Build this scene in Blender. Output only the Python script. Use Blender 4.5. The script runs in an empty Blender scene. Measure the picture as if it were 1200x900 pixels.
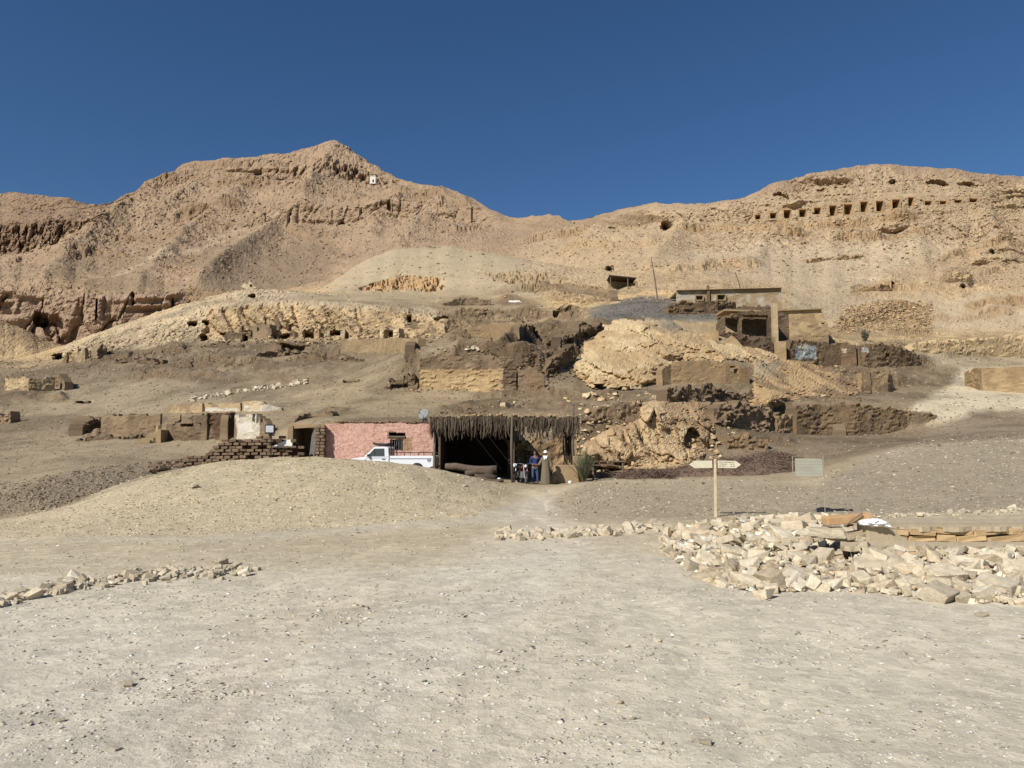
import bpy, bmesh, math, random
import numpy as np
from mathutils import Vector, Matrix, Euler
from mathutils.bvhtree import BVHTree
R = math.radians
rng = random.Random(7)
nrng = np.random.default_rng(11)
scene = bpy.context.scene
COL = scene.collection

# ------------------------------------------------------------------ camera, sky, sun
CAMZ = 1.65
PITCH = R(5.24)
FPX = 873.0
cam_d = bpy.data.cameras.new('camera')
cam_d.sensor_width = 36.0
cam_d.lens = 36.0 * FPX / 1200.0
cam_d.clip_start = 0.1
cam_d.clip_end = 20000
cam = bpy.data.objects.new('camera', cam_d)
COL.objects.link(cam)
cam.location = (0, 0, CAMZ)
cam.rotation_euler = (R(90) + PITCH, 0, 0)
scene.camera = cam

SUN_EL = R(40)
SUN_AZ = R(222)          # compass-like, clockwise from +Y: the sun stands behind the camera, to the left
sdir = Vector((math.sin(SUN_AZ) * math.cos(SUN_EL), math.cos(SUN_AZ) * math.cos(SUN_EL), math.sin(SUN_EL)))
world = bpy.data.worlds.new('World')
scene.world = world
world.use_nodes = True
wn = world.node_tree.nodes
sky = wn.new('ShaderNodeTexSky')
sky.sky_type = 'NISHITA'
sky.sun_disc = False
sky.sun_elevation = SUN_EL
sky.sun_rotation = SUN_AZ
sky.altitude = 1200
sky.air_density = 1.0
sky.dust_density = 0.35
sky.ozone_density = 4.0
bg = wn['Background']
bg.inputs[1].default_value = 0.068
hs_ = wn.new('ShaderNodeHueSaturation')
hs_.inputs['Saturation'].default_value = 1.16
hs_.inputs['Hue'].default_value = 0.502
world.node_tree.links.new(sky.outputs[0], hs_.inputs['Color'])
world.node_tree.links.new(hs_.outputs[0], bg.inputs[0])
sun_d = bpy.data.lights.new('sun', 'SUN')
sun_d.energy = 5.0
sun_d.angle = R(0.53)
sun_d.color = (1.0, 0.96, 0.91)
sun = bpy.data.objects.new('sun', sun_d)
COL.objects.link(sun)
sun.rotation_euler = sdir.to_track_quat('Z', 'Y').to_euler()
vs = scene.view_settings
vs.view_transform = 'Standard'
vs.look = 'None'
vs.exposure = 0.25
vs.gamma = 1.0

# ------------------------------------------------------------------ numpy noise
_perm = np.random.default_rng(3).permutation(4096).astype(np.int64)
_grad = np.random.default_rng(4).normal(size=(4096, 3)).astype(np.float32)
_grad /= np.linalg.norm(_grad, axis=1)[:, None]

def pnoise(p):
    """gradient noise at points p (n,3), about -0.7..0.7"""
    p = np.asarray(p, np.float64)
    i = np.floor(p).astype(np.int64)
    f = (p - i).astype(np.float32)
    u = f * f * f * (f * (f * 6 - 15) + 10)
    out = 0
    for dx in (0, 1):
        wx = u[:, 0] if dx else 1 - u[:, 0]
        hx = _perm[(i[:, 0] + dx) & 4095]
        for dy in (0, 1):
            wy = wx * (u[:, 1] if dy else 1 - u[:, 1])
            hy = _perm[(hx + i[:, 1] + dy) & 4095]
            for dz in (0, 1):
                w = wy * (u[:, 2] if dz else 1 - u[:, 2])
                g = _grad[_perm[(hy + i[:, 2] + dz) & 4095]]
                out = out + w * (g[:, 0] * (f[:, 0] - dx) + g[:, 1] * (f[:, 1] - dy) + g[:, 2] * (f[:, 2] - dz))
    return out

def fbm(p, scale, octs=4, gain=0.5):
    o = 0; a = 1.0
    for k in range(octs):
        o = o + a * pnoise(p * (2.03 ** k / scale) + 17.3 * k)
        a *= gain
    return o

def facets(p, tilt=1.0):
    """angular blocks: every cell of a jittered lattice gets its own offset and slope; returns height (about -.7..+.7) and the distance to the joint"""
    p = np.asarray(p, np.float64)
    i = np.floor(p).astype(np.int64); f = (p - i).astype(np.float32)
    n = len(p)
    d1 = np.full(n, 9., np.float32); d2 = np.full(n, 9., np.float32)
    h1 = np.zeros(n, np.float32)
    for dx in (-1, 0, 1):
        for dy in (-1, 0, 1):
            for dz in (-1, 0, 1):
                h = _perm[(_perm[(_perm[(i[:, 0] + dx) & 4095] + i[:, 1] + dy) & 4095] + i[:, 2] + dz) & 4095]
                g = _grad[h]; g2 = _grad[(h * 7 + 3) & 4095]
                ox = dx + .5 + .42 * g[:, 0] - f[:, 0]; oy = dy + .5 + .42 * g[:, 1] - f[:, 1]; oz = dz + .5 + .42 * g[:, 2] - f[:, 2]
                d = ox * ox + oy * oy + oz * oz
                v = .45 * g2[:, 0] - tilt * (ox * g2[:, 1] + oz * g2[:, 2]) * .8
                c = d < d1
                d2 = np.where(c, d1, np.minimum(d2, d)); h1 = np.where(c, v, h1); d1 = np.where(c, d, d1)
    return h1, np.sqrt(d2) - np.sqrt(d1)

def sstep(a, b, x):
    t = np.clip((x - a) / (b - a), 0, 1)
    return t * t * (3 - 2 * t)

# ------------------------------------------------------------------ measuring rays
CP, SP = math.cos(PITCH), math.sin(PITCH)
def ray(px, py):
    u = (px - 600.0) / FPX; v = (450.0 - py) / FPX
    return u, CP - SP * v, SP + CP * v
def pt(px, py, d):
    """the place that lies d metres ahead of the camera on the sight line (px,py)"""
    x, y, z = ray(px, py)
    t = d / y
    return Vector((x * t, d, CAMZ + z * t))
def proj(P):
    """world points (n,3) -> sight line coordinates"""
    x = P[:, 0]; y = P[:, 1]; z = P[:, 2] - CAMZ
    dep = y * CP + z * SP
    up = -y * SP + z * CP
    dep = np.maximum(dep, 0.05)
    return 600 + FPX * x / dep, 450 - FPX * up / dep

# ------------------------------------------------------------------ the terrain: a loft through measured contour lines
# each contour: list of (px, py or None, distance, z if py is None)
APEX = 6.0
L = []   # (list, rows to next)
def Z(px, d, z): return (px, None, d, z)
F = lambda d, z: [Z(-900, d, z), Z(2100, d, z)]
L.append((F(-4.5, 0), 8))
L.append((F(1.5, 0), 14))
L.append((F(4, 0), 60))
L.append((F(7, 0), 40))
L.append((F(10, 0.0), 16))
L.append(([Z(-900, 11.6, 0), Z(900, 11.6, 0), Z(985, 11.0, .02), Z(1030, 10.55, 0.25), Z(2100, 10.55, 0.25)], 6))
L.append(([Z(-900, 12.6, 0.0), Z(900, 12.6, 0), Z(985, 12.5, .1), Z(1030, 10.95, .28), Z(2100, 10.95, .28)], 10))
L.append(([Z(-900, 13.6, 0), Z(900, 13.6, 0), Z(985, 13.2, .12), Z(1030, 11.25, .50), Z(2100, 11.25, .50)], 18))
L.append(([Z(-900, 15.5, .03), Z(0, 15.5, .03), Z(600, 17, 0), (700, 608, 19), (800, 606, 19), (900, 606, 19), (1000, 606, 18), (1060, 607, 18), (1200, 603, 18), (2100, 596, 18)], 70))
L.append(([(-900, 620, 20), (-300, 617, 22), (0, 613, 24), (60, 601, 25), (110, 580, 26), (160, 559, 27), (205, 548, 27.5), (250, 540, 28), (300, 536, 28), (350, 534, 28), (420, 535.5, 28), (500, 546, 28.5), (560, 561, 29), (600, 575, 30), (640, 577, 30), (680, 568, 30), (720, 564, 30), (800, 562, 30), (870, 563, 30), (930, 566, 30.5), (1000, 556, 32), (1060, 541, 34), (1130, 529, 36), (1200, 522, 38), (1600, 512, 40), (2100, 508, 40)], 14))
L.append(([(-900, 618, 24), (-300, 616, 26), (0, 615, 27), (60, 606, 28), (110, 590, 30), (160, 572, 33), (205, 566, 34), (250, 562, 35), (350, 561, 36), (500, 562, 36), (560, 564, 36), (600, 569, 36), (640, 570, 36), (700, 565, 36), (800, 565, 36), (930, 568, 36), (1000, 550, 37), (1060, 536, 38), (1130, 525, 39), (1200, 518, 41), (1600, 508, 43), (2100, 504, 43)], 26))
L.append(([(-900, 570, 32), (0, 576, 33), (40, 562, 34), (80, 551, 36), (130, 549, 37), (190, 551, 38), (240, 553, 39.5), (350, 556, 42), (500, 557, 42), (560, 561, 41), (600, 567, 39.5), (650, 567, 39.5), (700, 563, 41), (800, 559, 41), (900, 556, 41), (960, 553, 41), (1000, 541, 41.5), (1060, 524, 42), (1130, 515, 43), (1200, 509, 44), (1600, 500, 46), (2100, 497, 46)], 20))
L.append(([(-900, 560, 36), (0, 566, 38), (40, 556, 40), (80, 548, 41), (130, 546, 42), (190, 546, 43), (240, 546, 43.5), (350, 553, 46), (500, 553, 46), (560, 557, 46), (600, 559, 46), (680, 559, 45), (800, 554, 44), (900, 549, 44), (960, 545, 44), (1000, 531, 45), (1060, 519, 46), (1130, 512, 46), (1200, 508, 48), (1600, 499, 50), (2100, 495, 50)], 18))
L.append(([(-900, 530, 50), (0, 534, 50), (130, 529, 50), (190, 530, 50), (240, 533, 49), (300, 540, 47.5), (350, 549, 49), (508, 551, 49.4), (525, 554, 49.4), (670, 554, 49.2), (690, 552, 48), (760, 545, 49), (840, 539, 50), (900, 533, 50), (960, 523, 52), (1060, 517, 54), (1130, 508, 54), (1200, 503, 54), (1600, 493, 56), (2100, 490, 56)], 26))
L.append(([(-900, 515, 58), (0, 521, 58), (40, 518, 58), (190, 517, 58), (235, 514, 57), (300, 514, 54), (345, 500, 51), (380, 495.5, 50.2), (508, 495.5, 50.2), (525, 486, 50.2), (670, 486, 50.0), (690, 486, 51), (760, 470, 53), (840, 500, 53), (900, 518, 54), (960, 514, 57), (1060, 511, 59), (1130, 503, 58.5), (1200, 496, 58), (1600, 485, 60), (2100, 480, 60)], 24))
L.append(([(-900, 500, 64), (0, 504, 64), (100, 491, 66), (200, 487, 66), (270, 480, 64), (310, 484, 61), (345, 487, 58), (400, 485, 56), (500, 484, 56), (560, 478, 55), (670, 478, 55), (700, 478, 56), (760, 465, 57), (840, 480, 57), (900, 494, 59), (960, 509, 60), (1060, 506, 61), (1130, 490, 62), (1200, 484, 64), (1600, 470, 66), (2100, 466, 66)], 22))
L.append(([(-900, 480, 73), (0, 481, 73), (100, 471, 75), (200, 468, 72), (300, 470, 68), (350, 472, 66), (440, 461, 63), (500, 458, 63), (620, 458, 63), (700, 460, 63), (760, 456, 63), (850, 468, 62), (930, 473, 63.2), (1060, 474, 63.4), (1095, 478, 64), (1130, 471, 67), (1200, 464, 72), (1600, 450, 76), (2100, 445, 76)], 30))
L.append(([(-900, 455, 84), (0, 452, 85), (100, 449, 85), (200, 441, 83), (300, 434, 83), (400, 432, 78), (450, 432, 70), (490, 416, 65), (540, 409, 65), (610, 413, 65), (640, 420, 66), (680, 440, 67), (760, 436, 68), (850, 436, 68), (930, 455, 69), (1000, 464, 70), (1060, 462, 73), (1130, 448, 83), (1200, 440, 90), (1600, 425, 95), (2100, 420, 95)], 36))
L.append(([(-900, 430, 98), (0, 427, 100), (40, 430, 100), (100, 412, 99), (200, 402, 99), (240, 398, 98), (300, 395, 98), (400, 396, 97), (500, 396, 94), (560, 398, 90), (640, 398, 84), (680, 395, 78), (760, 396, 77), (850, 402, 78), (900, 410, 80), (950, 426, 83), (1040, 427, 85), (1100, 413, 100), (1200, 416, 108), (1600, 400, 115), (2100, 395, 115)], 32))
L.append(([(-900, 425, 104), (0, 424, 105), (40, 424, 105), (75, 414, 105), (120, 396, 104), (200, 376, 103.5), (240, 367, 103), (290, 360, 102), (350, 360, 101), (430, 364, 100), (490, 369, 99.5), (530, 378, 99), (560, 378, 101), (640, 376, 100), (700, 362, 93), (760, 356, 90), (850, 358, 92), (920, 378, 96), (980, 394, 97), (1040, 404, 97), (1100, 400, 112), (1200, 396, 122), (1600, 385, 130), (2100, 380, 130)], 22))
L.append(([(-900, 420, 112), (0, 421, 112), (40, 416, 112), (75, 405, 112), (150, 378, 119), (220, 355, 124), (265, 344, 127), (290, 339, 128), (340, 341, 131), (400, 344, 135), (480, 346, 135), (560, 350, 126), (640, 355, 118), (700, 350, 108), (760, 347, 104), (850, 343, 108), (920, 358, 112), (980, 388, 113), (1040, 395, 116), (1100, 392, 125), (1200, 389, 132), (1600, 375, 140), (2100, 370, 140)], 14))
L.append(([(-900, 425, 180), (0, 427, 180), (75, 419, 180), (150, 394, 180), (220, 371, 180), (290, 353, 175), (340, 349, 160), (400, 339, 151), (480, 339, 152), (560, 341, 144), (640, 346, 132), (700, 338, 122), (760, 330, 120), (850, 330, 121), (920, 348, 122), (980, 366, 126), (1040, 377, 132), (1100, 371, 140), (1200, 365, 146), (1600, 350, 160), (2100, 345, 160)], 34))
L.append(([(-900, 372, 330), (0, 376, 330), (20, 384, 330), (75, 407, 360), (150, 392, 420), (220, 360, 440), (300, 350, 440), (345, 344, 300), (380, 337, 182), (420, 308, 190), (460, 291, 195), (520, 287, 200), (560, 292, 196), (620, 305, 188), (680, 318, 170), (720, 316, 160), (760, 312, 156), (800, 308, 158), (900, 318, 160), (1000, 332, 162), (1100, 332, 168), (1200, 330, 174), (1600, 315, 180), (2100, 310, 180)], 14))
L.append(([(-900, 395, 420), (0, 398, 424), (75, 409, 428), (150, 394, 436), (220, 364, 446), (300, 352, 450), (345, 346, 400), (380, 340, 300), (420, 322, 260), (460, 305, 250), (520, 300, 250), (560, 302, 240), (620, 312, 220), (680, 316, 196), (720, 306, 180), (760, 300, 178), (800, 298, 182), (900, 308, 180), (1000, 318, 182), (1100, 318, 188), (1200, 316, 192), (1600, 300, 200), (2100, 295, 200)], 36))
L.append(([(-900, 340, 430), (0, 345, 433), (50, 350, 434), (100, 348, 438), (150, 350, 442), (220, 347, 450), (300, 343, 458), (345, 338, 440), (380, 334, 400), (420, 318, 360), (460, 303, 340), (520, 297, 330), (560, 298, 300), (620, 304, 260), (680, 304, 215), (720, 296, 200), (760, 290, 200), (800, 288, 198), (900, 296, 198), (1000, 302, 198), (1100, 302, 202), (1200, 302, 206), (1600, 285, 215), (2100, 280, 215)], 34))
L.append(([(-900, 310, 560), (0, 316, 560), (100, 322, 560), (200, 317, 560), (300, 312, 560), (380, 308, 540), (420, 300, 520), (460, 290, 500), (520, 284, 480), (560, 283, 420), (620, 283, 350), (680, 282, 268), (720, 278, 240), (760, 276, 232), (800, 274, 226), (880, 275, 222), (1000, 278, 219), (1100, 276, 220), (1200, 274, 222), (1600, 255, 230), (2100, 250, 230)], 34))
L.append(([(-900, 290, 690), (0, 296, 690), (40, 292, 690), (100, 277, 690), (150, 284, 690), (200, 279, 690), (300, 271, 695), (340, 268, 698), (400, 262, 696), (480, 259, 680), (570, 263, 640), (610, 269, 590), (660, 270, 400), (700, 266, 330), (760, 264, 253), (800, 262, 242), (880, 260, 234.5), (1000, 255, 231), (1060, 251, 230), (1100, 249, 230), (1200, 240, 234), (1600, 215, 240), (2100, 210, 240)], 26))
L.append(([(-900, 258, 700), (0, 262, 700), (40, 258, 702), (100, 259, 702), (150, 258, 745), (200, 251, 740), (300, 252, 715), (340, 250, 710), (400, 244, 708), (480, 240, 692), (570, 248, 650), (610, 265, 630), (660, 268, 415), (700, 258, 342), (760, 248, 262), (800, 246, 247), (880, 241, 236.5), (1000, 234, 232.5), (1060, 231, 231.5), (1100, 230, 232), (1200, 222, 236), (1600, 190, 243), (2100, 185, 243)], 28))
L.append(([(-900, 240, 760), (0, 245, 760), (60, 246, 760), (110, 252, 765), (170, 240, 810), (220, 218, 830), (270, 212, 830), (330, 208, 830), (370, 202, 830), (400, 207, 825), (440, 215, 815), (480, 222, 780), (520, 226, 735), (560, 239, 685), (610, 262, 650), (660, 265, 430), (700, 256, 360), (760, 243, 295), (800, 242, 268), (880, 232, 248), (950, 218, 246), (1020, 210, 246), (1080, 212, 246), (1140, 214, 246), (1200, 217, 248), (1600, 180, 252), (2100, 175, 252)], 30))
L.append(([(-900, 226, 800), (0, 229, 800), (40, 229, 800), (75, 234, 800), (110, 246, 800), (125, 244, 810), (170, 229, 850), (208, 206, 890), (215, 200, 900), (225, 194, 900), (270, 190, 905), (330, 185, 915), (365, 178, 920), (383, 169, 925), (395, 170, 925), (410, 180, 920), (440, 200, 895), (478, 219, 830), (520, 222.5, 760), (560, 236, 700), (572, 248, 692), (600, 259, 690), (640, 262, 660), (665, 263, 455), (700, 254, 385), (740, 242.5, 335), (800, 240.5, 292), (840, 243, 272), (860, 239, 264), (900, 222, 263), (950, 208, 262), (1020, 195.5, 262), (1080, 199, 262), (1140, 205, 262), (1200, 212, 263), (1600, 185, 270), (2100, 180, 270)], 10))
L.append(([(-900, 330, 1200), (0, 340, 1150), (400, 330, 1150), (600, 340, 950), (700, 350, 650), (850, 360, 500), (1000, 360, 450), (1200, 360, 450), (2100, 350, 450)], 4))
L.append((F(2500, 20), 0))

s_core = np.arange(-0.80, 0.8001, 1.5 / FPX)
s_out = np.linspace(0.812, 2.6, 48)
S = np.concatenate([-s_out[::-1], s_core, s_out])
nC = len(S)
KD, KZ = [], []
for pts_, rows in L:
    ss, dd, zz = [], [], []
    for p in pts_:
        if p[1] is None:
            d, z = p[2], p[3]
            x = (p[0] - 600) / FPX * max(d, 0.5)
        else:
            v = pt(*p[:3]); x, d, z = v
        ss.append(x / (d + APEX)); dd.append(d); zz.append(z)
    order = np.argsort(ss)
    ss = np.array(ss)[order]; dd = np.array(dd)[order]; zz = np.array(zz)[order]
    # sight-line slope interpolates better than z across columns of different depth
    if pts_[0][1] is None and dd[0] == dd[-1] and len(pts_) == 2:
        KD.append(np.full(nC, dd[0])); KZ.append(np.full(nC, zz[0])); continue
    sl = (zz - CAMZ) / np.maximum(dd, 1)
    d_i = np.interp(S, ss, dd); s_i = np.interp(S, ss, sl)
    k = np.exp(-0.5 * (np.arange(-24, 25) / 6.0) ** 2); k /= k.sum()
    def sm(a):
        return np.convolve(np.pad(a, 24, mode='edge'), k, 'valid')
    d_i = sm(d_i); s_i = sm(s_i)
    KD.append(d_i); KZ.append(CAMZ + s_i * np.maximum(d_i, 1))
KD = np.array(KD); KZ = np.array(KZ)
for i in range(1, len(KD)):
    KD[i] = np.maximum(KD[i], KD[i - 1] + 0.15)

def mono(K):
    D = np.diff(K, axis=0)
    T = np.zeros_like(K)
    a, b = D[:-1], D[1:]
    T[1:-1] = np.where(a * b > 0, 2 * a * b / (a + b + 1e-12), 0)
    T[0] = D[0]; T[-1] = D[-1]
    return T
TD, TZ = mono(KD), mono(KZ)
rowsD, rowsZ, rowK = [], [], []
for i in range(len(L) - 1):
    n = L[i][1]
    for j in range(n):
        t = j / n
        h00 = 2 * t**3 - 3 * t**2 + 1; h10 = t**3 - 2 * t**2 + t; h01 = -2 * t**3 + 3 * t**2; h11 = t**3 - t**2
        rowsD.append(h00 * KD[i] + h10 * TD[i] + h01 * KD[i + 1] + h11 * TD[i + 1])
        rowsZ.append(h00 * KZ[i] + h10 * TZ[i] + h01 * KZ[i + 1] + h11 * TZ[i + 1])
        rowK.append(i + t)
rowsD.append(KD[-1]); rowsZ.append(KZ[-1]); rowK.append(len(L) - 1)
GD = np.array(rowsD); GZ = np.array(rowsZ); rowK = np.array(rowK)
nR = GD.shape[0]
GX = S[None, :] * (GD + APEX)
P = np.stack([GX, GD, GZ], -1).reshape(-1, 3)
KK = np.repeat(rowK, nC)
N = len(P)
PX, PY = proj(P)
DEP = P[:, 1]
# ragged zone edges (noise laid on the ground in rings that widen with distance)
LP = np.stack([P[:, 0] / np.maximum(DEP, 8), np.log(np.maximum(DEP, 1.5)), (P[:, 2] - CAMZ) / np.maximum(DEP, 8)], -1)
w1 = fbm(LP * 30.0, 1.0, 4, 0.6)
w2 = fbm(LP * 30.0 + 91.7, 1.0, 4, 0.6)
w3 = fbm(LP * 9.0 + 11.7, 1.0, 3, 0.5); w4 = fbm(LP * 9.0 + 61.7, 1.0, 3, 0.5)
farw = .35 + .65 * sstep(110, 170, DEP)
QX = PX + 9 * w1 + 22 * farw * w3; QY = PY + 4.5 * w2 + 9 * farw * sstep(40, 90, DEP) * w4

def inpoly(poly, x, y):
    ins = np.zeros(len(x), bool)
    n = len(poly)
    for i in range(n):
        x1, y1 = poly[i]; x2, y2 = poly[(i + 1) % n]
        c = (y1 > y) != (y2 > y)
        with np.errstate(divide='ignore', invalid='ignore'):
            xi = (x2 - x1) * (y - y1) / (y2 - y1 + 1e-9) + x1
        ins ^= c & (x < xi)
    return ins
def polyw(poly, feather, dmin=0, dmax=1e9):
    """soft polygon membership"""
    poly = np.array(poly, float)
    x0, y0 = poly.min(0) - feather - 2; x1, y1 = poly.max(0) + feather + 2
    idx = np.nonzero((QX > x0) & (QX < x1) & (QY > y0) & (QY < y1) & (DEP > dmin) & (DEP < dmax))[0]
    w = np.zeros(N, np.float32)
    if not len(idx): return w
    x, y = QX[idx], QY[idx]
    dist = np.full(len(idx), 1e9)
    for i in range(len(poly)):
        a = poly[i]; b = poly[(i + 1) % len(poly)]
        ab = b - a
        t = np.clip(((x - a[0]) * ab[0] + (y - a[1]) * ab[1]) / (ab @ ab + 1e-9), 0, 1)
        dist = np.minimum(dist, np.hypot(x - a[0] - t * ab[0], y - a[1] - t * ab[1]))
    sd = np.where(inpoly(poly, x, y), dist, -dist)
    w[idx] = sstep(-feather, feather, sd)
    return w

def lin(r, g, b):
    f = lambda c: (c / 255) / 12.92 if c <= 10 else (((c / 255) + .055) / 1.055) ** 2.4
    return np.array([f(r), f(g), f(b)], np.float32)

ALB = 0.86      # photograph's sunlit colour -> base colour
SAT = 0.95
def tone(r, g, b):
    c = lin(r, g, b) * ALB
    m = float(c @ np.array([.3, .59, .11], np.float32))
    return m + (c - m) * SAT
# base colour by contour band
ramp_k = [0, 5, 8, 9, 10, 12, 14, 17, 19, 20, 22, 23, 25, 27, 29, 40]
ramp_c = [tone(206, 195, 170), tone(202, 190, 164), tone(192, 175, 143), tone(186, 169, 136), tone(170, 152, 120), tone(152, 135, 107), tone(140, 123, 97), tone(138, 121, 95), tone(165, 142, 105),
          tone(196, 166, 118), tone(180, 152, 112), tone(180, 150, 112), tone(163, 138, 109), tone(162, 137, 108), tone(162, 137, 108), tone(162, 137, 108)]
ramp_c = np.array(ramp_c)
CC = np.stack([np.interp(KK, ramp_k, ramp_c[:, i]) for i in range(3)], -1).astype(np.float32)
ROCK = np.interp(KK, [0, 8, 9, 17, 19, 20, 23, 25, 29], [0.05, 0.05, 0.22, 0.34, 0.5, 0.45, 0.5, 0.48, 0.5]).astype(np.float32)
def zone(poly, col=None, f=5, a=1.0, rock=None, dmin=0, dmax=1e9):
    w = polyw(poly, f, dmin, dmax) * a
    if col is not None:
        CC[:] = CC * (1 - w[:, None]) + tone(*col)[None] * w[:, None]
    if rock is not None:
        ROCK[:] = ROCK * (1 - w) + rock * w

# near ground
zone([(-900, 640), (0, 640), (300, 622), (560, 604), (640, 585), (660, 610), (600, 660), (300, 668), (-900, 700)], (186, 170, 138), 9, .7, dmax=20)
zone([(-900, 634), (0, 634), (300, 627), (540, 606), (600, 590), (640, 575), (660, 590), (600, 612), (300, 634), (-900, 640)], (192, 180, 155), 2.5, .8, dmax=40)
zone([(690, 566), (860, 563), (940, 568), (1000, 590), (1020, 606), (700, 612), (640, 606), (650, 585)], (160, 144, 118), 7, .85, dmin=16, dmax=36)
zone([(930, 605), (960, 565), (1010, 540), (1070, 518), (1140, 508), (1700, 500), (1700, 592), (1200, 598), (1060, 607)], (158, 144, 120), 6, .95, rock=.15, dmin=16.8, dmax=48)
zone([(1030, 603), (1200, 598), (1700, 592), (1700, 618), (1030, 618)], (186, 172, 140), 2, .9, dmin=12.5, dmax=20)
zone([(-900, 615), (0, 608), (70, 596), (150, 564), (220, 548), (210, 540), (130, 549), (80, 552), (40, 562), (0, 574), (-900, 570)], (134, 119, 97), 4, .9, rock=.5, dmin=24, dmax=44)
zone([(100, 548), (300, 540), (310, 520), (230, 536), (100, 546)], (130, 114, 91), 3, .8, rock=.5, dmin=36, dmax=60)
# middle slopes
zone([(0, 470), (230, 455), (400, 430), (470, 420), (470, 400), (240, 398), (170, 408), (60, 430), (0, 450)], (122, 106, 83), 7, .95, rock=.45, dmin=70, dmax=103)
zone([(230, 430), (300, 410), (460, 408), (480, 425), (400, 440), (300, 436)], (142, 124, 97), 6, .7, dmin=70, dmax=103)
zone([(60, 445), (160, 442), (280, 452), (330, 470), (200, 480), (60, 478)], (140, 124, 98), 6, .8, rock=.1, dmin=60, dmax=90)
zone([(510, 360), (600, 352), (690, 372), (700, 384), (640, 395), (570, 402), (500, 398)], (138, 118, 90), 5, .8, rock=.55, dmin=80, dmax=125)
zone([(620, 398), (690, 380), (700, 365), (760, 352), (790, 372), (700, 400), (670, 430), (655, 456), (600, 456), (600, 420)], (112, 94, 72), 5, .85, rock=.55, dmin=60, dmax=110)
zone([(640, 420), (668, 414), (690, 445), (690, 458), (610, 458)], (140, 122, 97), 3, .8, rock=.15, dmin=60, dmax=80)
zone([(690, 365), (745, 348), (795, 352), (860, 362), (850, 378), (760, 372), (700, 378)], (108, 103, 95), 2.5, .9, rock=.2, dmin=75, dmax=112)
zone([(440, 470), (680, 462), (690, 490), (500, 496), (380, 496), (420, 480)], (132, 114, 87), 5, .8, rock=.4, dmin=49, dmax=66)
zone([(680, 480), (760, 462), (930, 470), (930, 520), (800, 550), (680, 556)], (122, 103, 78), 5, .8, rock=.4, dmin=44, dmax=66)
zone([(920, 420), (1080, 398), (1100, 430), (1000, 470), (920, 470)], (122, 103, 79), 6, .8, rock=.5, dmin=62, dmax=110)
zone([(880, 500), (1060, 498), (1110, 480), (1200, 490), (1200, 512), (1060, 522), (980, 536), (900, 545), (800, 552)], (130, 113, 90), 5, .8, rock=.3, dmin=42, dmax=70)
zone([(1060, 482), (1105, 455), (1130, 432), (1180, 430), (1700, 440), (1700, 486), (1160, 480), (1090, 500)], (200, 184, 152), 5, .95, rock=.1, dmin=55, dmax=100)
zone([(1000, 412), (1200, 402), (1700, 395), (1700, 418), (1120, 428), (1050, 428)], (176, 160, 130), 5, .7, rock=.2, dmin=80, dmax=125)
zone([(1140, 488), (1200, 484), (1700, 478), (1700, 506), (1060, 516)], (138, 122, 99), 5, .9, rock=.2, dmin=48, dmax=68)
# tan limestone ridge
zone([(60, 420), (75, 405), (220, 354), (290, 336), (345, 338), (480, 345), (520, 372), (510, 396), (240, 398), (160, 410)], (188, 167, 133), 5, .95, rock=.6, dmin=95, dmax=140)
zone([(240, 396), (240, 362), (330, 356), (500, 368), (522, 380), (512, 397)], (186, 158, 116), 4, .8, rock=.55, dmin=95, dmax=110)
zone([(330, 346), (480, 342), (640, 352), (640, 366), (500, 362), (330, 352)], (160, 141, 110), 5, .8, rock=.1, dmin=100, dmax=160)
# grey debris cone in the middle
zone([(380, 340), (420, 304), (460, 288), (520, 284), (600, 296), (690, 318), (720, 340), (640, 350), (520, 345)], (174, 157, 126), 3, .92, rock=.14, dmin=130, dmax=260)
zone([(425, 336), (470, 318), (520, 326), (510, 340), (440, 342)], (188, 152, 104), 3, .9, rock=1.3, dmin=120, dmax=200)
zone([(560, 320), (620, 318), (700, 330), (720, 350), (640, 350)], (160, 134, 96), 5, .8, rock=.9, dmin=100, dmax=200)
# far mountain
zone([(-100, 345), (0, 344), (100, 346), (222, 345), (224, 370), (90, 412), (0, 380)], (164, 138, 112), 3, .9, rock=.45, dmin=380, dmax=470)
zone([(60, 300), (220, 290), (330, 288), (360, 320), (330, 345), (140, 345), (60, 330)], (140, 120, 94), 10, .7, rock=.35, dmin=440, dmax=800)
zone([(230, 330), (300, 300), (370, 275), (400, 290), (380, 330), (320, 345), (240, 345)], (136, 116, 92), 10, .7, rock=.35, dmin=440, dmax=800)
zone([(60, 325), (130, 320), (140, 342), (60, 342)], (150, 126, 95), 5, .7, rock=.2, dmin=440, dmax=800)
zone([(180, 320), (230, 310), (235, 335), (195, 340)], (178, 146, 116), 5, .6, rock=.6, dmin=440, dmax=800)
zone([(100, 326), (200, 305), (330, 252), (335, 255), (205, 309), (105, 329)], (186, 164, 132), 1.5, .6, dmin=440, dmax=800)
zone([(200, 210), (230, 190), (330, 184), (390, 172), (470, 214), (380, 215), (260, 212)], (160, 135, 106), 8, .6, dmin=780)
zone([(-100, 224), (40, 226), (75, 232), (114, 245), (104, 258), (60, 284), (0, 297), (-100, 297)], (148, 122, 95), 2.5, .8, dmin=640)
zone([(-100, 256), (0, 258), (60, 256), (102, 258), (60, 284), (0, 297), (-100, 297)], (134, 108, 84), 3, .6, dmin=640)
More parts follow.
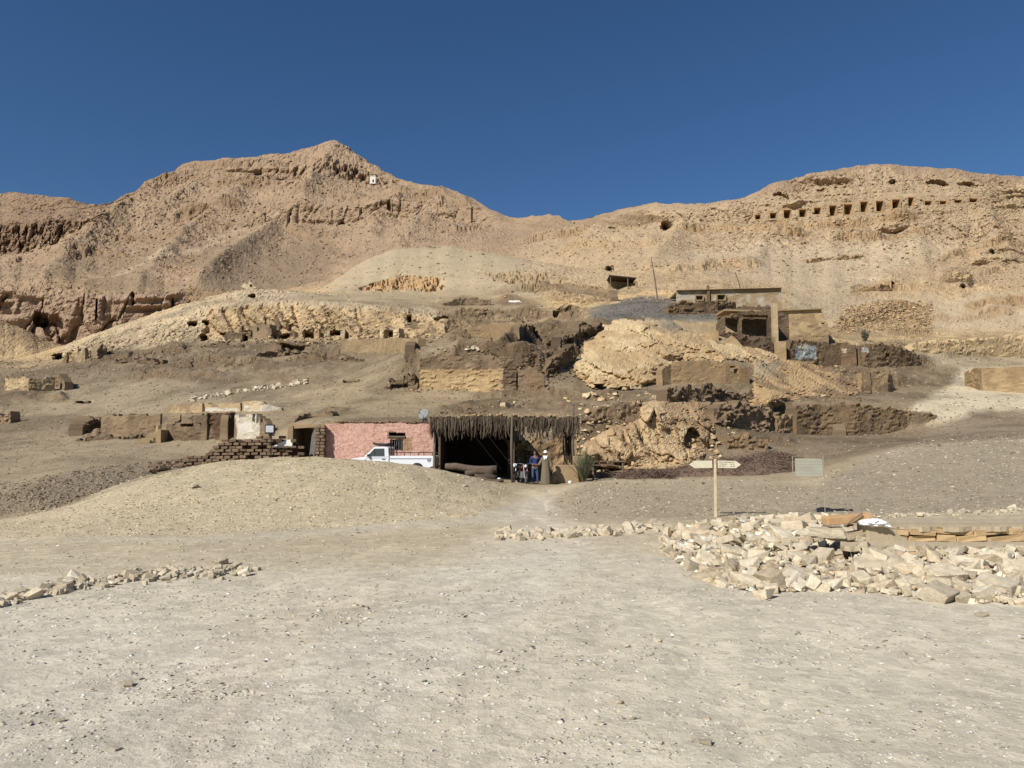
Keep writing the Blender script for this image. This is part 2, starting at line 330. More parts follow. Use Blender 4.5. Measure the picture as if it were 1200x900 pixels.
# right-hand hill
zone([(700, 345), (600, 300), (640, 272), (760, 244), (860, 240), (1020, 196), (1200, 212), (1700, 180), (1700, 335), (1200, 335), (900, 330)], (178, 154, 120), 7, .9, rock=.52, dmin=150, dmax=500)
zone([(760, 310), (880, 290), (960, 288), (1100, 282), (1130, 290), (1050, 320), (1000, 340), (1120, 350), (1200, 340), (1700, 330), (1700, 385), (1200, 388), (960, 395), (925, 370), (920, 335), (840, 325)], (184, 164, 132), 8, .85, rock=.3, dmin=110, dmax=240)
zone([(640, 320), (760, 300), (860, 315), (900, 345), (720, 345)], (174, 150, 116), 6, .7, rock=.4, dmin=110, dmax=240)
zone([(975, 390), (985, 366), (1050, 352), (1090, 356), (1092, 388)], (176, 148, 106), 3, .8, rock=.5, dmin=110, dmax=170)
zone([(1000, 408), (1090, 396), (1200, 388), (1700, 380), (1700, 412), (1150, 414)], (178, 154, 115), 3, .7, rock=.4, dmin=90, dmax=140)

# smooth fans of fine dust, older and newer tips, worn tracks
zone([(30, 486), (70, 455), (150, 442), (230, 448), (330, 470), (250, 480), (120, 490)], (153, 137, 109), 6, .75, rock=.1, dmin=58, dmax=92)
zone([(0, 516), (60, 512), (190, 520), (330, 510), (330, 540), (220, 545), (0, 566)], (156, 139, 110), 6, .7, rock=.12, dmin=42, dmax=60)
zone([(340, 496), (330, 470), (400, 436), (470, 428), (490, 455), (560, 464), (480, 488)], (154, 136, 106), 6, .75, rock=.12, dmin=50, dmax=92)
zone([(500, 398), (560, 402), (640, 398), (700, 388), (670, 402), (600, 412), (540, 408), (490, 416), (450, 430), (470, 410)], (156, 138, 108), 5, .7, rock=.12, dmin=60, dmax=100)
zone([(400, 352), (520, 350), (640, 352), (640, 342), (520, 338), (420, 340)], (170, 151, 118), 5, .7, rock=.1, dmin=110, dmax=170)
zone([(560, 640), (640, 590), (700, 640), (620, 720), (520, 800), (330, 960), (120, 960), (380, 760)], (210, 200, 179), 22, .5, dmax=30)
zone([(700, 700), (900, 720), (1100, 800), (1000, 960), (640, 960), (760, 800)], (206, 196, 170), 25, .5, dmax=14)
zone([(0, 720), (160, 720), (330, 760), (240, 960), (-200, 960)], (202, 192, 172), 25, .5, dmax=14)
zone([(250, 740), (420, 690), (440, 700), (330, 770), (240, 960), (180, 960)], (198, 182, 157), 18, .3, dmax=14)
zone([(330, 722), (520, 690), (620, 676), (560, 692), (400, 730)], (184, 170, 144), 10, .5, dmax=14)
mot = fbm(P, 7.0, 4, .6); mot2 = fbm(P + 40, 2.2, 3, .6)
mw = sstep(36, 50, DEP) * (1 - sstep(100, 150, DEP))
CC *= (1 - mw * (.26 * sstep(.02, .32, mot) - .10 * sstep(.05, .3, -mot) + .14 * sstep(.1, .35, mot2)))[:, None].astype(np.float32)
nw_ = 1 - sstep(20, 34, DEP)
CC *= (1 + nw_ * (.10 * fbm(P, 3.0, 4, .6) + .05 * fbm(P * np.array([1, .5, 1]), .8, 3)))[:, None].astype(np.float32)
# ------------------------------------------------------------------ relief
sc_list = [40, 20, 10, 5, 2.5, 1.25, 0.6, 0.3, 0.15]
cell = np.maximum(DEP, 2) * 1.45 / FPX
hgt = np.zeros(N); rad = np.zeros(N)
for k, sc in enumerate(sc_list):
    amp = sstep(1.6 * cell, 3.2 * cell, np.full(N, sc)) * (1 - sstep(0.022 * DEP, 0.06 * DEP, np.full(N, sc)))
    amp = amp * ROCK
    idx = np.nonzero(amp > 1e-3)[0]
    if not len(idx): continue
    Q = P[idx] / sc + 31.7 * k
    n1 = pnoise(Q)
    rid = 1 - np.abs(n1) * 3.2
    n2 = pnoise(Q * 1.13 + 57.1)
    n3 = pnoise(Q * np.array([1.0, 1.0, 2.2]) * 1.31 + 11.9)
    lump = np.maximum(n2 - 0.12, 0) * 2.2 - 0.9 * np.maximum(-n1 - 0.25, 0)
    r = np.clip(ROCK[idx], 0, 1.3)
    patch = 0.5 + 1.4 * sstep(-.2, .4, pnoise(P[idx] / (sc * 7) + 5.5) + .5 * pnoise(P[idx] / np.maximum(DEP[idx] * .09, 4)[:, None]))
    a_ = amp[idx] * patch * sc * np.clip((sc / (np.maximum(DEP[idx], 2) * .02)) ** -.4, .6, 2.0)
    hgt[idx] += (0.10 * n2 + 0.06 * r * rid + 0.06 * lump) * a_ * 1.15
    rad[idx] -= (0.26 * n3 + 0.10 * r * lump - 0.08 * r * rid) * a_ * 1.2
    hard = np.nonzero((ROCK[idx] > .33) & (amp[idx] > .05))[0]
    if len(hard):
        Qh = P[idx[hard]] / (sc * np.array([.9, .9, .55])) + 3.3 * k
        Qh = Qh + .25 * np.stack([n1[hard], n2[hard], n3[hard]], -1)
        fh, fj = facets(Qh)
        vv = (fh - .35 * (1 - sstep(0, .12, fj))) * a_[hard]
        rad[idx[hard]] -= .26 * vv * (r[hard] - .2)
        hgt[idx[hard]] += .13 * vv * (r[hard] - .2)
# bedding: long level courses in the hills, and shallow gullies down the slopes
fw = sstep(100, 170, DEP)
idx = np.nonzero(fw > .01)[0]
dd_ = DEP[idx]
warp = .35 * pnoise(P[idx] / (dd_ * .05)[:, None])
st1 = pnoise(np.stack([P[idx, 0] / (dd_ * .22), P[idx, 1] / (dd_ * .22), P[idx, 2] / (dd_ * .016) + warp], -1))
st2 = pnoise(np.stack([P[idx, 0] / (dd_ * .12) + 9, P[idx, 1] / (dd_ * .12), P[idx, 2] / (dd_ * .007) + warp], -1))
bm_ = sstep(-.1, .35, pnoise(P[idx] / (dd_ * .11)[:, None] + 33)) * np.clip(ROCK[idx] * 1.5, 0, 1)
sk_ = 1 - .8 * sstep(27.9, 28.8, KK[idx])
rad[idx] -= fw[idx] * bm_ * dd_ * sk_ * ((.018 - .008 * sstep(300, 600, dd_)) * np.tanh(7 * st1) + .008 * np.tanh(6 * st2))
gl_ = np.abs(pnoise(np.stack([P[idx, 0] / (dd_ * .035), P[idx, 1] / (dd_ * .25), P[idx, 2] / (dd_ * .3)], -1)))
hgt[idx] += fw[idx] * dd_ * .006 * (gl_ - .2)
CC[idx] *= (1 + .10 * np.tanh(3 * st1) * bm_ + .07 * st2 * bm_ + .08 * (gl_ - .25))[:, None].astype(np.float32)
grit = np.random.default_rng(5).normal(size=N)
hgt += grit * cell * 0.20 * np.clip(ROCK + .1, .1, 1) * sstep(8, 30, DEP)
rad += np.random.default_rng(6).normal(size=N) * cell * 0.35 * np.clip(ROCK, .1, 1) * sstep(20, 60, DEP)
# cliffs: upright ribs and clefts
def cliff(poly, rib, depth, f=4, dmin=0, dmax=1e9, strata=0.0, shear=0.0):
    w = polyw(poly, f, dmin, dmax)
    idx = np.nonzero(w > 0.01)[0]
    Q = P[idx]
    q = np.stack([Q[:, 0] / rib + shear * Q[:, 2] / rib, Q[:, 1] / (rib * 6), Q[:, 2] / (rib * 5)], -1)
    a = pnoise(q); b = pnoise(q * 2.3 + 9.1)
    crack = np.exp(-(a / 0.07) ** 2) * sstep(-.15, .3, pnoise(Q / (rib * 3.1) + 77))
    f1, j1 = facets(np.stack([Q[:, 0] / (rib * 1.1) + shear * Q[:, 2] / rib, Q[:, 1] / (rib * 3), Q[:, 2] / (rib * 2.2)], -1) + .2 * b[:, None])
    f2, j2 = facets(np.stack([Q[:, 0] / (rib * .42) + shear * Q[:, 2] / (rib * .5), Q[:, 1] / rib, Q[:, 2] / (rib * .6)], -1) + 8)
    v = depth * (-.8 * crack + .6 * f1 + .16 * f2 + .35 * b - .35 * (1 - sstep(0, .1, j1)))
    if strata:
        zz = Q[:, 2] + 0.6 * rib * pnoise(Q / (rib * 2))
        v = v + depth * strata * pnoise(np.stack([zz / (rib * .55), Q[:, 0] / (rib * 9), Q[:, 1] * 0], -1))
    rad[idx] -= v * w[idx]
cliff([(-100, 262), (0, 261), (100, 260), (102, 276), (60, 290), (0, 296), (-100, 296)], 15, 11, 3, 600, 720, .12)
cliff([(-100, 346), (0, 345), (60, 350), (225, 346), (225, 366), (90, 412), (0, 380), (-100, 380)], 17, 8.0, 2.5, 415, 470, .12)
cliff([(300, 252), (340, 248), (480, 238), (572, 247), (575, 262), (480, 259), (340, 268), (300, 270)], 16, 8, 4, 600, 740, .3)
cliff([(300, 200), (380, 190), (450, 208), (470, 216), (400, 214), (300, 212)], 14, 8, 3, 780, 910, .3)
cliff([(378, 193), (420, 195), (455, 211), (450, 218), (392, 208)], 6, 9, 2, 780, 920, .1)
cliff([(-100, 262), (0, 262), (100, 260), (98, 276), (60, 288), (0, 294), (-100, 294)], 7, 7, 3, 600, 720, .05)
cliff([(240, 396), (242, 364), (330, 356), (430, 362), (520, 376), (512, 397)], 4.2, 1.25, 3, 95, 108, .25, .9)
cliff([(425, 338), (470, 318), (520, 326), (510, 342)], 3, 1.2, 3, 120, 200, .4)
cliff([(760, 250), (880, 240), (1000, 233), (1100, 228), (1200, 222), (1200, 242), (1000, 262), (880, 266), (760, 272)], 4, 1.3, 4, 225, 265, .7)
cliff([(860, 240), (950, 210), (1020, 197), (1200, 213), (1200, 220), (1000, 226)], 5, 1.5, 4, 240, 265, .5)
cliff([(760, 290), (860, 282), (1000, 268), (1100, 262), (1200, 260), (1200, 300), (1000, 290), (860, 300)], 5, 1.6, 8, 190, 240, .5)
cliff([(600, 330), (700, 336), (720, 350), (640, 352)], 2.5, 1.0, 3, 100, 150, .4)
cliff([(620, 400), (690, 384), (660, 430), (640, 440), (600, 430)], 1.2, .5, 3, 60, 90, .5)
# pebbly unevenness of the near tracks
nearw = 1 - sstep(14, 40, DEP)
hgt += nearw * (0.035 * fbm(P, 2.2, 3) + 0.012 * fbm(P + 7, 0.45, 3))
hgt += (1 - nearw) * (1 - sstep(60, 110, DEP)) * 0.10 * fbm(P, 4.0, 3)
hgt[KK > 29.05] = 0; rad[KK > 29.05] = 0
# wheel tracks worn into the gravel by cars turning in to the yard
TRK = np.zeros(N, np.float32)
near_i = np.nonzero(DEP < 40)[0]
for path in ([(0.4, 39), (.1, 30), (-.6, 20), (-1.6, 13), (-2.6, 8), (-3.8, 4), (-5.5, 0)], [(.6, 36), (.9, 24), (1.7, 15), (2.3, 9), (2.2, 5), (1.6, 1)], [(-14, 14.6), (-8, 14.9), (-3, 16), (-.6, 19), (.2, 26)]):
    xy = P[near_i, :2]
    for off in (-.72, .72):
        best = np.full(len(near_i), 9.)
        for (xa, ya), (xb2, yb2) in zip(path[:-1], path[1:]):
            d_ = np.array([xb2 - xa, yb2 - ya]); L_ = np.hypot(*d_); nrm = np.array([d_[1], -d_[0]]) / L_ * off
            a_ = np.array([xa, ya]) + nrm
            t = np.clip(((xy - a_) @ d_) / L_ ** 2, 0, 1)
            best = np.minimum(best, np.hypot(xy[:, 0] - a_[0] - t * d_[0], xy[:, 1] - a_[1] - t * d_[1]))
        wv = np.exp(-(best / .20) ** 2) * sstep(-.35, .25, fbm(P[near_i] + off, 2.5, 3))
        TRK[near_i] = np.maximum(TRK[near_i], wv)
hgt -= .018 * TRK
CC *= (1 + .075 * TRK)[:, None]
# slumps and runnels on the spoil mound
mw_ = sstep(17, 22, DEP) * (1 - sstep(31, 36, DEP)) * (PX < 640)
hgt += mw_ * (.16 * fbm(P, 4.5, 3, .55) - .10 * np.maximum(0, .25 - np.abs(pnoise(np.stack([P[:, 0] / 1.6, P[:, 1] / 9, P[:, 2] * 0], -1)))) * 2)
# broken banks and scarps: the ground behind the line stands higher
BANK = np.zeros(N, np.float32)
def ledge(line, h, back=14, dmin=0, dmax=1e9, face=None, soft=1.3, jit=1.0):
    line = np.array(line, float)
    x0, x1 = line[0, 0], line[-1, 0]
    idx = np.nonzero((QX > x0) & (QX < x1) & (DEP > dmin) & (DEP < dmax))[0]
    ly = np.interp(QX[idx], line[:, 0], line[:, 1])
    e = np.minimum(sstep(0, 1, (QX[idx] - x0) / (12 + .1 * (x1 - x0))), sstep(0, 1, (x1 - QX[idx]) / (12 + .1 * (x1 - x0))))
    br = .65 + 1.0 * pnoise(P[idx] / np.maximum(DEP[idx] * .03, .6)[:, None] + x0)
    q = ly - (PY[idx] + jit * 1.6 * w1[idx] * 3)
    up = sstep(-soft, soft, q) * (1 - sstep(back * .4, back, q))
    v = h * e * np.clip(br, .1, 1.4)
    hgt[idx] += up * v
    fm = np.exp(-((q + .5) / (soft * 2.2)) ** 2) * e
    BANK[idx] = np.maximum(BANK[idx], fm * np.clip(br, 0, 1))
    rad[idx] += fm * .35 * h * np.tanh(2.5 * pnoise(P[idx] / np.maximum(DEP[idx] * .011, .2)[:, None])) * .35
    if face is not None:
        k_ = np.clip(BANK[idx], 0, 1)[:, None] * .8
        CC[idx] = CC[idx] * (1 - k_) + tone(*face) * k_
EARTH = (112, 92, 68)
ledge([(84, 512), (150, 509), (200, 514)], .5, 6, 50, 62, EARTH)
ledge([(0, 470), (40, 466), (90, 470)], .8, 9, 60, 110, EARTH)
ledge([(200, 432), (250, 424), (330, 430)], .7, 10, 70, 105, EARTH)
ledge([(300, 414), (340, 412), (420, 416)], 1.0, 8, 75, 105, EARTH)
ledge([(330, 425), (380, 418), (430, 420)], .7, 10, 70, 105, EARTH)
ledge([(90, 425), (160, 416), (230, 410)], .9, 10, 80, 105, EARTH)
ledge([(130, 445), (200, 440), (280, 446)], .6, 9, 70, 105, EARTH)
ledge([(300, 443), (350, 447), (400, 443)], .4, 6, 60, 105, EARTH)
ledge([(340, 490), (370, 484), (420, 482)], .5, 6, 50, 70, EARTH)
ledge([(440, 455), (470, 440), (492, 425), (540, 415), (600, 417), (640, 415)], 1.1, 12, 58, 75, EARTH, 2.0)
ledge([(575, 420), (610, 404), (650, 398), (690, 392), (720, 380)], 1.6, 12, 62, 95, (92, 74, 56), 2.0)
ledge([(600, 432), (640, 428), (668, 420), (690, 400)], 1.4, 10, 58, 90, (92, 74, 56), 2.0)
ledge([(500, 398), (560, 395), (640, 392), (690, 388)], .9, 8, 80, 110, EARTH)
ledge([(520, 372), (580, 368), (650, 372), (700, 368)], 1.1, 8, 85, 130, EARTH)
ledge([(490, 388), (530, 384), (560, 386)], 1.0, 7, 85, 130, EARTH)
ledge([(500, 358), (560, 352), (640, 357)], 1.0, 8, 100, 140, EARTH)
ledge([(560, 345), (640, 340), (720, 348)], 1.2, 8, 100, 150, EARTH)
ledge([(500, 488), (560, 478), (620, 476), (680, 480)], .6, 8, 49, 62, EARTH)
ledge([(560, 466), (620, 462), (700, 468), (760, 462)], .6, 8, 52, 70, EARTH)
ledge([(680, 492), (720, 486), (760, 480)], .7, 8, 48, 62, EARTH)
ledge([(690, 503), (720, 500), (752, 494)], .6, 6, 46, 60, EARTH)
ledge([(760, 470), (820, 476), (880, 480), (930, 476)], 1.2, 10, 52, 72, (100, 82, 62), 2.0)
ledge([(830, 500), (870, 494), (920, 498)], 1.0, 8, 48, 66, (100, 82, 62), 2.0)
ledge([(850, 526), (900, 516), (940, 522)], .6, 8, 44, 60, EARTH)
ledge([(920, 432), (980, 425), (1060, 424), (1110, 430)], 1.0, 9, 70, 110, EARTH)
ledge([(1020, 462), (1060, 452), (1110, 445)], .8, 9, 62, 95, EARTH)
ledge([(1040, 500), (1080, 494), (1110, 496)], .8, 8, 55, 70, EARTH)
ledge([(1090, 418), (1140, 414), (1200, 412)], .8, 8, 85, 125, (150, 128, 96))
ledge([(960, 385), (1040, 392), (1100, 390)], .8, 8, 95, 150, (150, 128, 96))
ledge([(976, 384), (1030, 375), (1092, 378)], .8, 6, 100, 150, (150, 124, 90))
ledge([(982, 376), (1030, 367), (1092, 370)], .8, 6, 100, 150, (156, 130, 94))
ledge([(990, 369), (1030, 360), (1092, 362)], .8, 6, 100, 150, (150, 124, 90))
ledge([(1120, 365), (1160, 358), (1230, 350)], 1.2, 9, 110, 200, (165, 138, 100))
ledge([(1040, 378), (1120, 374), (1200, 362)], .9, 9, 110, 200, (165, 138, 100))
ledge([(770, 322), (840, 312), (900, 318)], 1.5, 10, 120, 220, (172, 142, 102))
ledge([(640, 300), (700, 292), (780, 288)], 2.0, 10, 150, 300, (172, 142, 102))
ledge([(760, 278), (820, 270), (880, 272), (960, 278)], 2.5, 10, 180, 260, (160, 130, 92))
ledge([(890, 262), (960, 266), (1030, 262), (1090, 258)], 2.4, 9, 180, 260, (160, 130, 92))
ledge([(960, 285), (1000, 278), (1060, 280), (1110, 276)], 2.4, 9, 180, 260, (160, 130, 92))
ledge([(990, 340), (1040, 336), (1090, 338)], 1.3, 8, 130, 220, (160, 130, 92))
ledge([(1080, 308), (1130, 298), (1210, 290)], 2.0, 9, 150, 260, (165, 136, 98))
ledge([(1090, 330), (1150, 322), (1220, 312)], 1.6, 9, 130, 260, (165, 136, 98))
ledge([(590, 285), (640, 278), (690, 276)], 2.5, 9, 200, 420, (160, 130, 92))
CRAG = (146, 120, 91)
for ln_, h_ in (([(150, 236), (215, 216), (280, 222), (340, 212)], 8), ([(180, 262), (250, 250), (300, 246)], 7), ([(60, 312), (110, 301), (160, 306)], 7), ([(220, 276), (270, 268), (325, 262)], 7), ([(330, 270), (370, 279), (405, 276)], 7),
                ([(430, 232), (500, 233), (560, 243)], 8), ([(480, 266), (530, 272), (580, 267)], 7), ([(330, 234), (380, 229), (430, 233)], 8), ([(120, 285), (180, 280), (230, 290)], 6), ([(0, 312), (40, 306), (80, 312)], 6), ([(225, 199), (290, 196), (350, 190)], 6)):
    ledge(ln_, h_, 8, 440, 950, CRAG, 1.6)
def spur(line, h, w, dmin, dmax):
    line = np.array(line, float)
    idx = np.nonzero((DEP > dmin) & (DEP < dmax) & (PX > line[:, 0].min() - 4 * w) & (PX < line[:, 0].max() + 4 * w))[0]
    best = np.full(len(idx), 1e9); tt = np.zeros(len(idx))
    for k in range(len(line) - 1):
        a, b = line[k], line[k + 1]; ab = b - a
        t = np.clip(((PX[idx] - a[0]) * ab[0] + (PY[idx] - a[1]) * ab[1]) / (ab @ ab), 0, 1)
        d_ = np.hypot(PX[idx] - a[0] - t * ab[0], (PY[idx] - a[1] - t * ab[1]) * 1.3)
        tt = np.where(d_ < best, (k + t) / (len(line) - 1), tt); best = np.minimum(best, d_)
    e = np.sin(np.pi * np.clip(tt, .04, .96)) ** .5
    hgt[idx] += h * np.exp(-(np.sqrt((best / w) ** 2 + .20) - .447) * 1.15) * e
for ln_, h_, w_ in (([(330, 262), (300, 290), (255, 322), (220, 345)], 16, 12), ([(450, 256), (438, 268), (424, 280)], 9, 10), ([(390, 178), (372, 208), (345, 246)], 14, 10), ([(215, 203), (160, 245), (100, 285), (50, 330)], 16, 14),
                    ([(290, 215), (262, 245), (215, 285), (165, 330)], 14, 11), ([(520, 230), (505, 255), (470, 282)], 12, 10), ([(480, 225), (455, 245), (440, 262)], 10, 9), ([(250, 205), (205, 240), (150, 270)], 11, 9)):
    spur(ln_, h_, w_, 440, 950)
for ln_, h_, w_ in (([(800, 262), (785, 290), (760, 312)], 2.5, 12), ([(1060, 258), (1075, 290), (1090, 325)], 2.2, 14), ([(900, 268), (895, 295), (870, 318)], 1.6, 12), ([(1150, 240), (1165, 270), (1185, 300)], 4, 10), ([(700, 262), (690, 285), (660, 308)], 2.5, 12)):
    spur(ln_, h_, w_, 150, 340)
# hollows cut into the rock: rows of tomb mouths, caves below overhangs (px, py, half width, half height, metres deep)
TOMBS = [(888, 254.5, 3.2, 2.6, 3), (906, 252.8, 3.8, 3.2, 3), (922.5, 251, 4.2, 5.0, 4), (940.5, 250, 4.0, 4.4, 4), (958, 247.5, 4.0, 3.8, 4), (976, 247, 4.0, 6.0, 5), (994, 245.5, 4.8, 6.0, 5),
         (1012.5, 242.5, 4.2, 6.0, 5), (1031, 241.8, 4.3, 6.0, 5), (1050, 239.2, 4.4, 5.4, 5), (1067.5, 236.5, 3.2, 5.2, 4), (1087.5, 238, 4.2, 2.4, 3), (1105, 237.5, 4.0, 2.0, 3), (1122.5, 236, 4.4, 1.8, 3), (1140.5, 235, 4.8, 2.2, 3)]
CAVES = [(1097, 215, 12, 4, 5), (1131, 215.5, 10, 2.6, 4), (984, 220.5, 8, 3.5, 4), (916, 228, 9, 3.4, 4), (963, 222, 5, 1.8, 3), (1046, 213, 4, 4, 3),
         (782, 267, 7, 9, 3), (717, 265, 6, 4, 3), (715, 315, 4.5, 3.5, 2.5), (49, 374, 8, 11, 6), (63, 382, 14, 14, 4), (155, 353, 2.2, 7, 3), (202, 356, 1.6, 5, 3), (113, 365, 1.0, 14, 2.5),
         (361, 391, 8, 5.5, 1.3), (392, 390, 8, 5, 1.3), (455, 391.5, 7, 5.5, 1.3), (288, 396, 5, 4.5, 1), (238, 396, 7, 4, 1), (480, 372, 3, 5, 1), (81, 420, 4, 6, 1),
         (690, 393, 9, 3.5, 1.0), (650, 405, 9, 3.5, 1.0), (632, 399, 10, 2.6, .8), (735, 486, 9, 2.4, .6), (1060, 488, 11, 2.4, .7), (100, 471, 9, 2, .8), (520, 374, 9, 2.6, .9), (575, 371, 10, 2.6, .9), (660, 371, 9, 2.4, .9), (780, 472, 9, 3, .8), (412, 447, 9, 1.8, .6), (585, 398, 10, 2, .7),
         (225, 380, 5, 4, 1.6), (66, 419, 7, 4, 2), (262, 391, 4, 2.2, .9), (337, 392, 10, 2.5, 1.2), (456, 252, 2.2, 6, 4), (295, 347, 4, 2.2, 2.5),
         (1163, 299.5, 2.6, 2.0, 2), (1129, 335.5, 3.4, 2.8, 1.6), (1046, 337, 1.5, 1.5, 1), (345, 412, 18, 2.0, .8), (240, 378, 4, 3, 1)]
tbw = polyw([(880, 262), (884, 244), (960, 236), (1040, 228), (1150, 226), (1152, 242), (1060, 252), (960, 260)], 3, 220, 262)
rad *= 1 - .85 * tbw; hgt *= 1 - .85 * tbw
carve_col = np.zeros(N, np.float32)
for (cx, cy, hw, hh, dep) in TOMBS:
    m = np.maximum(np.abs(PX - cx) / hw, np.abs(PY - cy) / hh)
    w = (1 - sstep(0.95, 1.10, m)) * ((DEP > 225) & (DEP < 262))
    rad += w * dep * 1.2; hgt *= (1 - w)
for (cx, cy, hw, hh, dep) in CAVES:
    ry = (QY - cy) / hh
    ry = np.where(ry > 0, ry * 1.15, ry)
    m = np.hypot((PX + min(7, hw * 1.0) * w1 - cx) / hw, np.where(PY + min(5, hh) * w2 > cy, (PY + min(5, hh) * w2 - cy) / hh * 1.3, (PY + min(5, hh) * w2 - cy) / hh))
    w = (1 - sstep(0.85, 1.1, m)) * (DEP > 60)
    rad += w * dep * 2.2
yy = P[:, 1] + rad
x2 = P[:, 0] * (yy + APEX) / (P[:, 1] + APEX)
V = np.stack([x2, yy, P[:, 2] + hgt], -1)
if not np.isfinite(V).all(): print('BAD VERTS', (~np.isfinite(V)).sum()); V = np.nan_to_num(V)

def attr_mat_ground():
    m = bpy.data.materials.new('ground_rock_and_gravel'); m.use_nodes = True
    nt = m.node_tree; n = nt.nodes; l = nt.links
    b = n['Principled BSDF']; b.inputs['Roughness'].default_value = 0.95
    b.inputs['Specular IOR Level'].default_value = 0.15
    at = n.new('ShaderNodeAttribute'); at.attribute_name = 'earth'
    geo = n.new('ShaderNodeNewGeometry')
    cd = n.new('ShaderNodeAttribute'); cd.attribute_name = 'grain'     # how coarse the surface is
    n1 = n.new('ShaderNodeTexNoise'); n1.inputs['Scale'].default_value = 0.33; n1.inputs['Detail'].default_value = 9; n1.inputs['Roughness'].default_value = .74
    n2 = n.new('ShaderNodeTexVoronoi'); n2.inputs['Scale'].default_value = 7.5; n2.inputs['Randomness'].default_value = 1
    n3 = n.new('ShaderNodeTexNoise'); n3.inputs['Scale'].default_value = 11.0; n3.inputs['Detail'].default_value = 6; n3.inputs['Roughness'].default_value = .7
    n4 = n.new('ShaderNodeTexNoise'); n4.inputs['Scale'].default_value = 2.1; n4.inputs['Detail'].default_value = 5; n4.inputs['Roughness'].default_value = .6
    l.new(geo.outputs['Position'], n1.inputs['Vector'])
    for q in (n2, n3): l.new(geo.outputs['Position'], q.inputs['Vector'])
    l.new(geo.outputs['Position'], n4.inputs['Vector'])
    def rmp(src, a, b_, c0, c1):
        r = n.new('ShaderNodeMapRange'); r.inputs[1].default_value = a; r.inputs[2].default_value = b_; r.inputs[3].default_value = c0; r.inputs[4].default_value = c1
        l.new(src, r.inputs[0]); return r.outputs[0]
    def mul(a, b_):
        r = n.new('ShaderNodeMath'); r.operation = 'MULTIPLY'; l.new(a, r.inputs[0]); l.new(b_, r.inputs[1]); return r.outputs[0]
    f = mul(rmp(n1.outputs['Fac'], .3, .7, .9, 1.1), rmp(n4.outputs['Fac'], .3, .7, .92, 1.08))
    vcol = n.new('ShaderNodeSeparateColor'); l.new(n2.outputs['Color'], vcol.inputs[0])
    f = mul(f, rmp(vcol.outputs[0], 0, 1, .88, 1.12))
    f = mul(f, rmp(n3.outputs['Fac'], .3, .7, .88, 1.12))
    mx = n.new('ShaderNodeVectorMath'); mx.operation = 'SCALE'
    l.new(at.outputs['Color'], mx.inputs[0]); l.new(f, mx.inputs['Scale'])
    l.new(mx.outputs[0], b.inputs['Base Color'])
    bp = n.new('ShaderNodeBump'); bp.inputs['Strength'].default_value = .55; bp.inputs['Distance'].default_value = .05
    l.new(n3.outputs['Fac'], bp.inputs['Height'])
    bp2 = n.new('ShaderNodeBump')
    l.new(cd.outputs['Fac'], bp2.inputs['Distance']); bp2.inputs['Strength'].default_value = .75
    hm_ = n.new('ShaderNodeMath'); hm_.operation = 'MULTIPLY_ADD'; hm_.inputs[1].default_value = .35
    l.new(n4.outputs['Fac'], hm_.inputs[0]); l.new(n1.outputs['Fac'], hm_.inputs[2]); l.new(hm_.outputs[0], bp2.inputs['Height']); l.new(bp.outputs[0], bp2.inputs['Normal'])
    l.new(bp2.outputs[0], b.inputs['Normal'])
    return m

def grid_mesh(name, V, nR, nC, mask=None):
    idx = np.arange(nR * nC).reshape(nR, nC)
    q = np.stack([idx[:-1, :-1], idx[:-1, 1:], idx[1:, 1:], idx[1:, :-1]], -1).reshape(-1, 4)
    if mask is not None: q = q[mask]
    me = bpy.data.meshes.new(name)
    me.vertices.add(len(V)); me.vertices.foreach_set('co', V.astype(np.float32).ravel())
    me.loops.add(q.size); me.loops.foreach_set('vertex_index', q.astype(np.int32).ravel())
    me.polygons.add(len(q))
    me.polygons.foreach_set('loop_start', (np.arange(len(q)) * 4).astype(np.int32))
    me.polygons.foreach_set('loop_total', np.full(len(q), 4, np.int32))
    me.polygons.foreach_set('use_smooth', np.ones(len(q), bool))
    me.update(calc_edges=True)
    return me, q

tm, tq = grid_mesh('hillside', V, nR, nC)
smooth_ = ~((ROCK[tq[:, 0]] > .25) & (DEP[tq[:, 0]] > 85))
tm.polygons.foreach_set('use_smooth', smooth_)
# speckle of stones and dust patches, part of the ground's own colour
gi = np.stack([np.tile(np.arange(nC), nR), np.repeat(np.arange(nR), nC), np.zeros(N)], -1).astype(float)
spk = pnoise(gi / 2.3 + .37) * 0.9
big = fbm(LP * 24, 1.0, 4, .55)
spk2 = pnoise(gi / 5.3 + 5.2)
gain = 1 + (0.24 * spk + .18 * spk2) * sstep(.12, .5, ROCK) * sstep(15, 60, DEP) + 0.10 * big
colr = np.clip(CC * gain[:, None], 0.02, .9)
ca = tm.color_attributes.new('earth', 'FLOAT_COLOR', 'POINT')
ca.data.foreach_set('color', np.concatenate([colr, np.ones((N, 1))], 1).astype(np.float32).ravel())
ga = tm.attributes.new('grain', 'FLOAT', 'POINT')
ga.data.foreach_set('value', (np.clip(ROCK, 0.1, 1) * sstep(15, 60, DEP) * (.5 + 2.2 * sstep(120, 400, DEP))).astype(np.float32))
MAT_GROUND = attr_mat_ground()
tm.materials.append(MAT_GROUND)
terrain = bpy.data.objects.new('hillside', tm)
terrain['kind'] = 'structure'
COL.objects.link(terrain)
tri = np.concatenate([tq[:, [0, 1, 2]], tq[:, [0, 2, 3]]])
BVH = BVHTree.FromPolygons(V.tolist(), tq.tolist())
def at(px, py):
    """ground point seen on that sight line"""
    o = Vector((0, 0, CAMZ)); d = Vector(ray(px, py)).normalized()
    h = BVH.ray_cast(o, d)
    return h[0] if h[0] is not None else None
def gz(x, y):
    h = BVH.ray_cast(Vector((x, y, 900)), Vector((0, 0, -1)))
    return h[0].z if h[0] is not None else 0.0

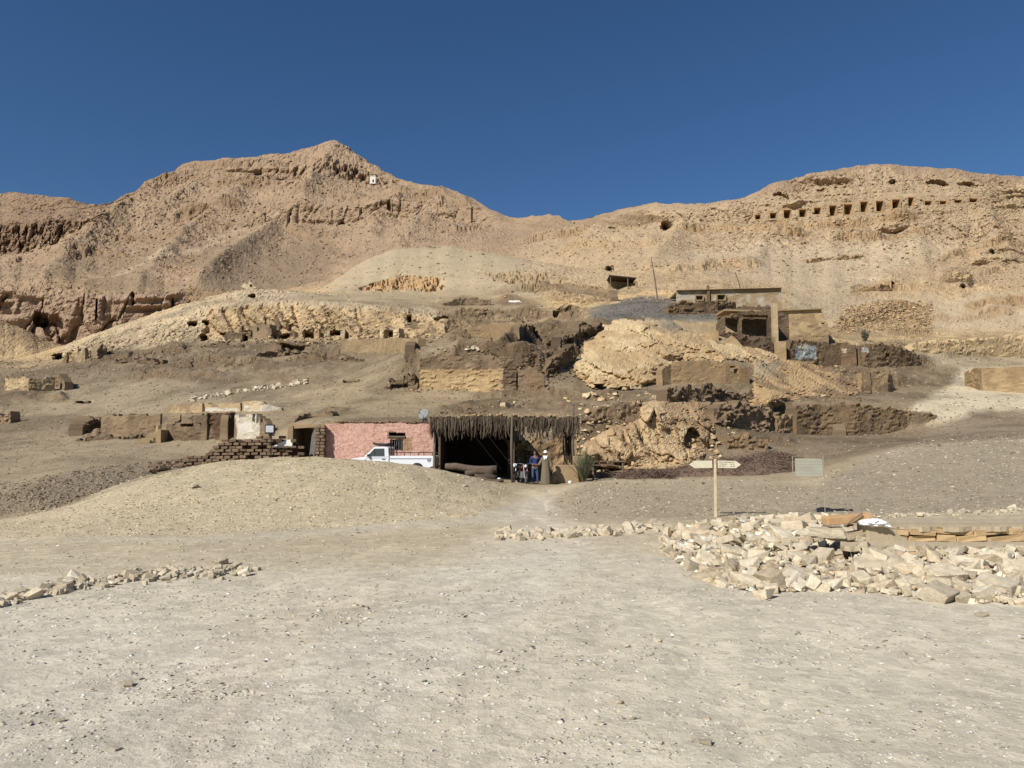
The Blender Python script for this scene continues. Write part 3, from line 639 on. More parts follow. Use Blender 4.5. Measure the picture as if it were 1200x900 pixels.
# ================================================================== helpers for things
def thing(name, label, cat, loc=(0, 0, 0), rz=0.0, group=None):
    o = bpy.data.objects.new(name, None)
    o.empty_display_size = 0.2
    COL.objects.link(o)
    o.location = loc; o.rotation_euler = (0, 0, rz)
    tag(o, label, cat, group)
    return o
def tag(o, label=None, cat=None, group=None, kind=None):
    if label: o['label'] = label
    if cat: o['category'] = cat
    if group: o['group'] = group
    if kind: o['kind'] = kind
    return o
def link(name, me, parent=None, loc=(0, 0, 0), rot=(0, 0, 0), scale=(1, 1, 1)):
    o = bpy.data.objects.new(name, me)
    COL.objects.link(o)
    if parent is not None: o.parent = parent
    o.location = loc; o.rotation_euler = rot; o.scale = scale
    return o
def copy_tree(o, parent=None):
    c = o.copy(); COL.objects.link(c)
    if parent is not None: c.parent = parent
    for ch in list(o.children): copy_tree(ch, c)
    return c

def mat(name, col, rough=.8, var=.15, scale=6.0, bump=.0, bscale=30., metal=0., spec=.3, detail=6):
    m = bpy.data.materials.new(name); m.use_nodes = True
    nt = m.node_tree; n = nt.nodes; l = nt.links
    b = n['Principled BSDF']
    b.inputs['Roughness'].default_value = rough; b.inputs['Metallic'].default_value = metal
    b.inputs['Specular IOR Level'].default_value = spec
    tc = n.new('ShaderNodeTexCoord')
    oi = n.new('ShaderNodeObjectInfo')
    ad = n.new('ShaderNodeVectorMath'); ad.operation = 'ADD'
    cx = n.new('ShaderNodeMath'); cx.operation = 'MULTIPLY'; cx.inputs[1].default_value = 50
    l.new(oi.outputs['Random'], cx.inputs[0])
    l.new(tc.outputs['Object'], ad.inputs[0]); l.new(cx.outputs[0], ad.inputs[1])
    nz = n.new('ShaderNodeTexNoise'); nz.inputs['Scale'].default_value = scale; nz.inputs['Detail'].default_value = detail; nz.inputs['Roughness'].default_value = .65
    l.new(ad.outputs[0], nz.inputs['Vector'])
    mr = n.new('ShaderNodeMapRange'); mr.inputs[1].default_value = .28; mr.inputs[2].default_value = .72
    mr.inputs[3].default_value = 1 - var * 1.6; mr.inputs[4].default_value = 1 + var * 1.2
    l.new(nz.outputs['Fac'], mr.inputs[0])
    mo = n.new('ShaderNodeMapRange'); mo.inputs[3].default_value = 1 - var; mo.inputs[4].default_value = 1 + var
    l.new(oi.outputs['Random'], mo.inputs[0])
    mm = n.new('ShaderNodeMath'); mm.operation = 'MULTIPLY'
    l.new(mr.outputs[0], mm.inputs[0]); l.new(mo.outputs[0], mm.inputs[1])
    sc = n.new('ShaderNodeVectorMath'); sc.operation = 'SCALE'; sc.inputs[0].default_value = col
    l.new(mm.outputs[0], sc.inputs['Scale']); l.new(sc.outputs[0], b.inputs['Base Color'])
    if bump:
        n2 = n.new('ShaderNodeTexNoise'); n2.inputs['Scale'].default_value = bscale; n2.inputs['Detail'].default_value = 5
        l.new(ad.outputs[0], n2.inputs['Vector'])
        bp = n.new('ShaderNodeBump'); bp.inputs['Strength'].default_value = bump; bp.inputs['Distance'].default_value = .03
        l.new(n2.outputs['Fac'], bp.inputs['Height']); l.new(bp.outputs[0], b.inputs['Normal'])
    return m
def mat_attr(name, bump=.5, bscale=9.0, rough=.95, var=.14):
    """surface whose own colour is stored per vertex, with grain on top"""
    m = bpy.data.materials.new(name); m.use_nodes = True
    nt = m.node_tree; n = nt.nodes; l = nt.links
    b = n['Principled BSDF']; b.inputs['Roughness'].default_value = rough; b.inputs['Specular IOR Level'].default_value = .15
    at_ = n.new('ShaderNodeAttribute'); at_.attribute_name = 'earth'
    geo = n.new('ShaderNodeNewGeometry')
    nz = n.new('ShaderNodeTexNoise'); nz.inputs['Scale'].default_value = bscale; nz.inputs['Detail'].default_value = 7; nz.inputs['Roughness'].default_value = .7
    l.new(geo.outputs['Position'], nz.inputs['Vector'])
    mr = n.new('ShaderNodeMapRange'); mr.inputs[1].default_value = .3; mr.inputs[2].default_value = .7; mr.inputs[3].default_value = 1 - var; mr.inputs[4].default_value = 1 + var
    l.new(nz.outputs['Fac'], mr.inputs[0])
    sc = n.new('ShaderNodeVectorMath'); sc.operation = 'SCALE'
    l.new(at_.outputs['Color'], sc.inputs[0]); l.new(mr.outputs[0], sc.inputs['Scale']); l.new(sc.outputs[0], b.inputs['Base Color'])
    bp = n.new('ShaderNodeBump'); bp.inputs['Strength'].default_value = bump; bp.inputs['Distance'].default_value = .12
    l.new(nz.outputs['Fac'], bp.inputs['Height']); l.new(bp.outputs[0], b.inputs['Normal'])
    return m
M_MUD = mat_attr('mud_wall_surface')
M_ROCK = mat_attr('outcrop_rock', .6, 6.0)

class MB:
    def __init__(s): s.v = []; s.f = []; s.m = []
    def add(s, verts, faces, mi=0):
        k = len(s.v); s.v += [tuple(p) for p in verts]
        s.f += [tuple(i + k for i in f) for f in faces]; s.m += [mi] * len(faces)
        return s
    def box(s, c, size, rot=None, mi=0, taper=1.0):
        hx, hy, hz = size[0] / 2, size[1] / 2, size[2] / 2
        vs_ = []
        for z in (-1, 1):
            t = taper if z > 0 else 1
            for x, y in ((-1, -1), (1, -1), (1, 1), (-1, 1)):
                vs_.append(Vector((x * hx * t, y * hy * t, z * hz)))
        if rot is not None:
            e = Euler(rot).to_matrix(); vs_ = [e @ v for v in vs_]
        c = Vector(c)
        return s.add([v + c for v in vs_], [(0, 3, 2, 1), (4, 5, 6, 7), (0, 1, 5, 4), (1, 2, 6, 5), (2, 3, 7, 6), (3, 0, 4, 7)], mi)
    def tube(s, path, r, n=8, mi=0, cap=True):
        path = [Vector(p) for p in path]
        rs = r if isinstance(r, (list, tuple)) else [r] * len(path)
        rings = []
        for i, p in enumerate(path):
            t = (path[min(i + 1, len(path) - 1)] - path[max(i - 1, 0)]).normalized()
            a = t.orthogonal().normalized() if i == 0 else (rings_a - t * rings_a.dot(t)).normalized()
            rings_a = a
            b = t.cross(a)
            rings.append([p + (a * math.cos(2 * math.pi * k / n) + b * math.sin(2 * math.pi * k / n)) * rs[i] for k in range(n)])
        vs_ = [v for rr in rings for v in rr]
        fs = []
        for i in range(len(path) - 1):
            for k in range(n):
                fs.append((i * n + k, i * n + (k + 1) % n, (i + 1) * n + (k + 1) % n, (i + 1) * n + k))
        if cap:
            fs.append(tuple(range(n - 1, -1, -1))); fs.append(tuple((len(path) - 1) * n + k for k in range(n)))
        return s.add(vs_, fs, mi)
    def prism(s, poly, y0, y1, mi=0):
        """poly in (x,z), extruded along y"""
        n = len(poly)
        vs_ = [(x, y0, z) for x, z in poly] + [(x, y1, z) for x, z in poly]
        fs = [tuple(range(n)), tuple(range(2 * n - 1, n - 1, -1))]
        for i in range(n):
            j = (i + 1) % n
            fs.append((i, i + n, j + n, j))
        return s.add(vs_, fs, mi)
    def lathe(s, prof, c=(0, 0, 0), axis='z', n=20, mi=0):
        vs_ = []; fs = []
        c = Vector(c)
        for r, h in prof:
            for k in range(n):
                a = 2 * math.pi * k / n
                p = (r * math.cos(a), r * math.sin(a), h)
                if axis == 'y': p = (p[0], p[2], p[1])
                if axis == 'x': p = (p[2], p[0], p[1])
                vs_.append(Vector(p) + c)
        for i in range(len(prof) - 1):
            for k in range(n):
                fs.append((i * n + k, i * n + (k + 1) % n, (i + 1) * n + (k + 1) % n, (i + 1) * n + k))
        return s.add(vs_, fs, mi)
    def mesh(s, name, mats, smooth=False, bevel=0.0, fixn=True):
        me = bpy.data.meshes.new(name)
        me.from_pydata(s.v, [], s.f)
        for m in (mats if isinstance(mats, (list, tuple)) else [mats]): me.materials.append(m)
        for p, mi in zip(me.polygons, s.m): p.material_index = mi; p.use_smooth = smooth
        if fixn or bevel:
            bm = bmesh.new(); bm.from_mesh(me)
            bmesh.ops.recalc_face_normals(bm, faces=bm.faces)
            if bevel:
                bmesh.ops.bevel(bm, geom=[e for e in bm.edges if e.is_manifold and e.calc_face_angle(0) > .5], offset=bevel, segments=2, affect='EDGES', profile=.6)
            bm.to_mesh(me); bm.free()
        return me
    def build(s, name, mats, parent=None, smooth=False, bevel=0.0, loc=(0, 0, 0), rot=(0, 0, 0)):
        return link(name, s.mesh(name, mats, smooth, bevel), parent, loc, rot)

# angular stones: hulls of scattered points, unit size
def stone_mesh(seed, mats, flat=.65, long=1.25, n=15, name='stone'):
    r = random.Random(seed)
    bm = bmesh.new()
    # a rough block: box corners pulled about, a few broken off, some extra knobs
    for sx in (-1, 1):
        for sy in (-1, 1):
            for sz in (-1, 1):
                k = r.uniform(.55, .78) if r.random() < .3 else r.uniform(.82, 1.0)
                v = Vector((sx * k + r.uniform(-.14, .14), sy * k + r.uniform(-.14, .14), sz * k + r.uniform(-.18, .18)))
                bm.verts.new((v.x * .46 * long, v.y * .46, v.z * .46 * flat))
    for i in range(n - 8):
        v = Vector((r.gauss(0, 1), r.gauss(0, 1), r.gauss(0, 1))).normalized() * r.uniform(.95, 1.22)
        v = Vector((max(-1, min(1, v.x)), max(-1, min(1, v.y)), max(-1, min(1, v.z))))
        bm.verts.new((v.x * .48 * long, v.y * .48, v.z * .48 * flat))
    res = bmesh.ops.convex_hull(bm, input=bm.verts)
    bmesh.ops.delete(bm, geom=list({e for e in res['geom_interior'] + res['geom_unused'] if isinstance(e, bmesh.types.BMVert)}), context='VERTS')
    bmesh.ops.bevel(bm, geom=list(bm.edges), offset=.022, segments=1, affect='EDGES')
    bmesh.ops.recalc_face_normals(bm, faces=bm.faces)
    me = bpy.data.meshes.new(name)
    bm.to_mesh(me); bm.free()
    me.materials.append(mats)
    return me

# slab: a wall, built from a front sheet and a back sheet with holes cut right through
def slab_mesh(name, FR, BK, solid, mats, cols=None, smooth=False, mi=None):
    """FR, BK: (nv,nu,3) front and back points, solid: (nv-1,nu-1) bool"""
    nv, nu = FR.shape[:2]
    idx = np.arange(nv * nu).reshape(nv, nu); off = nv * nu
    q = []
    sv, su = np.nonzero(solid)
    a = idx[sv, su]; b = idx[sv, su + 1]; c = idx[sv + 1, su + 1]; d = idx[sv + 1, su]
    q.append(np.stack([a, b, c, d], 1)); q.append(np.stack([d, c, b, a], 1) + off)
    pad = np.pad(solid, 1)
    for (dv, du, e0, e1) in ((-1, 0, (0, 0), (0, 1)), (1, 0, (1, 1), (1, 0)), (0, -1, (1, 0), (0, 0)), (0, 1, (0, 1), (1, 1))):
        nb = pad[1 + dv:1 + dv + solid.shape[0], 1 + du:1 + du + solid.shape[1]]
        v_, u_ = np.nonzero(solid & ~nb)
        p = idx[v_ + e0[0], u_ + e0[1]]; r = idx[v_ + e1[0], u_ + e1[1]]
        q.append(np.stack([r, p, p + off, r + off], 1))
    q = np.concatenate(q)
    Vv = np.concatenate([FR.reshape(-1, 3), BK.reshape(-1, 3)])
    keep, inv = np.unique(q, return_inverse=True)
    q = inv.reshape(q.shape); Vv = Vv[keep]
    me = bpy.data.meshes.new(name)
    me.vertices.add(len(Vv)); me.vertices.foreach_set('co', Vv.astype(np.float32).ravel())
    me.loops.add(q.size); me.loops.foreach_set('vertex_index', q.astype(np.int32).ravel())
    me.polygons.add(len(q)); me.polygons.foreach_set('loop_start', (np.arange(len(q)) * 4).astype(np.int32)); me.polygons.foreach_set('loop_total', np.full(len(q), 4, np.int32))
    me.polygons.foreach_set('use_smooth', np.full(len(q), smooth, bool))
    me.update(calc_edges=True)
    me.materials.append(mats)
    if cols is not None:
        ca_ = me.color_attributes.new('earth', 'FLOAT_COLOR', 'POINT')
        cc = np.concatenate([cols.reshape(-1, 3), cols.reshape(-1, 3)])[keep]
        ca_.data.foreach_set('color', np.concatenate([cc, np.ones((len(cc), 1))], 1).astype(np.float32).ravel())
    return me

PL_TAN, PL_BROWN, MUD, MUD_DK = (176, 152, 114), (148, 126, 96), (132, 112, 87), (113, 95, 73)
WHITE_PL, PALE = (198, 189, 170), (196, 176, 140)
def wall(name, label, path, th=.45, col=MUD, col2=None, patch=0.0, rough=.06, jag=.15, holes=(), group=None, cat='wall', parent=None, base_py=None, bury=.5, res=None, courses=0.0, paint=(), mats=None, foot=None):
    """path: [(px, py_top, d), ...] left to right; the foot follows the ground under it; holes/paint in sight-line boxes (px0,px1,py0,py1[,colour])"""
    if foot is not None:          # stand the wall where its foot meets the ground
        fs = foot if isinstance(foot, (list, tuple)) else [foot] * len(path)
        ds = [(at(p[0], fp).y if at(p[0], fp) is not None else p[2]) for p, fp in zip(path, fs)]
        path = [(p[0], p[1], d_) for p, d_ in zip(path, ds)]
    tops = [pt(*p) for p in path]
    seg = [0]
    for a, b in zip(tops[:-1], tops[1:]): seg.append(seg[-1] + math.hypot(b.x - a.x, b.y - a.y))
    dm = sum(p[2] for p in path) / len(path)
    res = res or max(.06, dm * 1.5 / FPX)
    nu = max(4, int(seg[-1] / res)) + 1
    us = np.linspace(0, seg[-1], nu)
    X = np.interp(us, seg, [p.x for p in tops]); Y = np.interp(us, seg, [p.y for p in tops]); ZT = np.interp(us, seg, [p.z for p in tops])
    zb = np.array([gz(x, y) for x, y in zip(X, Y)])
    if base_py is not None:
        zb = np.minimum(zb, CAMZ + np.array([pt(600, base_py, y).z - CAMZ for y in Y]))
    zb = zb - bury
    Q = np.stack([X, Y, X * 0 + dm], -1)
    nj = fbm(Q, max(.9, res * 6), 4, .6) + .6 * np.tanh(6 * pnoise(Q / max(.6, res * 4) + 3))
    ZT = ZT + jag * nj - jag * .3
    bh, bw = max(.17, res * 1.6), max(.42, res * 4.2)
    if jag > .07: ZT = np.floor(ZT / bh) * bh + bh * .5 * pnoise(Q / (res * 2.5) + 7)
    ZT = np.maximum(ZT, zb + .25)
    hmax = float((ZT - zb).max())
    nv = max(4, int(hmax / res)) + 1
    t = np.linspace(0, 1, nv)[:, None]
    ZZ = zb[None] + (ZT - zb)[None] * t
    # normal of the wall line, towards the camera side
    dx = np.gradient(X); dy = np.gradient(Y); ln = np.hypot(dx, dy) + 1e-9
    nx, ny = dy / ln, -dx / ln
    nx = np.broadcast_to(nx, ZZ.shape); ny = np.broadcast_to(ny, ZZ.shape)
    FRP = np.stack([np.broadcast_to(X, ZZ.shape), np.broadcast_to(Y, ZZ.shape), ZZ], -1)
    fl = FRP.reshape(-1, 3)
    row = np.floor(ZZ / bh + .12 * pnoise(fl / 1.3).reshape(ZZ.shape)); colm = np.floor(us[None] / bw + .5 * (row % 2) + .3 * np.sin(row * 7.1))
    hsh = _perm[(row.astype(int) * 131 + colm.astype(int) * 17 + int(dm * 7)) & 4095] / 4096.0
    low_ = fbm(fl, max(1.4, res * 9), 3).reshape(ZZ.shape)
    nz = .75 * low_ + 1.1 * (hsh - .5) * sstep(-.25, .15, low_) + .35 * fbm(fl + 9, max(.3, res * 2.2), 2).reshape(ZZ.shape)
    if courses:
        nz = nz + .8 * np.sign(np.sin(ZZ / courses * 2 * math.pi)) * (.5 + nz)
    dis = rough * nz
    FRm = FRP + np.stack([nx * dis, ny * dis, 0 * dis], -1)
    bat = (1 - t) * .08
    BK = FRP - np.stack([nx * (th + bat - rough * nz), ny * (th + bat - rough * nz), 0 * nx], -1)
    px, py = proj(fl); px = px.reshape(ZZ.shape); py = py.reshape(ZZ.shape)
    solid = np.ones((nv - 1, nu - 1), bool)
    cx = (px[:-1, :-1] + px[1:, 1:]) / 2; cy = (py[:-1, :-1] + py[1:, 1:]) / 2
    for h in holes: solid &= ~((cx > h[0]) & (cx < h[1]) & (cy > h[2]) & (cy < h[3]))
    C0 = np.array(tone(*col)); cc = np.broadcast_to(C0, ZZ.shape + (3,)).copy()
    if col2 is not None:
        w_ = sstep(-.12, .12, fbm(fl + 31, 1.6, 4).reshape(ZZ.shape) + (patch - .5) * 1.2 - 0.0)
        cc = cc * (1 - w_[..., None]) + np.array(tone(*col2)) * w_[..., None]
    for pb in paint:
        wob = fbm(fl + 3, 1.0, 4, .6).reshape(ZZ.shape) * 3
        ins = ((px + wob > pb[0]) & (px - wob < pb[1]) & (py + wob > pb[2]) & (py + wob < pb[3]))
        cc[ins] = tone(*pb[4])
    cc *= (1 + .14 * fbm(fl + 77, .7, 3).reshape(ZZ.shape) + .22 * (hsh - .5) * min(1, rough * 9))[..., None]
    if parent is None and cat:
        me = slab_mesh(name, FRm, BK, solid, mats or M_MUD, cc)
        o = link(name, me)
        tag(o, label, cat, group, 'thing')
    else:
        me = slab_mesh(name, FRm - np.array(parent.location), BK - np.array(parent.location), solid, mats or M_MUD, cc)
        o = link(name, me, parent)
        if label: o['label'] = label
    return o

def crossd(px, py_top, d, length, slope=.0, drop=0.0, foot=None):
    """path for a wall stub that runs towards the camera from depth d"""
    if foot is not None: d = at(px, foot).y + length
    P0 = pt(px, py_top, d)
    d1 = d - length
    u, y, z = ray(px, py_top)
    # same x line (square to the back wall)
    x = P0.x; zt = P0.z - drop
    p1 = 600 + FPX * x / (d1 * CP + (zt - CAMZ) * SP)
    dep = d1 * CP + (zt - CAMZ) * SP
    py1 = 450 - FPX * (-d1 * SP + (zt - CAMZ) * CP) / dep
    return [(p1, py1, d1), (px, py_top, d)]

def largest(m):
    """keep only the biggest connected patch"""
    lab = np.where(m, np.arange(1, m.size + 1).reshape(m.shape), 0)
    while True:
        p = np.pad(lab, 1)
        n = np.maximum.reduce([p[1:-1, 1:-1], p[:-2, 1:-1], p[2:, 1:-1], p[1:-1, :-2], p[1:-1, 2:]])
        n = np.where(m, n, 0)
        if (n == lab).all(): break
        lab = n
    v, c = np.unique(lab[lab > 0], return_counts=True)
    return lab == v[c.argmax()]
def outcrop(name, label, poly, bulge, R0, col, col2, rib=1.2, amp=.5, cracks=.5, seed=0, res=1.5, group=None, paint=(), smooth=False, shear=.5, caves=()):
    poly = np.array(poly, float)
    x0, y0 = poly.min(0) - 14; x1, y1 = poly.max(0) + 14
    nu = int((x1 - x0) / res) + 1; nv = int((y1 - y0) / res) + 1
    gx = np.linspace(x0, x1, nu); gy = np.linspace(y1, y0, nv)
    PXg, PYg = np.meshgrid(gx, gy)
    base = np.zeros((nv, nu, 3)); ok = np.ones((nv, nu), bool)
    for j in range(nv):
        for i in range(nu):
            p = at(PXg[j, i], PYg[j, i])
            if p is None: ok[j, i] = False
            else: base[j, i] = p
    # even out jumps of the ground behind
    D = base[..., 1]
    for _ in range(12):
        Dp = np.pad(D, 1, mode='edge')
        D = (Dp[:-2, 1:-1] + Dp[2:, 1:-1] + Dp[1:-1, :-2] + Dp[1:-1, 2:] + D) / 5
    rx = (PXg - 600) / FPX; vv = (450 - PYg) / FPX
    RY = CP - SP * vv; RZ = SP + CP * vv
    q0 = np.stack([rx / RY * D, D, CAMZ + RZ / RY * D], -1)
    wob1 = (fbm(q0.reshape(-1, 3) + seed, 2.2, 4, .6) * 10).reshape(nv, nu); wob2 = (fbm(q0.reshape(-1, 3) + 50 + seed, 2.2, 4, .6) * 7).reshape(nv, nu)
    qx = (PXg + wob1).ravel(); qy = (PYg + wob2).ravel()
    dist = np.full(len(qx), 1e9)
    for i in range(len(poly)):
        a = poly[i]; b = poly[(i + 1) % len(poly)]; ab = b - a
        t = np.clip(((qx - a[0]) * ab[0] + (qy - a[1]) * ab[1]) / (ab @ ab + 1e-9), 0, 1)
        dist = np.minimum(dist, np.hypot(qx - a[0] - t * ab[0], qy - a[1] - t * ab[1]))
    sd = np.where(inpoly(poly, qx, qy), dist, -dist).reshape(nv, nu)
    tt = np.clip(sd / R0, 0, 1)
    prof = np.clip(1 - (1 - tt) ** 1.7, 0, 1) * (.8 + .35 * pnoise(q0.reshape(-1, 3) / (rib * 4) + seed)).reshape(nv, nu)
    fl = q0.reshape(-1, 3) + seed * 3.3
    wq = .35 * np.stack([pnoise(fl / rib + 3), pnoise(fl / rib + 13), pnoise(fl / rib + 23)], -1)
    def sk(s_): return np.stack([(fl[:, 0] + shear * fl[:, 2]) / s_, fl[:, 1] / (s_ * 2.5), (fl[:, 2] - .3 * shear * fl[:, 0]) / (s_ * 1.5)], -1)
    f1, j1 = facets(sk(rib * 2.5) + wq); f2, j2 = facets(sk(rib * .75) + wq * .8 + 9); f3, j3 = facets(sk(rib * .3) + 5, 1.4)
    c = pnoise(fl / (rib * .22)); e = pnoise(fl / (rib * 3.1))
    crk = (1 - sstep(0, .10, j1)) + .5 * (1 - sstep(0, .09, j2))
    dis = amp * (1.5 * f1 + .55 * f2 + .25 * f3 + .10 * c + e - cracks * .45 * crk).reshape(nv, nu)
    DF = D - bulge * prof - dis * np.minimum(1, .25 + prof * 1.6)
    for cv_ in caves:
        m = np.hypot((PXg + .9 * wob1 - cv_[0]) / cv_[2], (PYg + .9 * wob2 - cv_[1]) / cv_[3])
        DF = DF + cv_[4] * (1 - sstep(.8, 1.1, m))
    FRm = np.stack([rx / RY * DF, DF, CAMZ + RZ / RY * DF], -1)
    # the hidden side goes on into the hill
    BK = np.stack([rx / RY * D, D + bulge * .5 + 1.0, CAMZ + RZ / RY * D - .6], -1)
    s_ = (sd > 0) & ok
    solid = s_[:-1, :-1] & s_[1:, :-1] & s_[:-1, 1:] & s_[1:, 1:]
    solid = largest(solid)
    w_ = sstep(-.15, .2, (fbm(fl + 11, rib * 3, 4, .6)).reshape(nv, nu))[..., None]
    cc = np.array(tone(*col)) * (1 - w_) + np.array(tone(*col2)) * w_
    for pb in paint:
        m = np.hypot((PXg + .45 * wob1 - pb[0]) / pb[2], (PYg + .45 * wob2 - pb[1]) / pb[3])
        w2_ = .8 * (1 - sstep(.35, 1.2, m))[..., None]
        cc = cc * (1 - w2_) + np.array(tone(*pb[4])) * w2_
    cc = cc * (1 + .12 * c.reshape(nv, nu) + .08 * np.random.default_rng(seed).normal(size=(nv, nu)))[..., None]
    me = slab_mesh(name, FRm, BK, solid, M_ROCK, np.clip(cc, .02, .9), smooth)
    o = link(name, me)
    tag(o, label, 'rock', group, 'thing')
    return o

def sticks(mb, c, n, rx, ry, h, ln, r, rg, flat=.3):
    for _ in range(n):
        a = rg.uniform(0, 2 * math.pi); q = rg.random() ** .5
        x = c[0] + math.cos(a) * rx * q; y = c[1] + math.sin(a) * ry * q
        z = c[2] + h * (1 - q * q) * rg.uniform(.2, 1.0)
        az = rg.uniform(0, 2 * math.pi); el = rg.uniform(-flat, flat)
        d = Vector((math.cos(az) * math.cos(el), math.sin(az) * math.cos(el), math.sin(el))) * ln * rg.uniform(.4, 1)
        mb.tube([Vector((x, y, z)) - d / 2, Vector((x, y, z)) + d * .1 + Vector((0, 0, rg.uniform(-.05, .05))), Vector((x, y, z)) + d / 2], [r, r * .8, r * .4], 4, 0, False)
M_MUDPLAIN = mat('mud_plaster', tone(158, 134, 98), .95, .12, 1.5, .4, 12)
M_PALEPL = mat('pale_plaster', tone(200, 188, 150), .9, .1, 3, .2)
M_WHITE = mat('white_limewash', (.72, .68, .58), .9, .06, 2, .2)
M_TOMBROCK = mat('tomb_rock', tone(186, 152, 108), .95, .15, .8, .6, 3)
M_DARKWOOD = mat('dark_wood', (.06, .045, .032), .8, .2, 8, .2)
M_WOOD = mat('weathered_wood', (.15, .115, .08), .85, .2, 9, .3)
M_LEAF = mat('shrub_leaf', (.085, .10, .045), .7, .3, 5)
M_DRYLEAF = mat('dry_leaf', (.16, .135, .085), .8, .25, 5)

# ================================================================== ruins and rock on the slope
GL = 'broken mud walls of the left ruins'
# --- left terrace ruins
wall('mud_wall', 'long smooth brown back wall of the left ruined terrace', [(119, 484.5, 62), (150, 483.5, 62), (188, 485, 62)], foot=508, col=PL_BROWN, col2=MUD, patch=.4, jag=.16, rough=.07)
wall('mud_wall', 'crumbling rough stub at the left end of the terrace back wall', crossd(120, 486, 61.8, 2.6, drop=.6, foot=511), th=1.1, col=MUD_DK, col2=MUD, patch=.5, jag=.4, rough=.3)
wall('mud_wall', 'low dark broken kerb wall in front of the left terrace', [(84, 513, 57), (120, 510, 57), (165, 508, 57)], foot=[517,516,514], col=MUD_DK, col2=MUD, patch=.6, jag=.22, rough=.18, th=.7)
wall('mud_wall', 'tan plastered wall beside the small stair', [(185, 499, 58), (190, 497, 58.4), (211, 486, 59)], foot=[512,511,509], col=PL_TAN, col2=PL_BROWN, patch=.4, jag=.06)
wall('mud_wall', 'dark sloping mud wall right of the small stair', [(187, 505, 55.5), (200, 499, 55.6), (212, 492, 55.7), (226, 485, 55.8), (243, 484, 55.9)], foot=516, col=MUD, col2=MUD_DK, patch=.5, jag=.1, rough=.09, holes=((211, 236, 496, 500),), th=1.2)
wall('mud_wall', 'rough dark brick wall left of the white plastered wall', [(244, 483, 57), (260, 482, 57), (271, 482, 57)], foot=[515,514.5,514], col=MUD_DK, col2=(92, 72, 55), patch=.5, rough=.18, jag=.12)
wall('mud_wall', 'narrow leaning wall end touching the white plastered wall', crossd(273.5, 483, 57, 1.0, drop=.3, foot=514.5), th=.5, col=PL_BROWN, col2=MUD, patch=.5, jag=.05)
wall('plastered_wall', 'white plastered ruin wall with three small dark slots', [(275, 485, 56.2), (300, 484, 56.2), (308, 488, 56.2), (316, 498, 56.2)], foot=[514,513,512,511], col=MUD, jag=.12, rough=.05, holes=((296, 298.5, 485, 494.5), (300.5, 303, 485.5, 496), (305, 307.5, 487, 495)),
     paint=((276, 303, 486, 530, (192, 182, 160)), (278, 296, 495, 507, (204, 196, 178))))
wall('mud_wall', 'bare tan wall at the upper back of the left ruins', [(197, 474.5, 70), (237, 472, 70)], foot=483, col=PL_TAN, col2=PL_BROWN, patch=.5, jag=.06)
wall('mud_wall', 'tan wall with a pale band along its foot behind the dark brick wall', [(239, 472, 69.5), (262, 471.5, 69.5), (282, 470.5, 69.5)], foot=482, col=PL_TAN, col2=PL_BROWN, patch=.3, jag=.08, paint=((240, 281, 478, 482, WHITE_PL),))
wall('mud_wall', 'white stained wall tapering down to the right behind the white plastered wall', [(284, 469.5, 69), (308, 470, 69), (312, 474, 69), (330, 478, 69)], foot=[482,482,482,481], col=PL_TAN, jag=.06, paint=((286, 328, 474, 486, WHITE_PL), (292, 306, 471, 480, PALE)))
# stair with its own treads
st = thing('mud_stair', 'small tan mud stair leaning against the left ruins', 'stairs', pt(176, 519, 56.5), 0)
for k in range(6):
    MB().box((-.55 + .16 * k, .25 + .24 * k, .1 + .17 * k), (.95 - .04 * k, .26, .22 + .02 * (k % 2)), rot=(0, 0, .05 * (k % 3 - 1))).build('step', M_MUDPLAIN, st, bevel=.02)
MB().prism([(.35, -.3), (.75, -.3), (.72, 1.0), (.5, 1.05)], .1, 1.7).build('side_wall', M_MUDPLAIN, st)
wall('mud_wall', 'short cross wall running forward between the two dark walls of the left ruins', crossd(243.5, 484, 57, 1.3, drop=.1, foot=515), th=.5, col=MUD_DK, col2=MUD, patch=.4, jag=.12, rough=.1)
wall('mud_wall', 'tall cross wall at the left edge of the white plastered wall', crossd(276, 483, 57, 1.8, drop=.3, foot=514), th=.4, col=MUD, col2=MUD_DK, patch=.4, jag=.12, rough=.08)
wall('mud_wall', 'leaning stub in front of the tan plastered stair wall', crossd(213, 489, 57, 1.5, drop=.5, foot=513), th=.5, col=MUD, col2=MUD_DK, patch=.4, jag=.15, rough=.1)
wall('mud_wall', 'ragged dark wall stump in the debris below the tan retaining wall', [(300, 414, 90), (325, 410, 90), (352, 412, 90), (372, 416, 90)], foot=[418, 418, 418, 419], col=MUD_DK, col2=MUD, patch=.4, jag=.3, rough=.25, th=.8, holes=((334, 358, 413, 417),))
wall('mud_wall', 'low dark debris wall in the hollow right of the ragged stump', [(376, 418, 88), (400, 416, 88), (428, 419, 88)], foot=[424, 424, 424], col=MUD_DK, col2=MUD, patch=.4, jag=.3, rough=.25, th=.7)
wall('mud_wall', 'broken dark wall on the bank below the square hut', [(236, 402, 95), (262, 400, 95), (290, 403, 95)], foot=[407, 407, 408], col=MUD_DK, col2=MUD, patch=.4, jag=.35, rough=.25, th=.8)
wall('mud_wall', 'dark crumbled wall low on the left debris slope', [(134, 420, 97), (160, 417, 97), (190, 421, 97)], foot=[426, 425, 427], col=MUD_DK, col2=MUD, patch=.4, jag=.35, rough=.25, th=.8)
wall('mud_wall', 'dark bank of mud brick just right of the plain brown chamber', [(640, 428, 66), (655, 415, 67), (672, 404, 68)], foot=[446, 436, 424], col=MUD_DK, col2=(88, 72, 55), patch=.4, jag=.35, rough=.3, th=.9)
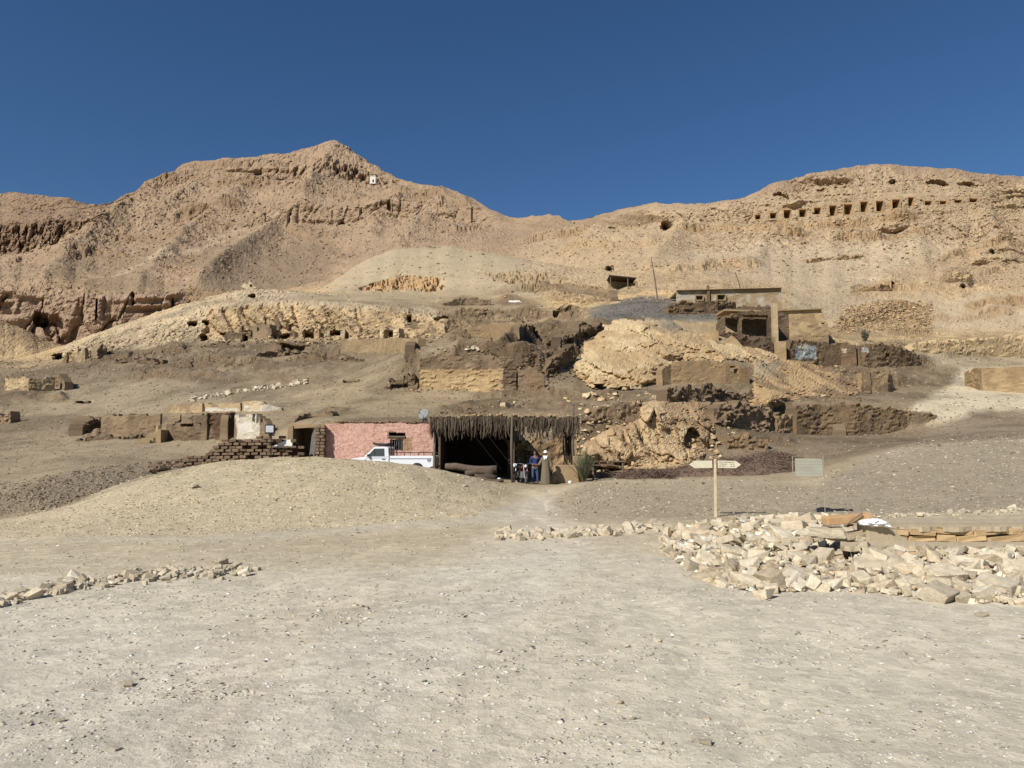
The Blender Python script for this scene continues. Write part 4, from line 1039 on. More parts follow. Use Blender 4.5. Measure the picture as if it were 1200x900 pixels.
wall('mud_wall', 'dark overhanging bank wall left of the grey gravel heap', [(655, 396, 80), (680, 386, 82), (706, 376, 84)], foot=[406, 398, 388], col=MUD_DK, col2=(88, 72, 55), patch=.4, jag=.35, rough=.3, th=.9, holes=((664, 672, 396, 404), (684, 690, 390, 396)))
wall('mud_wall', 'ragged brown wall line across the slope above the shelter roof', [(515, 483, 56), (550, 479, 56), (585, 480, 56)], foot=[488, 486, 486], col=MUD, col2=MUD_DK, patch=.4, jag=.2, rough=.2, th=.7)
wall('mud_wall', 'low crumbling wall above the left end of the pink house roof', [(345, 489, 56), (365, 483, 57), (390, 482, 57)], foot=[495, 490, 488], col=MUD, col2=MUD_DK, patch=.4, jag=.2, rough=.2, th=.7)
# --- left edge ruins
outcrop('boulder', 'long slanted boulder at the far left below the tan ridge', [(14, 432), (28, 424), (42, 416), (48, 418), (44, 427), (30, 434)], 1.6, 7, PL_TAN, PL_BROWN, rib=.8, amp=.25, seed=3)
wall('stone_wall', 'pale stone retaining wall at the far left edge', [(6, 442, 86), (34, 440, 87), (65, 441, 87)], foot=[458,459,458], col=(186, 164, 122), col2=(160, 138, 102), patch=.5, rough=.14, jag=.15, th=.7, courses=.0)
wall('mud_wall', 'ragged mud stub beside the pale stone retaining wall', [(64, 436, 86), (70, 438, 84), (76, 444, 82)], foot=[452,455,458], col=MUD_DK, col2=MUD, patch=.5, rough=.16, jag=.3, th=.8)
wall('mud_wall', 'tan hut wall with a dark doorway under the tan ridge at left', [(74, 413, 99), (88, 409, 99), (100, 408, 99)], foot=[427,424,422], col=PL_TAN, col2=PL_BROWN, patch=.4, holes=((78, 84, 413, 440),), jag=.3, rough=.15)
wall('mud_wall', 'standing rock-like mud stump under the left ridge', [(114, 408, 99), (120, 403, 99), (126, 404, 99)], foot=[420,418,416], col=MUD, col2=PL_BROWN, patch=.5, jag=.3, rough=.25, th=1.2)
wall('mud_wall', 'small mud stump cut by the left frame edge', [(-8, 484, 70), (4, 484, 70), (13, 480, 70)], foot=496, col=PL_BROWN, col2=MUD, patch=.5, jag=.35, rough=.25, th=.9)
# --- tan cliff houses
wall('mud_hut', 'square mud hut front with one tiny window under the tan cliff', [(296, 380, 97), (316, 379, 97)], foot=396, col=PL_BROWN, col2=MUD, patch=.4, jag=.1, rough=.05, holes=((301, 304, 384, 388),), th=1.6, cat='hut')
for lab, p0, p1, top, hole in (('tan front wall with one dark doorway at the middle of the cliff foot', 350, 374, 383.5, (355, 368, 386.5, 400)), ('tan front wall with a wide dark opening right of the cliff middle', 380, 404, 383, (386, 399.5, 386, 393)),
                               ('low tan wall with a dark doorway near the right end of the cliff', 445, 468, 383.5, (450, 461, 386, 400))):
    wall('rock_cut_front', lab, [(p0, top, 95.6), ((p0 + p1) / 2, top - 1, 95.6), (p1, top, 95.6)], foot=398, col=PL_TAN, col2=PALE, patch=.4, jag=.35, rough=.25, th=1.1, holes=(hole,))
wall('mud_wall', 'ragged dark mud wall left of the square hut under the cliff', [(262, 389, 96.4), (280, 387, 96.4), (294, 385, 96.4)], foot=397, col=MUD, col2=MUD_DK, patch=.5, jag=.4, rough=.25, holes=((283, 291, 391, 400),))
wall('mud_wall', 'dark mud wall with a niche right of the square hut', [(318, 384, 96.2), (333, 386, 96.2), (345, 389, 96.2)], foot=396, col=MUD, col2=MUD_DK, patch=.5, jag=.3, rough=.2)
wall('mud_wall', 'broken tan block at the right end of the tan cliff', [(474, 374, 97), (500, 374, 97), (522, 379, 97)], foot=391, col=PL_TAN, col2=MUD, patch=.5, jag=.4, rough=.25, holes=((477, 482, 366, 378),))
wall('retaining_wall', 'long smooth tan retaining wall below the tan cliff', [(400, 399, 88), (440, 397, 89), (490, 396, 89)], foot=[414,412,408], col=(160, 138, 102), col2=(148, 126, 92), patch=.5, jag=.06, rough=.05, th=.8)
wall('mud_wall', 'dark leaning end of the long tan retaining wall', [(486, 402, 80), (493, 395, 84)], foot=[416,402], col=MUD_DK, col2=MUD, patch=.4, jag=.15, rough=.15, th=.8)
outcrop('boulder', 'boulder balanced on the crest of the tan ridge', [(279, 338), (284, 331), (292, 329), (300, 333), (299, 341), (289, 342)], 2.6, 6, PALE, PL_TAN, rib=1.2, amp=.3, seed=9)
# --- central ruin
wall('plastered_wall', 'wide ruined wall with tan plaster on its lower half at mid slope', [(492, 418, 63.6), (510, 415, 64.2), (545, 413.5, 64.4), (590, 415, 64.2), (605, 417, 64)], foot=[456,457,457.5,457,457], col=MUD, col2=MUD_DK, patch=.45, jag=.15, rough=.12, th=.9,
     paint=((490, 589, 433, 470, (172, 144, 102)), (497, 575, 440, 470, (184, 156, 112))))
wall('mud_wall', 'pointed mud stub at the left end of the tan plastered ruin wall', crossd(492, 434, 63.5, 1.6, drop=1.5, foot=457), th=.6, col=MUD, col2=MUD_DK, patch=.4, jag=.15)
wall('mud_wall', 'pointed mud stub at the right end of the tan plastered ruin wall', crossd(606, 430, 63.8, 2.2, drop=1.6, foot=457), th=.7, col=MUD_DK, col2=(80, 66, 50), patch=.4, jag=.15)
wall('mud_wall', 'plain brown chamber wall right of the pointed stubs', [(607, 431, 64.6), (622, 429, 64.8), (638, 438, 64.8)], foot=[457,457,455], col=(132, 108, 80), col2=MUD, patch=.4, jag=.2, rough=.08)
wall('mud_wall', 'ragged dark mud wall above the central chamber', [(588, 414, 66.5), (612, 412, 66.5), (636, 416, 66.5), (642, 424, 66.4)], foot=[428,428,430,436], col=MUD_DK, col2=(88, 70, 54), patch=.5, jag=.35, rough=.22, th=.8)
wall('mud_wall', 'broken dark bank wall left of the central plastered ruin', [(456, 444, 64), (470, 440, 64), (486, 436, 64)], foot=[457,457,456], col=MUD, col2=MUD_DK, patch=.5, jag=.3, rough=.25, holes=((458, 478, 450, 460),), th=.7)
wall('mud_wall', 'plain tan wall of the upper middle ruin', [(548, 381, 97), (575, 378.5, 97), (602, 378, 97)], foot=391, col=(160, 134, 98), col2=PL_BROWN, patch=.4, jag=.12, rough=.06)
wall('mud_wall', 'brown notched wall of the upper middle ruin', [(604, 381, 96), (625, 379, 96), (646, 378, 96)], foot=389, col=MUD, col2=MUD_DK, patch=.4, jag=.2, rough=.14, holes=((617, 620, 382, 392),))
wall('mud_wall', 'dark standing corner above the upper middle ruin', [(599, 373, 101), (604, 370, 101), (612, 374, 101)], foot=378, col=MUD_DK, col2=MUD, patch=.3, jag=.2, th=.6)
wall('stone_wall', 'thin dark stone wall above the upper middle ruin', [(520, 352, 118), (545, 348, 119), (575, 349, 119)], foot=358, col=MUD, col2=MUD_DK, patch=.4, jag=.25, rough=.2, th=.8)
wall('mud_wall', 'broken terrace wall with small openings over the upper middle ruin', [(540, 364, 109), (560, 361, 109), (596, 362, 108)], foot=372, col=PL_BROWN, col2=MUD, patch=.5, jag=.3, rough=.2, holes=((566, 571, 364, 369), (577, 580, 364, 369)))
wall('white_wall', 'small bright white wall high in the middle of the slope', [(596, 349, 121), (606, 350, 121), (612, 352.5, 121)], foot=354, col=(232, 228, 218), jag=.2, rough=.05)
wall('stone_wall', 'long dark rubble wall climbing left of the grey gravel heap', [(628, 330, 138), (660, 333, 132), (690, 340, 126), (716, 342, 118)], foot=[337,342,351,353], col=MUD, col2=PL_BROWN, patch=.5, jag=.5, rough=.2, th=1.0)
wall('stone_wall', 'pale rubble wall below the long dark rubble wall', [(640, 347, 122), (665, 345, 120), (700, 347, 116), (716, 348, 113)], foot=[352,353,354,353], col=PL_BROWN, col2=PL_TAN, patch=.5, jag=.4, rough=.2, th=1.0)
wall('stone_wall', 'thin dark wall running down the crest of the grey debris cone', [(500, 287, 198), (540, 294, 190), (590, 308, 176), (640, 322, 164), (690, 333, 140)], col=(140, 120, 90), col2=MUD, patch=.5, jag=.45, rough=.2, th=1.0)
wall('mud_wall', 'pale low wall stub just above the palm frond shelter', [(592, 471, 57.5), (598, 468.5, 57.5), (613, 469, 57.5)], foot=476, col=PALE, col2=PL_TAN, patch=.4, jag=.1, rough=.05)
wall('mud_wall', 'crumbled earth bank between the shelter and the pale outcrop', [(676, 484, 52), (700, 478, 52.5), (735, 470, 53), (752, 466, 53.5)], foot=[500,498,490,480], col=(136, 114, 84), col2=MUD, patch=.5, jag=.3, rough=.25, th=1.0)

# --- rock outcrops
outcrop('rock_outcrop', 'large pale tan outcrop rising above the shelter on the right', [(671, 432), (676, 414), (690, 396), (706, 380), (724, 374), (760, 372), (785, 376), (800, 386), (826, 394), (850, 400), (885, 404), (905, 410), (925, 420), (905, 432), (870, 422), (800, 422), (780, 430), (772, 440), (760, 452), (742, 458), (700, 457), (684, 448)], 3.4, 22, (198, 173, 130), (180, 152, 110), rib=1.6, amp=.55, cracks=.7, seed=1, caves=((702, 452, 5, 5, 1.5),), paint=((800, 380, 40, 10, (116, 110, 100)), (770, 371, 45, 6, (116, 110, 100))))
outcrop('rock_outcrop', 'rugged jutting outcrop with a dark cave beside the signpost', [(682, 530), (690, 512), (720, 500), (748, 488), (754, 468), (780, 460), (812, 459), (832, 466), (838, 486), (846, 500), (843, 522), (828, 530), (824, 546), (800, 550), (740, 552), (700, 548), (684, 542)], 2.2, 16, (190, 163, 122), (166, 138, 102), rib=1.1, amp=.62, cracks=.9, seed=2, caves=((812, 516, 9, 12, 2.6), (818, 522, 8, 6, 2.4)), paint=((806, 512, 9, 14, (184, 166, 132)),))
outcrop('rock_outcrop', 'fissured dark tan outcrop under the blue plastered wall', [(880, 420), (910, 412), (935, 416), (960, 426), (985, 436), (1006, 448), (1010, 462), (990, 468), (960, 464), (930, 470), (915, 478), (900, 490), (880, 486), (872, 470), (884, 450)], 2.4, 14, (182, 152, 108), (140, 116, 86), rib=1.0, amp=.5, cracks=1.0, seed=5, paint=((897, 430, 22, 15, (158, 142, 114)),))
wall('plastered_wall', 'long plain tan plaster wall with one square window on the pale outcrop', [(776, 432, 70), (786, 424, 70), (812, 420, 70), (850, 423, 70), (878, 430, 70)], col=(156, 130, 94), col2=(146, 122, 90), patch=.5, jag=.08, rough=.06, holes=((856, 866, 429, 438),), th=.7, foot=[452, 450, 449, 450, 450])
wall('mud_wall', 'ruined dark stone wall below the long tan plaster wall', [(782, 452, 66), (820, 449, 66), (860, 452, 66), (884, 458, 66)], foot=478, col=MUD_DK, col2=MUD, patch=.5, jag=.4, rough=.3, holes=((850, 862, 455, 462),), th=.9, base_py=478)
wall('mud_wall', 'dark rubble face between the two tan outcrops', [(838, 474, 60), (866, 468, 60), (900, 478, 60), (918, 486, 60)], foot=[500,502,504,504], col=MUD, col2=MUD_DK, patch=.4, jag=.4, rough=.35, th=1.0, base_py=500)
wall('mud_wall', 'cube shaped mud stump left of the long brown terrace wall', [(911, 489, 58.4), (922, 486, 58.4), (933, 484, 58.4)], foot=507, col=MUD, col2=(134, 110, 80), patch=.5, jag=.25, rough=.22, th=1.4)
wall('terrace_wall', 'long brown terrace wall at the right of the outcrops', [(933, 473, 60.6), (960, 473, 61), (1000, 473, 61.5), (1052, 476, 62), (1062, 484, 62)], foot=[509,510,510,505,500], col=(128, 106, 78), col2=MUD_DK, patch=.45, jag=.22, rough=.14, th=1.0)
wall('mud_wall', 'triangular buttress against the long brown terrace wall', crossd(984, 484, 60.6, 1.0, drop=1.3, foot=510), th=.9, col=MUD, col2=MUD_DK, patch=.4, jag=.15)
wall('terrace_wall', 'low crumbling end of the brown terrace wall towards the pale path', [(1040, 482, 60), (1066, 480, 61), (1098, 486, 61.4)], foot=[500,497,492], col=(132, 110, 82), col2=MUD, patch=.5, jag=.25, rough=.2, th=.9)
wall('mud_hut', 'small tan ruined hut front beside the pale track', [(1012, 434, 74), (1020, 431, 74), (1040, 433, 74), (1046, 440, 74)], foot=[460,460,459,458], col=(164, 138, 100), col2=MUD, patch=.4, jag=.25, rough=.12, th=.9, cat='hut')
wall('mud_wall', 'dark jagged stub left of the small tan ruined hut', crossd(1014, 432, 74, 1.0, drop=.2, foot=460), th=.7, col=MUD_DK, col2=MUD, patch=.4, jag=.25)
wall('mud_wall', 'low brown rubble wall below the long brown terrace wall', [(852, 510, 53), (872, 507, 53), (900, 512, 53)], foot=527, col=(140, 116, 84), col2=MUD, patch=.4, jag=.2, rough=.2, th=1.0)
wall('house_wall', 'smooth tan house wall at the right edge beside the pale track', [(1130, 434, 80), (1150, 430, 80), (1200, 428, 80), (1240, 428, 80)], foot=[452,458,461,463], col=(168, 142, 104), col2=(150, 126, 92), patch=.4, jag=.12, rough=.07, th=1.0)

# --- brown wall with blue plaster remains
wall('mud_wall', 'brown wall with a patch of pale blue plaster', [(925, 398, 82.5), (940, 397, 83), (958, 399, 83), (985, 400, 83.5), (1003, 402, 83.5)], foot=[424,426,427,428,429], col=(122, 100, 74), col2=MUD_DK, patch=.4, jag=.2, rough=.12, th=.8,
     paint=((931, 957, 405, 421, (178, 184, 176)), (936, 948, 404, 412, (196, 190, 170)), (987, 993, 409, 413, (196, 178, 150)), ), base_py=426)
wall('mud_wall', 'brown wall with a small hole descending to the right of the blue plaster', [(1007, 402, 83.5), (1030, 401, 84), (1055, 404, 85), (1078, 416, 86)], foot=[429,430,430,428], col=(126, 104, 77), col2=MUD_DK, patch=.4, jag=.22, rough=.14, th=.8, holes=((1038, 1043, 414, 419),), paint=((1010, 1019, 408, 413, (190, 186, 172)),), base_py=428)

# --- right upper compound
hs = thing('flat_roofed_house', 'long low stained plaster house with a flat roof above the ruins', 'house', pt(856, 362, 92))
wall('front_wall', None, [(793, 341, 90), (830, 339, 90), (870, 338, 90), (915, 337, 90)], th=.4, col=(160, 138, 104), col2=(178, 166, 144), patch=.4, jag=.04, rough=.05, parent=hs, holes=((816, 823, 347, 351.5), (841, 849, 346, 351.5)), base_py=364, bury=.2)
wall('side_wall', None, [(915.3, 337, 90.0), (913, 338.6, 95)], th=.35, col=(150, 128, 96), jag=.02, rough=.02, parent=hs, base_py=362, bury=.2)
wall('pilaster', None, [(828.6, 334.5, 89.7), (831.4, 334.5, 89.7)], th=.3, col=(120, 100, 76), jag=.01, rough=.01, parent=hs, base_py=360, res=.12)
for (x0_, x1_, y0_, y1_) in ((815, 824, 346.2, 352), (840, 850, 345.2, 352)):
    a_, b_ = pt(x0_, y1_, 89.85) - hs.location, pt(x1_, y0_, 89.85) - hs.location
    fr = MB()
    w_, h_ = b_.x - a_.x, b_.z - a_.z
    for cx_, cz_, sx_, sz_ in ((0, -h_ / 2, w_, .12), (0, h_ / 2, w_, .12), (-w_ / 2, 0, .12, h_ - .13), (w_ / 2, 0, .12, h_ - .13)):
        fr.box(((a_.x + b_.x) / 2 + cx_, a_.y, (a_.z + b_.z) / 2 + cz_), (sx_, .25, sz_))
    fo = fr.build('window', M_MUDPLAIN, hs)
    MB().box(((a_.x + b_.x) / 2, a_.y + .35, (a_.z + b_.z) / 2), (w_ - .1, .04, h_ - .1)).build('shutter', M_DARKWOOD, fo)
p0_ = pt(793, 341, 90); p1_ = pt(915, 338, 90)
MB().box(((p0_.x + p1_.x) / 2 - hs.location.x, 92.6 - hs.location.y, p1_.z - hs.location.z - .25), (p1_.x - p0_.x - .2, 4.2, .2)).build('roof', M_MUDPLAIN, hs)
cp = MB()
cp.box(((p0_.x + p1_.x) / 2 - hs.location.x, 89.8 - hs.location.y, (p0_.z + p1_.z) / 2 - hs.location.z + .02), (p1_.x - p0_.x + .1, .46, .06), rot=(0, -math.atan2(p1_.z - p0_.z, p1_.x - p0_.x), 0)).build('coping', M_MUDPLAIN, hs)
wall('stone_wall', 'rough brown dry stone wall in front of the flat roofed house', [(783, 358, 86), (796, 352, 86), (840, 352, 86), (872, 354, 86)], foot=[368,368,368,370], col=(120, 98, 72), col2=(102, 84, 64), patch=.5, jag=.2, rough=.2, th=.8, courses=.0)
wall('mud_wall', 'ruined mud room front with two large dark openings below the house', [(841, 378, 80), (849, 368, 80), (860, 364, 80), (880, 363, 80), (900, 362, 80), (906, 360, 80)], col=MUD_DK, col2=(92, 74, 56), patch=.5, jag=.2, rough=.14, th=.7, holes=((849.5, 866, 372, 390), (870, 900.5, 369, 394)), base_py=404)
wall('mud_wall', 'dark back wall inside the ruined mud room', [(842, 362, 84.5), (870, 358, 84.5), (908, 356, 84.5)], col=(110, 92, 68), col2=MUD_DK, patch=.5, jag=.15, rough=.1, th=.6, base_py=400)
p2_ = pt(874, 366, 82)
rf = MB().box((p2_.x, 82.4, p2_.z - .05), (5.6, 3.6, .18), rot=(.02, .03, 0)).build('earth_roof', M_MUDPLAIN, None)
tag(rf, 'flat earth roof over the ruined mud room with dark openings', 'roof')
wall('mud_wall', 'short tan plastered wall left of the ruined mud room', [(825, 391, 78.6), (831, 388, 78.6), (842, 387.5, 78.6)], col=(172, 144, 102), col2=PL_TAN, patch=.4, jag=.06, rough=.04, base_py=402)
wall('mud_wall', 'gabled tan plaster remnant in front of the ruined mud room', [(848, 402, 78), (858, 393, 78), (870, 404, 78)], col=(172, 146, 106), col2=PL_TAN, patch=.4, jag=.06, rough=.04, base_py=408)
wall('rubble_bank', 'dark rubble bank at the foot of the ruined mud room', [(862, 396, 78.4), (880, 392, 78.8), (896, 395, 78.8), (906, 400, 78.6)], col=(98, 80, 62), col2=(84, 70, 54), patch=.5, jag=.4, rough=.4, th=1.4, base_py=408)
wall('pillar', 'tall pale plastered pillar at the right of the ruined mud room', [(905.5, 354.5, 78.8), (911, 356, 78.8)], col=(184, 162, 126), col2=PL_BROWN, patch=.3, jag=.06, rough=.04, th=.6, base_py=406, res=.14, cat='pillar')
wall('mud_wall', 'dark shaded wall between the pale pillar and the yellow house', [(911.5, 362, 83), (924, 366, 83)], col=MUD_DK, col2=(92, 76, 58), patch=.4, jag=.15, rough=.08, base_py=404)
wall('mud_wall', 'small tan block below the tall pale pillar', [(910, 400, 78), (921, 400, 78)], col=(168, 142, 104), col2=PL_TAN, patch=.4, jag=.03, rough=.02, th=.8, base_py=411)
yh = thing('yellow_house', 'yellow plastered flat roofed house with a stepped back upper wall', 'house', pt(945, 394, 90))
wall('lower_wall', None, [(921, 376.5, 87), (950, 376.5, 87), (970, 377.5, 87)], col=(186, 160, 116), col2=(156, 132, 98), patch=.5, jag=.08, rough=.07, th=.5, parent=yh, base_py=398)
wall('side_wall', None, [(970.3, 377.5, 87), (969.5, 378.2, 92.5)], col=(176, 148, 104), jag=.03, rough=.03, th=.4, parent=yh, base_py=398)
wall('upper_wall', None, [(915, 364.8, 89.8), (940, 363.6, 89.8), (962, 362.6, 89.8), (968, 376, 89.8)], col=(188, 162, 118), col2=(160, 136, 100), patch=.45, jag=.04, rough=.05, th=.45, parent=yh, base_py=394)
wall('upper_side_wall', None, [(962.4, 362.6, 89.8), (961, 363.6, 94.5)], col=(170, 146, 104), jag=.03, rough=.03, th=.35, parent=yh, base_py=394)
p0_ = pt(915, 364.4, 89.6); p1_ = pt(962, 362.6, 89.6)
MB().box(((p0_.x + p1_.x) / 2 - yh.location.x, 89.75 - yh.location.y, (p0_.z + p1_.z) / 2 - yh.location.z + .05), (p1_.x - p0_.x + .1, .6, .12), rot=(0, -math.atan2(p1_.z - p0_.z, p1_.x - p0_.x), 0)).build('coping', M_MUDPLAIN, yh)
p0_ = pt(921, 376.2, 87); p1_ = pt(970, 377.2, 87)
MB().box(((p0_.x + p1_.x) / 2 - yh.location.x, 88.3 - yh.location.y, p0_.z - yh.location.z - .12), (p1_.x - p0_.x - .1, 2.4, .16)).build('terrace_floor', M_MUDPLAIN, yh)
# --- walls on the right-hand slope
wall('stone_wall', 'long low pale stone wall beside the track at right', [(1068, 404, 104), (1090, 399, 106), (1130, 396, 110), (1170, 394, 113), (1215, 391, 116)], foot=[412,414,417,418,419], col=(190, 166, 124), col2=(176, 150, 112), patch=.5, jag=.3, rough=.18, th=1.2, courses=.0)
wall('ridge_wall', 'dark stone wall running up the skyline right of the saddle', [(667, 263, 440), (690, 255, 395), (715, 248.5, 360), (742, 241.5, 328)], col=(112, 94, 70), col2=(96, 80, 62), patch=.4, jag=.8, rough=.5, th=2.0)
wall('ridge_wall', 'low dark wall along the skyline left of the ridge top', [(846, 242.5, 268), (870, 233.5, 262), (900, 221.5, 261)], col=(140, 116, 84), col2=MUD, patch=.4, jag=.8, rough=.5, th=1.6)
wall('ridge_wall', 'short dark wall on the saddle skyline', [(612, 265, 640), (626, 262.5, 640), (642, 263, 620)], col=(120, 98, 74), col2=MUD, patch=.4, jag=1.2, rough=.6, th=2.5)
wall('rubble_wall', 'thin pale rubble line across the right-hand slope', [(945, 303, 200), (980, 299, 198), (1012, 296.5, 196)], foot=[308,304,301], col=(160, 132, 94), col2=(140, 116, 84), patch=.5, jag=.6, rough=.3, th=1.4)
wall('rubble_wall', 'brown rubble wall below the thin pale rubble line', [(1007, 336, 160), (1030, 333, 160), (1046, 335, 160)], foot=341, col=(160, 130, 92), col2=(136, 110, 80), patch=.5, jag=.6, rough=.25, th=1.4)
wall('rubble_wall', 'rubble wall on the rock shelf near the right edge', [(1108, 326, 165), (1122, 323, 165), (1140, 322, 165)], foot=331, col=(170, 142, 100), col2=(146, 120, 88), patch=.5, jag=.5, rough=.25, th=1.4)
# white shrine on the far mountain
pw = at(438, 216)
if pw is None: pw = pt(438, 216, 815)
wh = thing('white_hut', 'tiny white hut on the shoulder below the mountain peak', 'hut', pw)
MB().box((0, -4, 2.6), (6.4, 6, 8.5)).build('wall', M_WHITE, wh)
MB().box((0, -4, 7.0), (7.0, 6.6, .5)).build('roof', M_WHITE, wh)
MB().box((.6, -7.05, 1.4), (1.6, .3, 3)).build('door', M_DARKWOOD, wh)
# tomb mouths: lined recesses with proud jambs
tomb_lab = ['tiny low tomb mouth at the left end of the row', 'second small low tomb mouth from the left of the row', 'third tomb mouth from the left with a rounded dark opening', 'fourth tomb mouth from the left, square and dark',
            'fifth tomb mouth from the left, low and square', 'sixth tomb mouth from the left, first of the tall ones', 'seventh tomb mouth from the left, widest tall opening', 'eighth tomb mouth from the left, tall opening above the small pale niche',
            'ninth tomb mouth from the left, tall opening', 'tenth tomb mouth from the left, highest tall opening', 'eleventh tomb mouth from the left, narrow with a broken lintel',
            'wide low slot just right of the broken narrow tomb mouth', 'second wide low slot right of the tall tomb mouths', 'third wide low slot right of the tall tomb mouths', 'last low slot at the right end of the tomb row']
for (tx, ty, hw, hh, dp), lab in zip(TOMBS, tomb_lab):
    q = [at(tx + a * hw * 1.5, ty + b * hh * 1.3) for a in (-1, 1) for b in (-1, 1)]
    q = [v for v in q if v is not None]
    dq = (sum(v.y for v in q) / len(q) if q else 232) + .25
    a_ = pt(tx - hw, ty + hh, dq); b_ = pt(tx + hw, ty - hh, dq)
    w_, h_ = b_.x - a_.x, b_.z - a_.z
    t_ = thing('tomb_mouth', lab, 'tomb', ((a_.x + b_.x) / 2, dq - .2, a_.z), 0, 'tomb mouths cut into the right-hand cliff')
    D_ = 4.5
    
    for sx in (-1, 1): MB().box((sx * (w_ / 2 + .12), D_ / 2, h_ / 2), (.24, D_, h_ + .5)).build('jamb', M_TOMBROCK, t_)
    MB().box((0, D_ / 2 + .05, h_ + .22), (w_ - .02, D_ - .1, .44)).build('lintel', M_TOMBROCK, t_)
    MB().box((0, D_ / 2 + .05, -.2), (w_ - .02, D_ - .1, .38)).build('floor', M_TOMBROCK, t_)
    MB().box((0, D_ + .2, h_ / 2), (w_ + .78, .4, h_ + .78)).build('back', M_TOMBROCK, t_)
# small open shelter and leaning poles
sp = at(731, 337.5)
sh = thing('open_shed', 'small open shed with a flat dark roof high on the slope', 'shed', sp)
MB().box((-.3, .6, 1.55), (4.2, 3.6, .14), rot=(0, .10, 0)).build('roof', M_DARKWOOD, sh)
MB().tube([(.5, -1.0, -.3), (.5, -1.0, 1.5)], .09, 6).build('post', M_WOOD, sh)
MB().tube([(-2.2, -1.0, -.2), (-2.2, -1.0, 1.7)], .07, 6).build('post', M_WOOD, sh)
MB().box((0, 2.3, .6), (4.4, .3, 2.0)).build('back_wall', M_MUDPLAIN, sh)
MB().box((1.9, .7, .3), (.4, 3.0, 1.2)).build('side_wall', M_MUDPLAIN, sh)
for (xa, ya, xb, yb, lab, r_) in ((771, 352, 763, 301, 'tall thin wooden pole leaning left above the grey gravel heap', .09), (868.5, 340, 861.5, 319, 'short thin pole leaning left on the flat roofed house', .08)):
    d_ = at(xa, ya).y - .2 if xa < 800 else 91.5
    A_, B_ = pt(xa, ya + 2, d_), pt(xb, yb, d_)
    po = MB().tube([A_ - A_, (B_ - A_) * .5 + Vector((.05, 0, 0)), B_ - A_], [r_, r_ * .8, r_ * .55], 7).build('leaning_pole', M_WOOD, None, loc=A_)
    tag(po, lab, 'pole')
# shrubs
def shrub(px, py, w, h, lab, seed, mats, nb=60):
    p = at(px, py)
    r = random.Random(seed)
    o = thing('desert_shrub', lab, 'shrub', p)
    m_ = MB(); s_ = MB()
    for k in range(nb):
        a = r.uniform(0, 6.28); lean = r.uniform(.05, .55)
        tip = Vector((math.cos(a) * w * lean * r.uniform(.7, 1.2), math.sin(a) * w * lean, h * r.uniform(.5, 1)))
        b0 = Vector((math.cos(a) * w * .12, math.sin(a) * w * .12, 0))
        if k % 5 == 0: s_.tube([b0, b0 * .5 + tip * .5, tip], [.03, .02, .008], 4, 0, False)
        for q in range(4):
            c = b0.lerp(tip, r.uniform(.3, 1)); e = Vector((r.uniform(-1, 1), r.uniform(-1, 1), r.uniform(-.2, 1))).normalized() * h * .14
            n_ = e.orthogonal().normalized() * h * .035
            m_.add([c, c + e * .5 + n_, c + e, c + e * .5 - n_], [(0, 1, 2, 3)])
    m_.build('foliage', mats, o); s_.build('stem', M_WOOD, o)
    return o
shrub(1014, 400, 1.3, 1.7, 'green shrub beside the track right of the yellow house', 4, M_LEAF, 80)
shrub(1080, 407, 1.5, 1.1, 'dull olive shrub against the long low pale stone wall', 5, M_DRYLEAF, 60)
shrub(1138, 337, 2.4, 2.6, 'grey dry shrub above a small dark hole on the right slope', 6, M_DRYLEAF, 60)

wall('rubble_bank', 'sunlit rubble bank behind the two men under the shelter', [(603, 517, 44.6), (625, 514, 45), (650, 511, 45.2), (676, 506, 45.4)], col=(164, 136, 98), col2=(132, 108, 78), patch=.5, jag=.3, rough=.35, th=1.2, base_py=562)

# ================================================================== the pink house, the shelter and what stands round them
M_PINK = mat_attr('cracked_pink_plaster', .3, 7.0, .9, .09)
def add_cracks(m):
    nt = m.node_tree; n = nt.nodes; l = nt.links
    b = n['Principled BSDF']
    geo = n.new('ShaderNodeNewGeometry')
    nz = n.new('ShaderNodeTexNoise'); nz.inputs['Scale'].default_value = 1.7; nz.inputs['Detail'].default_value = 3
    l.new(geo.outputs['Position'], nz.inputs['Vector'])
    mx = n.new('ShaderNodeVectorMath'); mx.operation = 'MULTIPLY_ADD'; mx.inputs[1].default_value = (.55, .55, .55)
    l.new(nz.outputs['Color'], mx.inputs[0]); l.new(geo.outputs['Position'], mx.inputs[2])
    vo = n.new('ShaderNodeTexVoronoi'); vo.feature = 'DISTANCE_TO_EDGE'; vo.inputs['Scale'].default_value = 3.1
    l.new(mx.outputs[0], vo.inputs['Vector'])
    mr = n.new('ShaderNodeMapRange'); mr.inputs[1].default_value = .0; mr.inputs[2].default_value = .045; mr.inputs[3].default_value = .62; mr.inputs[4].default_value = 1
    l.new(vo.outputs['Distance'], mr.inputs[0])
    src = b.inputs['Base Color'].links[0].from_socket
    sc = n.new('ShaderNodeVectorMath'); sc.operation = 'SCALE'
    l.new(src, sc.inputs[0]); l.new(mr.outputs[0], sc.inputs['Scale']); l.new(sc.outputs[0], b.inputs['Base Color'])
    bp = n.new('ShaderNodeBump'); bp.inputs['Strength'].default_value = .9; bp.inputs['Distance'].default_value = .03
    l.new(mr.outputs[0], bp.inputs['Height']); l.new(b.inputs['Normal'].links[0].from_socket, bp.inputs['Normal'])
    l.new(bp.outputs[0], b.inputs['Normal'])
add_cracks(M_PINK)
M_BRICK = mat('mud_brick', tone(130, 108, 84), .95, .25, 5, .5, 20)
M_STONE = mat('limestone_block', tone(200, 184, 154), .92, .2, 3.2, .6, 14)
M_STONE2 = mat('pale_limestone_block', tone(206, 193, 166), .92, .16, 3.2, .5, 14)
